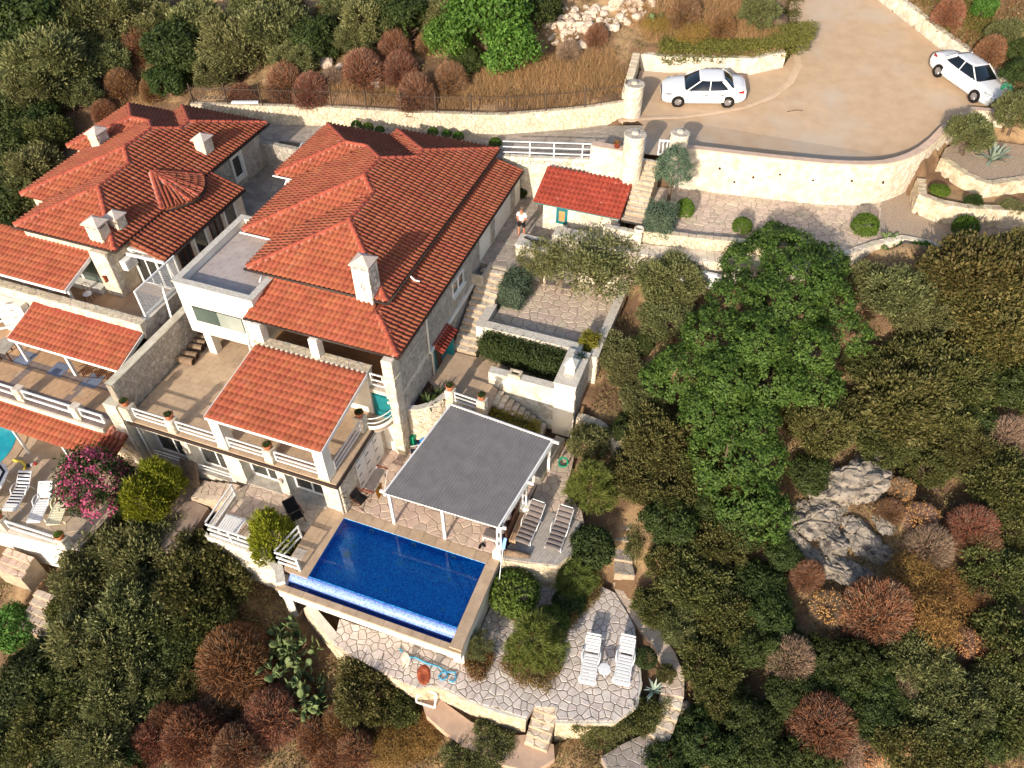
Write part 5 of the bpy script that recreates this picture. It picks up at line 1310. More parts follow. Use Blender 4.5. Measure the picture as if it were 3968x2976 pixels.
npl = thing('round_pool', 'edge of the turquoise round pool of the neighbouring villa', 'pool', (-34.0, 13.6, Z_LP))
MB().lathe([(2.55, .01), (2.55, .06), (3.05, .06), (3.05, .01)], (-34.0, 13.6, Z_LP), 40).build('coping', M['travertine'], npl)
MB().lathe([(2.5, .0), (2.5, .035)], (-34.0, 13.6, Z_LP), 40).build('water', mat('turquoise_water', (36, 150, 176), (50, 168, 190), 2.0, .05, spec=.6), npl)
# a bay wall under the west terrace
wall_thing('terrace_wall', 'white rough wall under the small west terrace behind the yellow-green thuja', [(-19.3, 15.4), (-19.0, 13.05), (-16.3, 13.05), (-15.2, 12.6), (-14.8, 12.1)], -3.0, -.02, .3, M['white'], M['stone_pale'], .36, .24, -1, M['plaster_cap'], capst=False, h=.008)
steps('stone_stairs', 'curved rough steps beside the planked hatch left of the west terrace', 5, (-19.2, -.05), (-21.4, -.9), 14.9, 16.0, 'x', M['step'], M['paving'], -1.5)
sheet('west_yard', [(-24.3, 16.1), (-24.3, 14.2), (-21.5, 12.2), (-20.2, 12.2), (-20.4, 14.8), (-21.5, 14.9), (-21.5, 16.1)], lambda x, y: -.95, mat('yard_cement', (150, 132, 118), (130, 112, 100), 1.5, .9, .3, 20), .5)
# white door panel in the terrace wall
dp = thing('garage_door', 'wide white slatted door in the terrace wall under tree shade', 'door', (-1.9, 32.5, Z_OLIVE))
MB().box(-3.4, -.6, 32.30, 32.46, 2.6, 5.0).build('frame', M['white_paint'], dp)
for k in range(12): MB().box(-3.3, -2.05, 32.27, 32.298, 2.8 + k * .175, 2.8 + k * .175 + .15).build('slat', M['white_paint'], dp); MB().box(-1.95, -.7, 32.27, 32.298, 2.8 + k * .175, 2.8 + k * .175 + .15).build('slat', M['white_paint'], dp)

# ================================================================= the pool
PO = thing('swimming_pool', 'deep blue mosaic infinity pool with travertine coping in front of the villa', 'pool', (-10, 14, 0))
def mosaic(name, c1, c2, cj):
    m = bpy.data.materials.new(name); m.use_nodes = True; N = m.node_tree.nodes; L = m.node_tree.links; b = N['Principled BSDF']
    geo = N.new('ShaderNodeNewGeometry'); vv = N.new('ShaderNodeVectorMath'); vv.operation = 'SNAP'; vv.inputs[1].default_value = (.05, .05, .05)
    L.new(geo.outputs['Position'], vv.inputs[0])
    w = N.new('ShaderNodeTexWhiteNoise'); L.new(vv.outputs[0], w.inputs['Vector'])
    mx = N.new('ShaderNodeMix'); mx.data_type = 'RGBA'
    ia = [k for k in mx.inputs if k.type == 'RGBA']; ia[0].default_value = (*lin(c1), 1); ia[1].default_value = (*lin(c2), 1)
    L.new(w.outputs['Value'], mx.inputs['Factor']); out = [k for k in mx.outputs if k.type == 'RGBA'][0]
    L.new(out, b.inputs['Base Color']); b.inputs['Roughness'].default_value = .15
    return m
M['mosaic'] = mosaic('blue_mosaic', (10, 116, 206), (70, 200, 252), (200, 220, 240))
M['mosaic_light'] = mosaic('light_blue_mosaic', (96, 124, 206), (150, 174, 232), (220, 230, 240))
M['mosaic_deep'] = mosaic('dark_blue_mosaic', (6, 24, 110), (18, 50, 150), (200, 220, 240))
x0, x1, y0, y1, zb = -13.75, -6.98, 12.84, 15.93, -.55
b = MB()
b.add([(x0, y0, zb), (x1, y0, zb), (x1, y1, zb), (x0, y1, zb), (x0, y0, .0), (x1, y0, .0), (x1, y1, .0), (x0, y1, .0)], [(0, 1, 2, 3), (0, 3, 7, 4), (1, 5, 6, 2), (2, 6, 7, 3), (0, 4, 5, 1)])
b.build('basin', M['mosaic'], PO)
st = MB()
for k in range(3):
    w = .7 + .5 * k; st.prism([(x1 - w * 1.05, y1), (x1, y1 - w * 1.05), (x1, y1)], zb, -.16 - .12 * k)
st.build('corner_step', M['mosaic'], PO)
wm = bpy.data.materials.new('pool_water'); wm.use_nodes = True; N = wm.node_tree.nodes; Lk = wm.node_tree.links
N.remove(N['Principled BSDF'])
tr = N.new('ShaderNodeBsdfTransparent'); tr.inputs[0].default_value = (.5, .86, 1.0, 1)
gl = N.new('ShaderNodeBsdfGlossy'); gl.inputs['Roughness'].default_value = .03
fz = N.new('ShaderNodeFresnel'); fz.inputs['IOR'].default_value = 1.33
nz = N.new('ShaderNodeTexNoise'); nz.inputs['Scale'].default_value = 2.2; nz.inputs['Detail'].default_value = 3; bp = N.new('ShaderNodeBump'); bp.inputs['Strength'].default_value = .1; bp.inputs['Distance'].default_value = .02
gg = N.new('ShaderNodeNewGeometry'); Lk.new(gg.outputs['Position'], nz.inputs['Vector']); Lk.new(nz.outputs['Fac'], bp.inputs['Height']); Lk.new(bp.outputs[0], gl.inputs['Normal']); Lk.new(bp.outputs[0], fz.inputs['Normal'])
ms = N.new('ShaderNodeMixShader'); Lk.new(fz.outputs[0], ms.inputs[0]); Lk.new(tr.outputs[0], ms.inputs[1]); Lk.new(gl.outputs[0], ms.inputs[2]); Lk.new(ms.outputs[0], N['Material Output'].inputs['Surface'])
M['water'] = wm
MB().add([(x0 + .002, y0 - .02, -.035), (x1 - .002, y0 - .02, -.035), (x1 - .002, y1 - .002, -.035), (x0 + .002, y1 - .002, -.035)], [(0, 1, 2, 3)]).build('water', wm, PO)
MB().grid([[(x, y0 + .02, -.06), (x, y0 - .02, -.02), (x, y0 - .14, -.04), (x, y0 - .26, -.13), (x, y0 - .34, -.27), (x, y0 - .345, -.55)] for x in (-14.55, -6.985)]).build('weir', M['mosaic_light'], PO, True)
MB().box(-14.55, -6.985, 12.235, 12.5, -.62, -.5).build('gutter_channel', M['mosaic_deep'], PO)
MB().add([(-14.55, 12.235, -.4), (-6.985, 12.235, -.4), (-6.985, 12.495, -.4), (-14.55, 12.495, -.4)], [(0, 1, 2, 3)]).build('gutter_water', wm, PO)
sh = MB()
sh.box(-14.8, -6.5, 11.98, 12.23, -.85, -.262); sh.box(-14.8, -14.56, 12.232, 12.9, -.85, -.262); sh.box(-14.56, -6.98, 12.231, 12.5, -.85, -.63); sh.box(-6.975, -6.5, 12.232, 16.44, -1.9, -.062); sh.box(-14.5, -6.98, 12.5, 12.83, -1.9, -.6)
sh.build('outer_wall', M['white'], PO)
cp = []
def cope(a, b_, c, d, z, tx, ty):
    i = a
    while i < b_ - .02:
        j = c
        while j < d - .02:
            cp.append(slab([(i + .004, j + .004), (min(i + tx, b_) - .004, j + .004), (min(i + tx, b_) - .004, min(j + ty, d) - .004), (i + .004, min(j + ty, d) - .004)], .05, flat(z), rng, .006, .001, -.06)); j += ty
        i += tx
cope(-13.75, -6.46, 15.93, 16.45, -.04, .62, .52); cope(-6.975, -6.46, 12.0, 15.93, -.04, .52, .62); cope(-14.95, -13.75, 12.72, 16.2, -.04, .6, .6); cope(-14.86, -6.46, 11.94, 12.235, -.25, .62, .3); cope(-14.86, -14.56, 12.235, 12.72, -.25, .3, .5)
emit('coping_slab', cp, M['travertine'], PO)
M['pool_light'] = mat('pool_lamp_glass', (150, 196, 190), (110, 160, 170), 20, .2)
for x in (-12.4, -10.35, -8.45):
    l = MB().tube([(x, y1 - .002, -.3), (x, y1 - .05, -.3)], .13, 16).build('pool_light', M['plastic'], PO); MB().tube([(x, y1 - .051, -.3), (x, y1 - .06, -.3)], .09, 14).build('lens', M['pool_light'], l)
for (x, y) in ((-12.9, 15.1), (-10.6, 15.0), (-8.3, 15.0), (-12.9, 13.7), (-10.6, 13.6), (-8.0, 13.6)): MB().lathe([(.06, 0), (.05, .02)], (x, y, zb), 10).build('floor_inlet', M['pool_light'], PO)
MB().box(-13.1, -12.82, 14.45, 14.75, zb, zb + .02).build('drain_grate', M['pool_light'], PO)
MB().cbox(-14.9, -14.42, 13.4, 13.9, .012, .03, .008).build('skimmer_lid', M['stone_grey'], PO)

# ================================================================= pergola with corrugated roof
PG = thing('pergola', 'white pergola with a dark grey corrugated roof beside the pool', 'pergola', (-9, 19, 0))
M['corrugated'] = mat('grey_corrugated_sheet', (126, 123, 124), (114, 111, 113), 2.0, .55, .05, 20, metal=.1, col3=(150, 148, 148), scale3=8.0, t3=(.64, .72))
FL_, FR_, BR_, BL_ = Vector((-11.62, 16.38, 2.42)), Vector((-6.5, 16.42, 2.42)), Vector((-5.8, 21.25, 2.62)), Vector((-10.86, 21.7, 2.62))
def rib(u0, u1, v0, v1, lift):
    rows = []; n = 36
    prof = [(0, 0), (.55, 0), (.68, .03), (.87, .03), (1, 0)]
    for v in (v0, v1):
        r = []
        for k in range(n):
            for (q, h) in prof[:-1] if k < n - 1 else prof:
                t_ = u0 + (u1 - u0) * (k + q) / n
                p = (FL_.lerp(FR_, t_)).lerp(BL_.lerp(BR_, t_), v); r.append((p.x, p.y, p.z + h + lift))
        rows.append(r)
    return MB().grid(rows)
rib(0, 1, -.02, .52, 0.0).build('roof_sheet', M['corrugated'], PG); rib(0, 1, .505, 1.02, .012).build('roof_sheet', M['corrugated'], PG)
for k in range(7):
    v = k / 6; a = FL_.lerp(BL_, v); c = FR_.lerp(BR_, v)
    MB().beam(a + Vector((-.05, 0, -.06)), c + Vector((.3 if k in (0, 3, 6) else .02, 0, -.06)), .09, .1).build('rafter', M['white_paint'], PG)
for a, c in ((FL_, BL_), (FR_, BR_)): MB().beam(a + Vector((0, -.1, -.16)), c + Vector((0, .1, -.16)), .1, .12).build('beam', M['white_paint'], PG)
for a, c in ((FL_, BL_), (FR_, BR_)): MB().beam(a + Vector((0, -.04, .03)), c + Vector((0, .04, .03)), .07, .06).build('edge_trim', M['white_paint'], PG)
MB().beam(BL_ + Vector((0, 0, .03)), BR_ + Vector((0, 0, .03)), .07, .06).build('edge_trim', M['white_paint'], PG)
MB().beam(FL_ + Vector((-.25, .0, -.08)), FR_ + Vector((.12, 0, -.08)), .1, .14).build('beam', M['white_paint'], PG)
def gpost(x, y, z0, double=False):
    b = MB()
    if double:
        b.box(x - .11, x - .05, y - .05, y + .05, z0, 2.36); b.box(x + .05, x + .11, y - .05, y + .05, z0, 2.36)
        for z in (z0 + .02, z0 + .6, z0 + 1.2): b.box(x - .05, x + .05, y - .048, y + .048, z, z + .14)
    else: b.box(x - .06, x + .06, y - .06, y + .06, z0, 2.36)
    b.build('post', M['white_paint'], PG)
gpost(-11.5, 16.45, 0.01); gpost(-9.08, 16.5, 0.01); gpost(-6.55, 16.5, .62, True); gpost(-6.3, 19.0, .62, True); gpost(-5.9, 21.2, .5); gpost(-10.8, 21.5, .01); gpost(-8.3, 21.45, .01)
for (x, y, w) in ((-6.6, 16.55, .36), (-6.25, 19.0, .5)): MB().cbox(x - w / 2, x + w / 2, y - .28, y + .28, -.1, .62, .03).build('pier', M['white'], PG)
# deck
DK = [(-6.42, 16.38), (-5.2, 16.6), (-4.1, 16.85), (-3.6, 17.75), (-3.75, 19.3), (-6.15, 19.35)]
dk = thing('timber_deck', 'grey weathered timber deck beside the pergola', 'deck', (-5, 18, 0))
MB().prism(DK, -.2, .03).build('joists', M['wood_dark'], dk)
dirv = Vector((.28, .96, 0)).normalized(); nv = Vector((dirv.y, -dirv.x, 0)); o_ = Vector((-6.6, 16.2, 0))
for k in range(30):
    q = [o_ + nv * (k * .125) - dirv * 1.5, o_ + nv * (k * .125 + .115) - dirv * 1.5, o_ + nv * (k * .125 + .115) + dirv * 4.5, o_ + nv * (k * .125) + dirv * 4.5]
    r = list(DK)
    qq = [(p.x, p.y) for p in q]
    for i in range(4):
        p, s_ = qq[i], qq[(i + 1) % 4]; a1, a2 = s_[1] - p[1], -(s_[0] - p[0]); r = poly_clip(r, a1, a2, a1 * p[0] + a2 * p[1])
        if len(r) < 3: break
    if len(r) >= 3:
        v, f = slab(r, .02, flat(.05), rng, .003, .001, -.02); oo = org(dk)
        link('plank', rawmesh('plank', [(p[0] - oo.x, p[1] - oo.y, p[2] - oo.z) for p in v], f, M['deck']), dk)
# west terrace railings
def white_fence(name, label, pts, z0, gate_like=False):
    t = thing(name, label, 'railing', (pts[0][0], pts[0][1], z0))
    for p, q in zip(pts[:-1], pts[1:]):
        for z in (.12, .48, .85): MB().beam((p[0], p[1], z0 + z), (q[0], q[1], z0 + z), .06, .075).build('bar', M['white_paint'], t)
        L_ = math.hypot(q[0] - p[0], q[1] - p[1]); n = max(1, round(L_ / 1.5))
        for k in range(n + 1):
            x, y = p[0] + (q[0] - p[0]) * k / n, p[1] + (q[1] - p[1]) * k / n
            MB().box(x - .042, x + .042, y - .042, y + .042, z0 - .05, z0 + .893).build('post', M['white_paint'], t)
white_fence('terrace_railing', 'white railing round the far corner of the small west terrace', [(-18.95, 15.3), (-18.85, 13.15), (-16.5, 13.15)], 0.0)
white_fence('terrace_railing', 'white railing between the yellow-green thuja and the pool end', [(-15.0, 14.4), (-15.3, 12.95), (-14.2, 12.95)], 0.0)
# lattice screen
ls = thing('lattice_screen', 'tall white lattice screen on the wall between the two verandas', 'screen', (-26.0, 21.6, 4.7))
M['lattice'] = M['white_metal']
b = MB()
for k in range(-14, 24):
    for sgn in (1, -1):
        y = 20.2 + k * .125; p, q = (y, 4.75), (y + sgn * 1.55, 6.3)
        a0, z0_, a1, z1_ = p[0], p[1], q[0], q[1]
        lo, hi = 20.2, 23.05
        def cl(a, z, a2, z2):
            t0, t1 = 0.0, 1.0; d = a2 - a
            ta, tb_ = (lo - a) / d, (hi - a) / d; ta, tb_ = min(ta, tb_), max(ta, tb_)
            return max(t0, ta), min(t1, tb_)
        ta, tb_ = cl(a0, z0_, a1, z1_)
        if tb_ - ta > .02: b.beam((-25.8 + .008 * sgn, a0 + (a1 - a0) * ta, z0_ + 1.55 * ta), (-25.8 + .008 * sgn, a0 + (a1 - a0) * tb_, z0_ + 1.55 * tb_), .03, .012, (1, 0, 0))
b.build('lattice', M['lattice'], ls, kind='stuff')
fr_ = MB()
for z in (4.74, 6.31): fr_.box(-25.84, -25.76, 20.17, 23.08, z - .03, z + .03)
for y in (20.2, 23.05): fr_.box(-25.845, -25.755, y - .035, y + .035, 4.712, 6.338)
fr_.build('frame', M['white_paint'], ls)
MB().beam((-25.2, 21.0, 3.9), (-25.74, 21.7, 5.7), .09, .05).build('brace', M['white_paint'], ls)
# ================================================================= vegetation
nr_ = np.random.default_rng(5)
rng = random.Random(55)
def leafmat(name, c1, c2, vi=.32, vo=.16, hue=.018, trans=.28, rough=.6, tip=None):
    m = bpy.data.materials.new(name); m.use_nodes = True; t = m.node_tree; N = t.nodes; L = t.links; b = N['Principled BSDF']
    b.inputs['Roughness'].default_value = rough; b.inputs['Specular IOR Level'].default_value = .25
    oi = N.new('ShaderNodeObjectInfo'); g = N.new('ShaderNodeNewGeometry')
    mx = N.new('ShaderNodeMix'); mx.data_type = 'RGBA'
    ia = [k for k in mx.inputs if k.type == 'RGBA']; ia[0].default_value = (*lin(c1), 1); ia[1].default_value = (*lin(c2), 1)
    wn_ = N.new('ShaderNodeTexWhiteNoise'); wn_.noise_dimensions = '1D'; L.new(g.outputs['Random Per Island'], wn_.inputs['W'])
    L.new(wn_.outputs['Value'], mx.inputs['Factor']); out = [k for k in mx.outputs if k.type == 'RGBA'][0]
    hs = N.new('ShaderNodeHueSaturation'); L.new(out, hs.inputs['Color'])
    def mr(src, a, bb):
        q = N.new('ShaderNodeMapRange'); L.new(src, q.inputs['Value']); q.inputs['To Min'].default_value = a; q.inputs['To Max'].default_value = bb; return q.outputs['Result']
    ml = N.new('ShaderNodeMath'); ml.operation = 'MULTIPLY'; L.new(mr(g.outputs['Random Per Island'], 1 - vi, 1 + vi), ml.inputs[0]); L.new(mr(oi.outputs['Random'], 1 - vo, 1 + vo), ml.inputs[1])
    L.new(ml.outputs[0], hs.inputs['Value'])
    fr = N.new('ShaderNodeMath'); fr.operation = 'MULTIPLY_ADD'; fr.inputs[1].default_value = 7.31; fr.inputs[2].default_value = .17; L.new(oi.outputs['Random'], fr.inputs[0])
    f2 = N.new('ShaderNodeMath'); f2.operation = 'FRACT'; L.new(fr.outputs[0], f2.inputs[0]); L.new(mr(f2.outputs[0], .5 - hue, .5 + hue), hs.inputs['Hue'])
    L.new(hs.outputs['Color'], b.inputs['Base Color'])
    tr = N.new('ShaderNodeBsdfTranslucent'); L.new(hs.outputs['Color'], tr.inputs['Color'])
    ms = N.new('ShaderNodeMixShader'); ms.inputs[0].default_value = trans; L.new(b.outputs[0], ms.inputs[1]); L.new(tr.outputs[0], ms.inputs[2]); L.new(ms.outputs[0], N['Material Output'].inputs['Surface'])
    M[name] = m; return m
leafmat('leaf_olive', (128, 128, 84), (86, 92, 54))
leafmat('leaf_dull', (110, 108, 62), (74, 80, 42), hue=.025)
leafmat('leaf_dark', (70, 82, 38), (48, 61, 28))
leafmat('leaf_brownish', (116, 104, 60), (82, 86, 45), hue=.02)
leafmat('leaf_carob', (94, 114, 48), (64, 88, 33), vi=.35)
leafmat('leaf_bright', (92, 122, 50), (66, 96, 34))
leafmat('leaf_thuja', (140, 144, 46), (100, 114, 34), vi=.3)
leafmat('leaf_hedge', (66, 82, 42), (48, 64, 30))
leafmat('leaf_pine', (112, 120, 58), (82, 96, 44))
leafmat('leaf_juniper', (104, 122, 100), (76, 96, 76))
leafmat('leaf_yellow', (150, 142, 44), (120, 118, 34))
leafmat('leaf_ball', (92, 118, 40), (66, 94, 28))
leafmat('leaf_sage', (104, 106, 54), (138, 92, 58), vi=.3)
leafmat('leaf_creeper', (112, 108, 52), (82, 86, 38), hue=.02)
leafmat('flower_pink', (194, 100, 124), (168, 76, 102), vi=.2)
leafmat('leaf_golden', (160, 128, 72), (130, 102, 56))
leafmat('twig_grey', (158, 134, 116), (124, 102, 86), trans=0)
leafmat('twig_red', (142, 98, 70), (112, 74, 52), trans=.1)
leafmat('twig_rust', (146, 98, 66), (112, 72, 48), trans=.1)
leafmat('seed_orange', (206, 156, 104), (180, 118, 70), trans=.1)
leafmat('straw', (184, 152, 108), (144, 114, 76), trans=.2)
leafmat('undergrowth', (128, 104, 72), (94, 88, 54), trans=.1)
leafmat('agave', (136, 150, 136), (112, 130, 116), trans=.05, vi=.12)
leafmat('cactus', (98, 112, 70), (70, 86, 52), trans=0, vi=.15)

def unit(v): return v / (np.linalg.norm(v, axis=-1, keepdims=True) + 1e-9)
def leaves(P, Nn, l, w, spread=.8, lj=.35, spray=False):
    """one quad per point, roughly facing Nn; returns V, F"""
    n = len(P)
    nn = unit(Nn + spread * nr_.normal(size=(n, 3)))
    a = unit(np.cross(nn, nr_.normal(size=(n, 3)))); b = np.cross(nn, a)
    if spray:
        a = unit(Nn + .55 * nr_.normal(size=(n, 3))); b = unit(np.cross(a, nr_.normal(size=(n, 3)))); P = P + a * l * .4
    L_ = (l * (1 + lj * nr_.uniform(-1, 1, n)))[:, None] / 2; W_ = (w * (1 + lj * nr_.uniform(-1, 1, n)))[:, None] / 2
    V = np.stack([P - a * L_, P + b * W_, P + a * L_, P - b * W_], 1).reshape(-1, 3)
    return V, np.arange(4 * n).reshape(n, 4)
def lobe_points(lobes, n, up=-.35, r0=.82, r1=1.02):
    """points with outward normals on the skin of a union of ellipsoids (in metres)"""
    A = np.array(lobes, float); wgt = (A[:, 3] * A[:, 4] + A[:, 3] * A[:, 5] + A[:, 4] * A[:, 5]); wgt /= wgt.sum()
    P = []; Q = []; got = 0
    while got < n:
        k = nr_.choice(len(A), size=2 * n, p=wgt); d = unit(nr_.normal(size=(2 * n, 3)))
        ok = d[:, 2] > up; k, d = k[ok], d[ok]
        r = nr_.uniform(r0, r1, len(k))[:, None]
        p = A[k, :3] + d * A[k, 3:6] * r
        deep = np.zeros(len(p), bool)
        for j in range(len(A)):
            q = (p - A[j, :3]) / A[j, 3:6]; deep |= ((q ** 2).sum(1) < .62) & (k != j)
        p, d, kk = p[~deep], d[~deep], k[~deep]
        P.append(p); Q.append(unit(d / A[kk, 3:6])); got += len(p)
    return np.concatenate(P)[:n], np.concatenate(Q)[:n]
def crown(name, m, lobes, nc, nl, l, w, cr, up=-.35, spread=.8, r0=.8, bias=.5, flatten=1.0, spray=False):
    C_, D_ = lobe_points(lobes, nc, up, r0)
    P = np.repeat(C_, nl, 0); D = np.repeat(D_, nl, 0)
    off = nr_.normal(size=P.shape) * cr * .55; off[:, 2] *= flatten
    V, F = leaves(P + off + D * cr * .15, D * bias + unit(off) * .5 + np.array([0, 0, .25]), l, w, spread, spray=spray)
    return npmesh(name, V, F, m)
def rand_lobes(n, R_, H_, rs, seed):
    r = np.random.default_rng(seed); out = [(0, 0, H_ * .45, R_ * .72, R_ * .72, H_ * .5)]
    for k in range(n):
        a = 2 * math.pi * (k + r.uniform(-.3, .3)) / n; d = R_ * r.uniform(.42, .66); q = R_ * r.uniform(*rs)
        out.append((d * math.cos(a), d * math.sin(a), H_ * r.uniform(.3, .72), q, q, q * r.uniform(.7, .95) * min(1.0, H_ / (1.5 * R_))))
    return out
def trunk_mesh(name, H_, r, seed, limbs=4, spread=.7, low=.25):
    q = random.Random(seed); b = MB()
    b.tube([(0, 0, -.3), (q.uniform(-.05, .05), q.uniform(-.05, .05), H_ * low), (q.uniform(-.1, .1), q.uniform(-.1, .1), H_ * .6)], [r, r * .8, r * .35], 7)
    for k in range(limbs):
        a = 2 * math.pi * k / limbs + q.uniform(-.4, .4); e = spread * q.uniform(.6, 1)
        b.tube([(0, 0, H_ * low * .8), (math.cos(a) * e * .45, math.sin(a) * e * .45, H_ * .48), (math.cos(a) * e, math.sin(a) * e, H_ * q.uniform(.68, .85))], [r * .6, r * .4, r * .12], 5)
    return rawmesh(name, b.v, b.f, M['bark'], True)
def twig_mesh(name, m, n, seed, wid=.012, dome=.85, top_only=False):
    r = np.random.default_rng(seed); d = unit(r.normal(size=(n, 3))); d[:, 2] = np.abs(d[:, 2]) * 1.0 - .08; d = unit(d)
    R_ = r.uniform(.86, 1.04, n)[:, None] * np.array([1, 1, dome + .35]); E = d * R_
    S_ = d * np.array([1, 1, 1.2]) * r.uniform(.12, .5, n)[:, None] * np.array([.7, .7, 1])
    if top_only: S_ = E * .82; E = E * 1.03
    mid = (S_ + E) / 2 + r.normal(size=(n, 3)) * .07
    sd = unit(np.cross(E - S_, r.normal(size=(n, 3)))) * wid
    V = np.stack([S_ - sd, S_ + sd, mid + sd * .7, mid - sd * .7, E + sd * .35, E - sd * .35], 1).reshape(-1, 3)
    o = np.arange(n)[:, None] * 6
    F = np.concatenate([o + np.array([0, 1, 2, 3]), o + np.array([3, 2, 4, 5])], 0)
    return npmesh(name, V, F, m)
PROTO = {}
def proto(key, parts): PROTO.setdefault(key, []).append(parts)
# unit plants have a crown radius of about 1 m
for s_ in range(3):
    lb = rand_lobes(7, 1.0, 1.5, (.36, .5), s_ + 1)
    for key, mm in (('olive', 'leaf_olive'), ('dull', 'leaf_dull'), ('brownish', 'leaf_brownish'), ('dark', 'leaf_dark')):
        if key in ('brownish',) and s_ == 2: continue
        l, w = ((.10, .036) if key in ('olive',) else (.088, .046))
        tw_ = twig_mesh('twigs', M['twig_grey'], 90, s_ + 140, .011); proto(key, [('twigs', tw_), ('crown', crown('crown', M[mm], lb, 140, 112, l * 1.15, w, .15, r0=.66, bias=.9, spray=key != 'dark')), ('trunk', trunk_mesh('trunk', 1.2, .07, s_))])
for s_ in range(2):
    lb = rand_lobes(6, 1.0, 1.9, (.32, .46), s_ + 11)
    proto('bright', [('crown', crown('crown', M['leaf_bright'], lb, 150, 40, .11, .07, .2)), ('trunk', trunk_mesh('trunk', 1.4, .06, s_ + 30))])
    proto('ball', [('crown', crown('crown', M['leaf_ball'], [(0, 0, .8, 1, 1, .95)], 420, 16, .12, .085, .12, r0=.93)), ('trunk', trunk_mesh('trunk', .9, .08, s_ + 31))])
    proto('darkball', [('crown', crown('crown', M['leaf_hedge'], [(0, 0, .62, 1, 1, .72)], 420, 18, .10, .07, .12, r0=.93)), ('trunk', trunk_mesh('trunk', .7, .08, s_ + 33))])
    proto('laurel', [('crown', crown('crown', M['leaf_carob'], [(0, 0, .8, .95, .95, .85), (.35, .2, .6, .6, .6, .6)], 300, 26, .12, .07, .14, r0=.9)), ('trunk', trunk_mesh('trunk', .9, .08, s_ + 36))])
    proto('golden', [('crown', crown('crown', M['leaf_golden'], rand_lobes(6, 1.0, 1.1, (.4, .5), s_ + 50), 150, 60, .10, .018, .24)), ('trunk', trunk_mesh('trunk', .7, .05, s_ + 37))])
    lo = [(math.cos(a) * .62, math.sin(a) * .62, 1.15 + .25 * math.sin(3 * a), .42, .42, .34) for a in np.linspace(0, 2 * math.pi, 7)[:-1]] + [(0, 0, 1.45, .45, .45, .3)]
    proto('olivetree', [('crown', crown('crown', M['leaf_olive'], lo, 150, 66, .09, .034, .2, up=-.9, spray=True)), ('trunk', trunk_mesh('trunk', 1.5, .07, s_ + 40, 6, .8, .2))])
    # pines: whorls of needle brushes
    cl, dd = lobe_points([(0, 0, 1.05, .72, .72, .95), (.2, .1, .6, .8, .8, .5), (-.3, -.2, .7, .6, .6, .5)], 260, -.4, .55)
    P = np.repeat(cl, 46, 0); D = unit(np.repeat(dd + np.array([0, 0, .5]), 46, 0) + .75 * nr_.normal(size=P.shape))
    sd = unit(np.cross(D, nr_.normal(size=P.shape))) * .0085; Ln = .17 * nr_.uniform(.7, 1.1, len(P))[:, None]
    P = P + nr_.normal(size=P.shape) * .05
    V = np.stack([P - sd, P + sd, P + D * Ln + sd * .4, P + D * Ln - sd * .4], 1).reshape(-1, 3)
    proto('pine', [('crown', npmesh('crown', V, np.arange(len(V)).reshape(-1, 4), M['leaf_pine'])), ('trunk', trunk_mesh('trunk', 1.9, .06, s_ + 44, 6, .6, .3))])
    # thuja: upright feathery sprays
    cl, dd = lobe_points([(0, 0, .95, .62, .62, 1.0), (.35, .1, .7, .5, .5, .75), (-.35, -.1, .65, .52, .52, .7), (0, -.35, .6, .5, .5, .65)], 420, -.5, .7)
    P = np.repeat(cl, 26, 0) + nr_.normal(size=(420 * 26, 3)) * .06; D = unit(np.repeat(unit(dd * .7 + np.array([0, 0, 1.0])), 26, 0) + .35 * nr_.normal(size=P.shape))
    sd = unit(np.cross(D, nr_.normal(size=P.shape))) * .02; Ln = .2 * nr_.uniform(.6, 1.1, len(P))[:, None]
    V = np.stack([P - sd * .4, P + D * Ln * .5 - sd, P + D * Ln, P + D * Ln * .5 + sd], 1).reshape(-1, 3)
    for key, mm in (('thuja', 'leaf_thuja'), ('hedgeplant', 'leaf_hedge')):
        proto(key, [('crown', npmesh('crown', V, np.arange(len(V)).reshape(-1, 4), M[mm])), ('trunk', trunk_mesh('trunk', 1.2, .05, s_ + 47))])
# oleander: leaves with flower clusters
lb = rand_lobes(7, 1.0, 1.9, (.36, .5), 77)
for s_ in range(1):
    c1 = crown('crown', M['leaf_hedge'], lb, 170, 34, .13, .035, .2); c2 = crown('blossom', M['flower_pink'], lb, 300, 14, .06, .055, .10, r0=.97)
    proto('oleander', [('crown', c1), ('blossom', c2), ('trunk', trunk_mesh('trunk', 1.4, .06, 81))])
# dry domed bushes: forking twigs from the base, rusty tips
for s_ in range(3):
    for key, a, bm_, n2 in (('dry', 'twig_grey', 'twig_red', 3400), ('rust', 'twig_grey', 'twig_rust', 4000), ('grey', 'twig_grey', 'twig_grey', 1600), ('pods', 'twig_grey', 'seed_orange', 400)):
        if s_ == 2 and key not in ('dry',): continue
        tips = twig_mesh('tip', M[bm_], n2, s_ + 95, .010, top_only=True) if key != 'pods' else crown('tip', M['seed_orange'], [(0, 0, .45, .95, .95, .7)], 240, 5, .06, .05, .07)
        proto(key, [('crown', twig_mesh('crown', M[a], 3000, s_ + 90, .010)), ('tip', tips)])

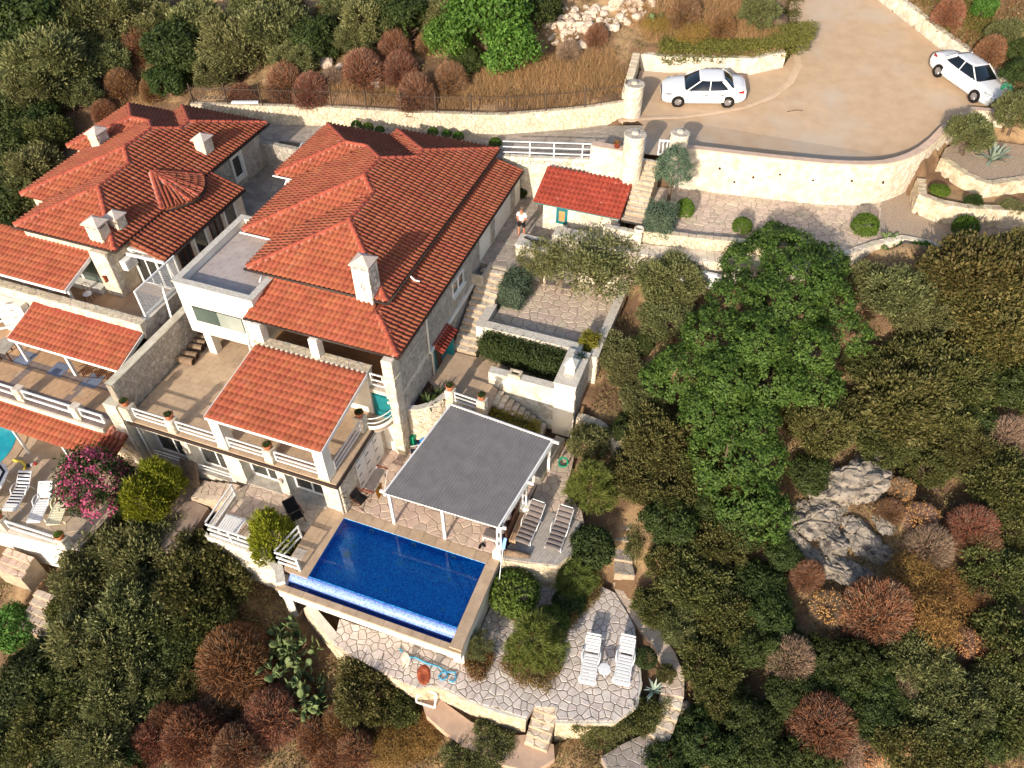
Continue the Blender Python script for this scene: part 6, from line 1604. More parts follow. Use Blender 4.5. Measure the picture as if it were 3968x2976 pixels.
ZONES = {}
PLANTS = []
def hit2(px, py, h):
    d = ray(px, py); t = 12.0
    while t < 150:
        p = d * t
        if CAM_H + p[2] <= base_z(p[0], p[1]) + h: break
        t += .3
    return p[0], p[1]
KIND = {'olive': ('olive_shrub', 'shrub', 'grey-green shrub'), 'dull': ('evergreen_shrub', 'shrub', 'dull green shrub'), 'dark': ('evergreen_bush', 'bush', 'dark green bush'), 'brownish': ('evergreen_shrub', 'shrub', 'brown-tinged green shrub'),
        'bright': ('leafy_bush', 'bush', 'bright leafy green bush'), 'ball': ('clipped_bush', 'bush', 'round bright green clipped bush'), 'darkball': ('clipped_bush', 'bush', 'round dark green bush'), 'laurel': ('laurel_bush', 'bush', 'dense glossy green bush'),
        'golden': ('broom_bush', 'bush', 'golden brown feathery bush'), 'olivetree': ('olive_tree', 'tree', 'airy olive tree'), 'pine': ('pine_tree', 'tree', 'young pine tree'), 'thuja': ('thuja_bush', 'conifer', 'yellow-green thuja'), 'hedgeplant': ('conifer_bush', 'conifer', 'dark conifer bush'),
        'oleander': ('oleander_bush', 'bush', 'pink flowering oleander bush'), 'dry': ('dry_bush', 'dry bush', 'dry brown domed bush'), 'rust': ('dry_bush', 'dry bush', 'rust red dry bush'), 'grey': ('dry_bush', 'dry bush', 'bare grey twiggy bush'), 'pods': ('dry_bush', 'dry bush', 'dry bush with orange seed heads')}
def plant(key, dx, dy, rpx, zone, z=None, label=None, hs=1.0, xy=None):
    """dx, dy: where the middle of its crown shows (in a 2212 px wide view), rpx its half width there"""
    px, py = dx * 1.79385, dy * 1.79385
    r = rpx * 1.79385 * 46 / 3000
    for _ in range(3):
        x, y = (lambda p: (p.x, p.y))(at(px, py, z + .75 * r * hs)) if z is not None else hit2(px, py, .7 * r * hs)
        zz = z if z is not None else base_z(x, y) - .1
        dist = camdist((x, y, zz + r)); r = rpx * 1.79385 * dist / 3000
    PLANTS.append([key, x, y, zz + (.35 * r if key in ('dry', 'grey', 'pods', 'rust') and zone and 'lane' not in zone else 0), r, hs, zone, label, dx])
Z1 = 'on the slope above the lane wall'
for k, pts in {'dark': [(50, 45, 85), (40, 150, 60), (680, 92, 50), (860, 40, 60), (1160, 20, 50), (385, 110, 62), (365, 172, 42), (20, 95, 50), (1010, 130, 35), (300, 15, 40)],
               'olive': [(160, 50, 62), (255, 30, 60), (110, 140, 75), (185, 98, 45), (175, 200, 38), (430, 60, 50), (512, 112, 66), (470, 160, 42), (600, 60, 68), (640, 130, 40), (560, 25, 50), (800, 52, 55), (760, 85, 40), (960, 45, 45), (90, 205, 55), (735, 20, 45), (240, 130, 40), (330, 60, 45), (1010, 15, 45)],
               'bright': [(1050, 60, 80), (1105, 118, 55), (970, 100, 45)],
               'dry': [(704, 29, 28), (690, 67, 21), (712, 84, 18), (826, 55, 27), (852, 101, 34), (783, 145, 44), (865, 140, 38), (922, 87, 25), (922, 26, 22), (617, 174, 40), (672, 187, 38), (899, 197, 42), (974, 165, 36), (1290, 70, 24), (1480, 20, 34), (860, 5, 26), (640, 10, 20)],
               'rust': [(522, 203, 30), (301, 93, 36), (262, 180, 34), (330, 190, 24), (225, 235, 25)], 'grey': [(719, 162, 24), (310, 60, 30), (1230, 110, 26)]}.items():
    for p in pts: plant(k, *p, Z1)
Z2 = 'on the slope left of the neighbouring villa'
for k, pts in {'olive': [(78, 372, 52), (52, 410, 42)], 'dark': [(32, 300, 55), (18, 430, 50), (30, 245, 50), (85, 265, 40), (10, 360, 45), (20, 490, 26)], 'dull': [(75, 305, 42), (120, 290, 30)]}.items():
    for p in pts: plant(k, *p, Z2)
Z3 = 'in the thicket right of the terraces'
for k, pts in {'olive': [(1452, 620, 62), (1440, 690, 58), (1332, 770, 44), (1350, 810, 40), (1935, 640, 58), (1880, 615, 40), (1985, 690, 50), (1390, 870, 46), (1270, 968, 44)],
               'dull': [(1420, 955, 66), (1475, 1050, 72), (1555, 950, 50), (2000, 790, 78), (1950, 880, 80), (1885, 800, 52), (1780, 930, 58), (2080, 820, 66), (1905, 965, 52), (2010, 905, 62), (1520, 1020, 60), (2075, 960, 55), (1830, 890, 50), (1370, 1030, 55), (1590, 1050, 50), (2150, 1050, 55), (2000, 1010, 48), (1640, 880, 45), (1700, 870, 48)],
               'brownish': [(2110, 590, 82), (2160, 690, 78), (2060, 650, 60), (2190, 560, 50), (2130, 760, 60)],
               'dark': [(1390, 742, 26), (1745, 1030, 42), (1450, 1130, 62), (1610, 1120, 62), (2185, 850, 55), (1500, 890, 40), (1360, 930, 40), (1540, 1090, 55), (2100, 890, 50)],
               'grey': [(2170, 950, 45)]}.items():
    for p in pts: plant(k, *p, Z3)
Z4 = 'on the lower right slope'
for k, pts in {'dull': [(1550, 1180, 58), (1500, 1265, 62), (1560, 1335, 58), (1530, 1440, 58), (1560, 1500, 50), (2150, 1255, 58), (2185, 1400, 60), (2190, 1550, 58), (2180, 1150, 50), (1960, 1600, 58), (2050, 1620, 50), (1440, 1220, 45), (1410, 1310, 42)],
               'olive': [(1990, 1430, 58), (2060, 1500, 58), (2030, 1565, 54), (1470, 1360, 40), (2140, 1480, 45)],
               'dark': [(1640, 1260, 52), (1660, 1335, 50), (1520, 1600, 58), (1620, 1565, 52), (1700, 1500, 45), (1850, 1440, 52), (1905, 1490, 46), (1830, 1540, 50), (1740, 1485, 40), (1610, 1400, 46), (1690, 1400, 42), (1590, 1640, 50), (1900, 1560, 45), (1810, 1480, 45), (1780, 1420, 40), (1690, 1200, 40), (2110, 1590, 46), (1450, 1640, 50), (1960, 1530, 40), (1660, 1640, 50), (1760, 1640, 50)],
               'dry': [(1921, 1106, 28), (2105, 1136, 44), (2118, 1182, 36), (1741, 1252, 32), (1891, 1325, 64), (2114, 1303, 30), (2118, 1346, 26), (2127, 1402, 32), (1779, 1565, 64), (1617, 1650, 30)], 'grey': [(1707, 1423, 46), (1951, 1492, 38), (2007, 1182, 44), (1820, 1620, 40)],
               'pods': [(1792, 1312, 38), (1870, 1620, 32), (1990, 1119, 34), (2067, 1393, 30), (1945, 1060, 28)], 'golden': [(2020, 1333, 58), (1968, 1360, 50), (1985, 1240, 50), (2060, 1270, 40)]}.items():
    for p in pts: plant(k, *p, Z4)
Z5 = 'in the thicket below the neighbouring pool deck'
for k, pts in {'olive': [(230, 1135, 60), (300, 1205, 78), (205, 1245, 68), (345, 1150, 58), (300, 1335, 78), (225, 1410, 78), (270, 1485, 68), (385, 1140, 40), (410, 1092, 30), (220, 1590, 66)],
               'dull': [(435, 1240, 86), (485, 1205, 55), (430, 1345, 70), (165, 1500, 76), (350, 1450, 54), (105, 1565, 66), (420, 1470, 46), (170, 1320, 50), (380, 1290, 60)],
               'dark': [(60, 1480, 58), (30, 1600, 58), (110, 1420, 45), (320, 1530, 42), (150, 1640, 55), (280, 1640, 45), (380, 1400, 50)], 'bright': [(38, 1362, 46)],
               'rust': [(510, 1430, 74), (470, 1495, 40), (420, 1590, 56), (365, 1560, 40), (690, 1590, 44), (740, 1565, 44)], 'dry': [(590, 1545, 58), (650, 1500, 30), (330, 1600, 40), (520, 1620, 50)], 'pods': [(470, 1530, 34)]}.items():
    for p in pts: plant(k, *p, Z5)
Z6 = 'on the slope below the pool'
for k, pts in {'olive': [(782, 1385, 44), (1060, 1618, 44), (1300, 1580, 40), (1000, 1640, 42)], 'dull': [(800, 1490, 66), (860, 1530, 40), (1380, 1545, 40), (1330, 1540, 34)], 'golden': [(905, 1590, 40), (850, 1610, 44), (940, 1540, 30)], 'dry': [(770, 1620, 40)], 'rust': [(720, 1640, 40)]}.items():
    for p in pts: plant(k, *p, Z6)
Z7 = 'beside the road'
for k, pts in {'olive': [(2095, 300, 36), (2085, 285, 30), (2200, 245, 40), (2165, 78, 28), (1640, 30, 34)], 'bright': [(2120, 30, 22)], 'dark': [(2195, 110, 24), (2200, 160, 26)], 'rust': [(2050, 30, 26), (2140, 110, 26), (1560, 60, 26)], 'golden': [(1500, 60, 30), (1420, 50, 26)]}.items():
    for p in pts: plant(k, *p, Z7)
# plants of the garden, each with its own words
plant('thuja', 590, 1168, 52, None, -.9, 'bushy yellow-green thuja growing through the railing beside the pool', 1.45)
plant('thuja', 352, 1050, 46, None, -.95, 'yellow-green thuja against the villa front beside the planked hatch', 1.2)
plant('thuja', 312, 1090, 46, None, -.95, 'yellow-green thuja directly beside the pink oleander', 1.1)
plant('oleander', 215, 1055, 68, None, -1.0, 'tall pink flowering oleander beside the neighbouring loungers', 1.2)
plant('pine', 1275, 1062, 54, None, -.2, 'young pine tree right behind the cushioned deck loungers')
plant('pine', 1243, 1252, 46, None, -1.75, 'young pine tree between the timber deck and the lower terrace')
plant('pine', 1155, 1395, 62, None, -1.75, 'largest young pine standing in the middle of the lower terrace')
plant('darkball', 1278, 1180, 44, None, -.7, 'round dark bush right of the timber deck', 1.0)
plant('laurel', 1110, 1280, 50, None, -1.75, 'dense round bush beside the end wall of the pool', 1.0)
plant('laurel', 1190, 1345, 36, None, -1.75, 'smaller glossy bush behind the big pine on the lower terrace', .8)
plant('olivetree', 1030, 1398, 28, None, -1.75, 'small grey olive sapling at the near corner of the pool', 1.0)
plant('darkball', 1395, 1420, 22, None, -1.75, 'small green bush beside the right white lounger', .8)
plant('dull', 1440, 1455, 18, None, -1.8, 'small ragged plant between the lower terrace and the curving path', .8)
plant('olivetree', 1295, 590, 88, None, Z_OLIVE, 'wide airy olive tree shading the paved olive terrace', .85)
plant('olivetree', 1172, 580, 44, None, Z_OLIVE, 'small slender olive tree beside the clipped juniper cube', 1.2)
plant('ball', 1478, 455, 17, None, Z_HEDGE, 'tall rounded clipped bush beside the blue juniper trunk', 1.25)
plant('ball', 1603, 490, 17, None, Z_HEDGE, 'small round bush in the middle of the upper terrace paving', 1.0)
plant('ball', 1868, 490, 23, None, Z_HEDGE, 'larger round bush at the right end of the upper terrace', 1.0)
plant('ball', 1986, 555, 27, None, 4.6, 'yellow-green bush beside the prickly pear near the gravel path', 1.0)
plant('ball', 2085, 492, 21, None, Z_HEDGE, 'bright bush standing on the gravel path near the rubble wall', 1.0)
plant('dull', 2065, 520, 15, None, Z_HEDGE - .2, 'small green plant in front of the bright gravel path bush', .8)
plant('ball', 2030, 412, 16, None, 6.6, 'low yellow-green shrub between the two rubble garden walls', .5)
plant('hedgeplant', 2104, 436, 18, None, 6.55, 'spiky dark green bush between the two rubble garden walls', .6)
plant('olive', 2188, 446, 20, None, 6.5, 'weedy shrub at the right end of the lower rubble wall', .6)
plant('darkball', 1230, 1300, 30, None, -1.8, 'dark low shrub beside the pine on the lower terrace edge', .7)
# low vine shoots seen above the roof edge
for dx, dy, r, lab in ((770, 272, 10, 'left vine shoot showing above the back roof of the big villa'), (795, 276, 10, 'middle vine shoot showing above the back roof of the big villa'), (820, 281, 9, 'right vine shoot showing above the back roof of the big villa'),
                       (935, 286, 10, 'low green shrub on the lane left of the pair behind the villa'), (965, 290, 9, 'middle low green shrub on the lane behind the villa'), (990, 296, 10, 'right low green shrub on the lane behind the villa'), (1070, 310, 12, 'low shrub under the white lane railing'), (1125, 415, 14, 'dark shrub growing between the porch columns and the hut')):
    plant('ball' if dx < 1100 else 'dark', dx, dy, r, None, zpath(-16) if dx < 1100 else Z_PORCH, lab, .9)

def ordinal(i, n):
    if n == 1: return 'single'
    if i == 0: return 'leftmost'
    if i == n - 1: return 'rightmost'
    w = ['', 'second', 'third', 'fourth', 'fifth', 'sixth', 'seventh', 'eighth', 'ninth', 'tenth', 'eleventh', 'twelfth', 'thirteenth', 'fourteenth', 'fifteenth', 'sixteenth', 'seventeenth', 'eighteenth', 'nineteenth', 'twentieth', 'twenty-first', 'twenty-second']
    return (w[i] if i < len(w) else str(i + 1) + 'th') + ' from left'
byzone = {}
for p in PLANTS:
    if p[7] is None: byzone.setdefault((KIND[p[0]][2], p[6]), []).append(p)
for (ds, zn), ps in byzone.items():
    ps.sort(key=lambda p: pix((p[1], p[2], p[3] + p[4]))[0])
    for i, p in enumerate(ps): p[7] = (f'{ds} {zn}' if len(ps) == 1 else f'{ordinal(i, len(ps))} {ds} {zn}')
GROUPS = {'dry bush': 'dry bushes on the slopes', 'shrub': 'evergreen shrubs of the hillside', 'bush': 'green bushes', 'tree': 'garden trees', 'conifer': 'conifers in the garden'}
for i, (key, x, y, z, r, hs, zone, label, _) in enumerate(PLANTS):
    nm, cat_, desc_ = KIND[key]
    t = thing(nm, label, cat_, (x, y, z), rng.uniform(0, 6.28), GROUPS[cat_] if zone else None)
    s = r * rng.uniform(1.0, 1.08); t.scale = (s, s, s * hs * (rng.uniform(.95, 1.05) if zone is None else rng.uniform(.82, 1.1) * (1.25 if key in ('dry', 'grey', 'pods', 'rust') else 1)))
    for pn, me in PROTO[key][i % len(PROTO[key])]:
        o = bpy.data.objects.new(pn, me); COL.objects.link(o); o.parent = t

# the great carob tree: crown over its own lobes
cb = [at(dx * 1.79385, dy * 1.79385, zz) for dx, dy, zz in ((1720, 520, 7.6), (1640, 540, 6.6), (1790, 540, 7.0), (1600, 620, 6.4), (1700, 620, 7.4), (1800, 620, 6.6), (1830, 690, 5.8), (1560, 690, 6.0), (1650, 700, 7.0), (1750, 720, 6.4), (1500, 770, 4.9), (1580, 780, 6.0), (1680, 790, 5.6), (1460, 800, 3.8), (1540, 860, 4.8), (1620, 880, 4.4), (1580, 950, 3.8), (1650, 960, 3.4), (1610, 1040, 2.6), (1640, 1080, 1.9), (1560, 1000, 2.6), (1760, 800, 4.6), (1740, 570, 7.8), (1680, 500, 6.8))]
c0 = Vector((cb[8].x, cb[8].y, TZ(cb[8].x, cb[8].y)))
lobs = [(p.x - c0.x, p.y - c0.y, p.z - c0.z - .9, 1.35 + .25 * math.sin(i * 2.1), 1.35 + .25 * math.cos(i * 1.7), 1.05) for i, p in enumerate(cb)]
t = thing('carob_tree', 'huge spreading bright green carob tree right of the terraces', 'tree', c0)
link('crown', crown('crown', M['leaf_carob'], lobs, 2900, 26, .15, .085, .19, up=-.25, spread=.45, r0=.86, bias=.7), t)
b = MB()
for i, p in enumerate(lobs):
    if i % 2 == 0: b.tube([(0, 0, -.4), (p[0] * .4, p[1] * .4, p[2] * .5), (p[0], p[1], p[2] - .3)], [.26, .15, .05], 6)
b.build_raw = None
link('trunk', rawmesh('trunk', b.v, b.f, M['bark'], True), t)

# clipped hedges and cubes
def box_hedge(name, label, cat_, pts, z0, h, m, n, l, w, cr=.07, top=None):
    """pts: plan polygon; leafy faces all round and on top"""
    t = thing(name, label, cat_, (sum(p[0] for p in pts) / len(pts), sum(p[1] for p in pts) / len(pts), z0)); o = org(t)
    cx, cy = o.x, o.y; k = len(pts); faces = []
    for i in range(k):
        a, c = pts[i], pts[(i + 1) % k]; L_ = math.hypot(c[0] - a[0], c[1] - a[1]); faces.append((a, c, L_ * h))
    At = abs(area(pts)); tot = sum(f[2] for f in faces) + At; P = []; D = []
    for a, c, s in faces:
        q = int(n * s / tot); u = nr_.uniform(0, 1, q); v = nr_.uniform(0, 1, q) ** .9
        nx_, ny_ = (c[1] - a[1]), -(c[0] - a[0]); l_ = math.hypot(nx_, ny_)
        P.append(np.stack([a[0] + (c[0] - a[0]) * u, a[1] + (c[1] - a[1]) * u, z0 + h * v], 1)); D.append(np.tile([nx_ / l_, ny_ / l_, .25], (q, 1)))
    xs_, ys_ = [p[0] for p in pts], [p[1] for p in pts]; g = []
    while len(g) < int(n * At / tot):
        q = (rng.uniform(min(xs_), max(xs_)), rng.uniform(min(ys_), max(ys_)))
        if inside(q, pts): g.append((q[0], q[1], z0 + h))
    P.append(np.array(g)); D.append(np.tile([0, 0, 1.0], (len(g), 1)))
    P = np.concatenate(P); D = np.concatenate(D)
    P = P + nr_.normal(size=P.shape) * cr + D * (cr * np.sin(P[:, 0:1] * 9) * np.sin(P[:, 1:2] * 8 + P[:, 2:3] * 7)) - np.array(o)
    V, F = leaves(P, D, l, w, .9)
    link('foliage', npmesh('foliage', V, F, m), t)
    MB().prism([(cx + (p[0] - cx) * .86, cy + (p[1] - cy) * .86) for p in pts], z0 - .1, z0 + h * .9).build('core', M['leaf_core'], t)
    return t
M['leaf_core'] = mat('shaded_hedge_core', (46, 50, 30), (38, 40, 26), 8, 1.0)  # dark colour stands in for the shade among the inner leaves
box_hedge('juniper_cube', 'blue-green clipped juniper cube beside the long side stairs', 'hedge', [(-11.15, 28.75), (-10.0, 28.75), (-9.95, 30.4), (-11.1, 30.5)], Z_OLIVE, 1.45, M['leaf_juniper'], 9000, .075, .035)
box_hedge('juniper_cube', 'blue-green clipped juniper cube at the foot of the gate stairs', 'hedge', [(-4.95, 33.35), (-3.7, 33.4), (-3.65, 34.7), (-4.95, 34.7)], Z_HEDGE, 1.35, M['leaf_juniper'], 9000, .075, .035)
box_hedge('clipped_hedge', 'long dark green clipped hedge below the white wall of the olive terrace', 'hedge', [(-11.0, 25.75), (-8.8, 25.45), (-7.0, 25.35), (-6.75, 26.35), (-8.9, 26.5), (-10.9, 26.5)], Z_SIDE, 1.1, M['leaf_hedge'], 15000, .13, .045, .11)
box_hedge('clipped_hedge', 'small cube of yellow-green hedge beside the fireplace block', 'hedge', [(-6.25, 26.95), (-5.5, 26.95), (-5.5, 27.75), (-6.25, 27.75)], Z_OLIVE, .75, M['leaf_yellow'], 3500, .07, .04)
box_hedge('clipped_hedge', 'yellow-green clipped hedge between the pergola roof and the descending stairs', 'hedge', [(-9.3, 22.2), (-7.0, 22.1), (-6.9, 22.85), (-9.2, 22.95)], .1, 1.7, M['leaf_yellow'], 8000, .08, .04, .07)
t = thing('juniper_tree', 'tall blue-green clipped juniper standard beside the white gate', 'tree', (-4.35, 36.6, Z_HEDGE))
link('crown', crown('crown', M['leaf_juniper'], [(0, 0, 2.3, .85, .8, .95), (.35, .1, 2.0, .6, .6, .7), (-.4, -.1, 2.1, .6, .6, .7), (0, 0, 2.9, .55, .55, .5)], 260, 46, .08, .035, .13, up=-.8), t)
link('trunk', trunk_mesh('trunk', 2.6, .11, 3, 4, .5, .5), t)
# creeping cover: on the parking wall, along the roadside, round the lower pines
def creeper(name, label, P, D, n, l, w, m, jitter=.12):
    P = np.asarray(P, float); k = nr_.integers(0, len(P), n); P2 = P[k] + nr_.normal(size=(n, 3)) * jitter * np.array([1, 1, .6])
    V, F = leaves(P2, np.tile(D, (n, 1)), l, w, .8)
    o = link(name, npmesh(name, V, F, m)); tag(o, label, 'creeper' if 'creeper' in label else 'ground cover', kind='stuff'); return o
cp_ = []
for u in np.linspace(0, 1, 160):
    x = -7.6 + 8.4 * u; y = 47.15 + 3.2 * u ** 1.4; z = zroad(-6, y)
    for k in range(12):
        s = k / 11.0; cp_.append((x + rng.uniform(-.2, .2), y - .22 + s * 2.3, z + 1.12 + .25 * math.sin(s * 6) * .4 + s * .5 - (.5 * rng.random() if k == 0 else 0)))
creeper('creeper_foliage', 'green-brown creeper spilling over the parking wall behind the white car', cp_, (0, -.4, .9), 24000, .12, .06, M['leaf_creeper'])
cp_ = []
for (a, c) in zip([(-.5, 49.9), (0.2, 51.3), (-.3, 54.8), (-.5, 60)], [(0.2, 51.3), (-.3, 54.8), (-.5, 60), (.2, 66)]):
    for u in np.linspace(0, 1, 40):
        for k in range(7): cp_.append((a[0] + (c[0] - a[0]) * u - k * .32 - .1, a[1] + (c[1] - a[1]) * u, zroad(0, a[1] + (c[1] - a[1]) * u) + .35 + .15 * math.sin(k + u * 20) + k * .06))
creeper('creeper_foliage', 'green creeper band along the left edge of the road', cp_, (.5, -.2, .8), 12000, .12, .06, M['leaf_creeper'])
cp_ = []
rw_ = [(12.3, 47.6), (12.3, 50.2), (10.6, 52.6), (8.6, 55.0), (7.4, 56.6), (5.0, 60), (3, 63)]
for a, c in zip(rw_[:-1], rw_[1:]):
    for u in np.linspace(0, 1, 40):
        x, y = a[0] + (c[0] - a[0]) * u, a[1] + (c[1] - a[1]) * u
        for k in range(8): cp_.append((x + k * .22, y + k * .12, zroad(3, y) + 1.15 + .12 * math.sin(3 * k + 15 * u) + k * .07 - (.7 * rng.random() if k < 2 else 0)))
creeper('creeper_foliage', 'green creeper spilling over the roadside wall beside the silver-white sedan', cp_, (-.5, -.3, .8), 26000, .12, .06, M['leaf_creeper'])
def cover(label, polyD, z, h, n, m, l=.07, w=.035, cat='cover'):
    pl = [at(p[0] * 1.79385, p[1] * 1.79385, z) for p in polyD]; pp = [(p.x, p.y) for p in pl]; xs_, ys_ = [p[0] for p in pp], [p[1] for p in pp]; g = []
    while len(g) < 900:
        q = (rng.uniform(min(xs_), max(xs_)), rng.uniform(min(ys_), max(ys_)))
        if inside(q, pp):
            hh = h * (.55 + .3 * math.sin(q[0] * 5) * math.sin(q[1] * 4.3) + .3 * rng.random()); g.append((q[0], q[1], z + hh * rng.random() ** .4))
    return creeper('ground_cover_foliage', label, g, (0, -.1, 1), n, l, w, m, .08)
cover('brown-tipped sage ground cover under the big pine on the lower terrace', [(1075, 1440), (1110, 1400), (1200, 1400), (1215, 1440), (1185, 1500), (1120, 1480)], -1.78, .5, 9000, M['leaf_sage'])
cover('brown-tipped sage ground cover under the small olive at the pool corner', [(998, 1425), (1030, 1400), (1068, 1420), (1045, 1470), (1020, 1475)], -1.78, .45, 5000, M['leaf_sage'])
cover('green ground cover running between the pool end wall and the pines', [(1045, 1300), (1090, 1320), (1130, 1370), (1200, 1400), (1260, 1330), (1300, 1290), (1290, 1240), (1260, 1290), (1160, 1330), (1100, 1290), (1060, 1260)], -1.78, .5, 14000, M['leaf_sage'])
cover('low green bank under the front edge of the lower terrace', [(1230, 1560), (1300, 1530), (1400, 1540), (1460, 1500), (1420, 1570), (1330, 1600), (1240, 1590)], -2.3, .5, 9000, M['leaf_dull'])
cover('low green plants between the stone slab steps and the thicket', [(1352, 1040), (1395, 1050), (1400, 1130), (1375, 1230), (1350, 1200)], -1.0, .5, 7000, M['leaf_dull'])
cover('low green plants under the pines beside the stone slab steps', [(1255, 1110), (1310, 1070), (1318, 1180), (1300, 1240), (1270, 1230)], -.9, .4, 6000, M['leaf_sage'])
# dry grass and undergrowth over the slopes: nobody could count it
def slope_points(polyD, n):
    pl = [hit(p[0] * 1.79385, p[1] * 1.79385) for p in polyD]; pp = [(p.x, p.y) for p in pl]; xs_, ys_ = [p[0] for p in pp], [p[1] for p in pp]; g = []; tries = 0
    while len(g) < n and tries < n * 8:
        tries += 1; q = (rng.uniform(min(xs_), max(xs_)), rng.uniform(min(ys_), max(ys_)))
        if inside(q, pp) and not any(inside(q, P) for P, f in PADS): g.append(q)
    return np.array(g)
def tufts(G_, blades, hgt, name, label, m, wid=.012):
    G_ = np.repeat(G_, blades, 0); n = len(G_); z = np.array([base_z(x, y) for x, y in G_[::blades]]).repeat(blades)
    P = np.concatenate([G_ + nr_.normal(size=(n, 2)) * .09, z[:, None] - .05], 1)
    D = unit(np.concatenate([nr_.normal(size=(n, 2)) * .42, np.ones((n, 1))], 1)); L_ = hgt * nr_.uniform(.5, 1.15, n)[:, None]
    sd = unit(np.cross(D, nr_.normal(size=(n, 3)))) * wid
    V = np.stack([P - sd, P + sd, P + D * L_], 1).reshape(-1, 3)
    o = link(name, npmesh(name, V, np.arange(3 * n).reshape(-1, 3), m)); tag(o, label, 'grass', kind='stuff')
gp = [slope_points([(1050, 130), (1330, 110), (1360, 200), (1240, 240), (1000, 235)], 1500), slope_points([(1330, 20), (1640, 5), (1690, 110), (1400, 95)], 1200), slope_points([(240, 60), (340, 60), (330, 230), (230, 240)], 500), slope_points([(560, 200), (1020, 190), (1020, 238), (560, 225)], 900)]
tufts(np.concatenate([g for g in gp if len(g)]), 12, .6, 'dry_grass', 'straw coloured dry grass on the slope above the lane and parking bay', M['straw'])
gp = [slope_points([(840, 1500), (930, 1520), (960, 1600), (900, 1650), (780, 1650)], 700)]
tufts(gp[0], 12, .45, 'dry_grass', 'golden dry grass on the slope under the lower terrace', M['straw'])
gp = [slope_points([(1950, -5), (2240, -5), (2240, 220), (2170, 170)], 600)]
tufts(gp[0], 9, .4, 'dry_grass', 'brown dry grass on the bank above the roadside wall', M['twig_red'])
gp = [slope_points(q, n) for q, n in (([(-60, -20), (1700, -20), (1400, 120), (1330, 220), (200, 210), (0, 600), (-80, 300)], 5200), ([(1300, 700), (1900, 560), (2300, 500), (2300, 1720), (1350, 1720), (1480, 1480), (1400, 1100), (1280, 900)], 7000), ([(-60, 1250), (560, 1200), (830, 1400), (930, 1560), (1500, 1650), (1500, 1720), (-60, 1720)], 4200), ([(1940, -10), (2260, -10), (2260, 300), (2150, 170)], 900))]
G_ = np.concatenate(gp); z = np.array([base_z(x, y) for x, y in G_]); k = 9
P = np.repeat(np.concatenate([G_, z[:, None]], 1), k, 0) + np.concatenate([nr_.normal(size=(len(G_) * k, 2)) * .22, np.abs(nr_.normal(size=(len(G_) * k, 1))) * .16], 1)
V, F = leaves(P, np.tile([0, 0, 1.0], (len(P), 1)), .12, .05, 1.0)
tag(link('undergrowth', npmesh('undergrowth', V, F, M['undergrowth'])), 'low brown and green undergrowth between the shrubs of the slopes', 'undergrowth', kind='stuff')

# prickly pears, agaves, palm ferns
def pad(b, base, d, n_, L_, W_, T=.05):
    d = d.normalized(); a = d.cross(n_).normalized(); nn = a.cross(d)
    k = 10; ring = []
    prof = [(0, .18), (.25, .8), (.55, 1.0), (.82, .78), (1.0, .15)]
    for s, w in prof:
        for (i, j) in ((-1, 0), (-.5, 1), (.5, 1), (1, 0), (.5, -1), (-.5, -1)):
            ring.append(base + d * (L_ * s) + a * (W_ * w * i) + nn * (T * .5 * j * (w ** .5)))
    f = [(r_ * 6 + q, r_ * 6 + (q + 1) % 6, (r_ + 1) * 6 + (q + 1) % 6, (r_ + 1) * 6 + q) for r_ in range(4) for q in range(6)] + [tuple(range(24, 30))]
    b.add([tuple(p) for p in ring], f)
def cactus(label, x, y, z, n, R_, Hh, seed):
    t = thing('prickly_pear', label, 'cactus', (x, y, z)); q = random.Random(seed); made = 0
    stack = []
    for k in range(max(3, n // 9)):
        a = q.uniform(0, 6.28); d = q.uniform(0, R_ * .8); stack.append((Vector((x + d * math.cos(a), y + d * math.sin(a), z - .1)), Vector((q.uniform(-.5, .5), q.uniform(-.5, .5), 1)), 0))
    while made < n and stack:
        b0, d, lv = stack.pop(0); L_ = q.uniform(.32, .5); nn = Vector((q.uniform(-1, 1), q.uniform(-1, 1), q.uniform(.1, .7)))
        b = MB(); pad(b, b0, d, nn, L_, q.uniform(.11, .17)); b.build('cactus_pad', M['cactus'], t, True); made += 1
        tip = b0 + d.normalized() * L_ * .94
        if tip.z - z < Hh:
            for _ in range(q.choice((1, 2, 2, 3))): stack.append((tip, (d.normalized() + Vector((q.uniform(-1, 1), q.uniform(-1, 1), q.uniform(-.2, .5)))).normalized(), lv + 1))
p = at(620 * 1.794, 1400 * 1.794, -2.6); cactus('big sprawling prickly pear cactus below the pool corner', p.x, p.y, base_z(p.x, p.y), 230, 1.7, 1.7, 3)
p = at(655 * 1.794, 1500 * 1.794, -3); cactus('darker prickly pear cactus at the lower end of the big one', p.x, p.y, base_z(p.x, p.y), 120, 1.2, 1.2, 4)
p = at(1922 * 1.794, 540 * 1.794, 5.0); cactus('prickly pear cactus at the edge of the upper terrace', p.x, p.y, 4.9, 60, .7, 1.1, 5)
p = onroad(1400 * 1.794, 103 * 1.794); cactus('small prickly pear above the corner of the parking wall', p.x, p.y, base_z(p.x, p.y) - .1, 16, .5, .7, 6)
p = onroad(1470 * 1.794, 103 * 1.794); cactus('small prickly pear above the middle of the parking wall', p.x, p.y, base_z(p.x, p.y) - .1, 18, .6, .7, 7)
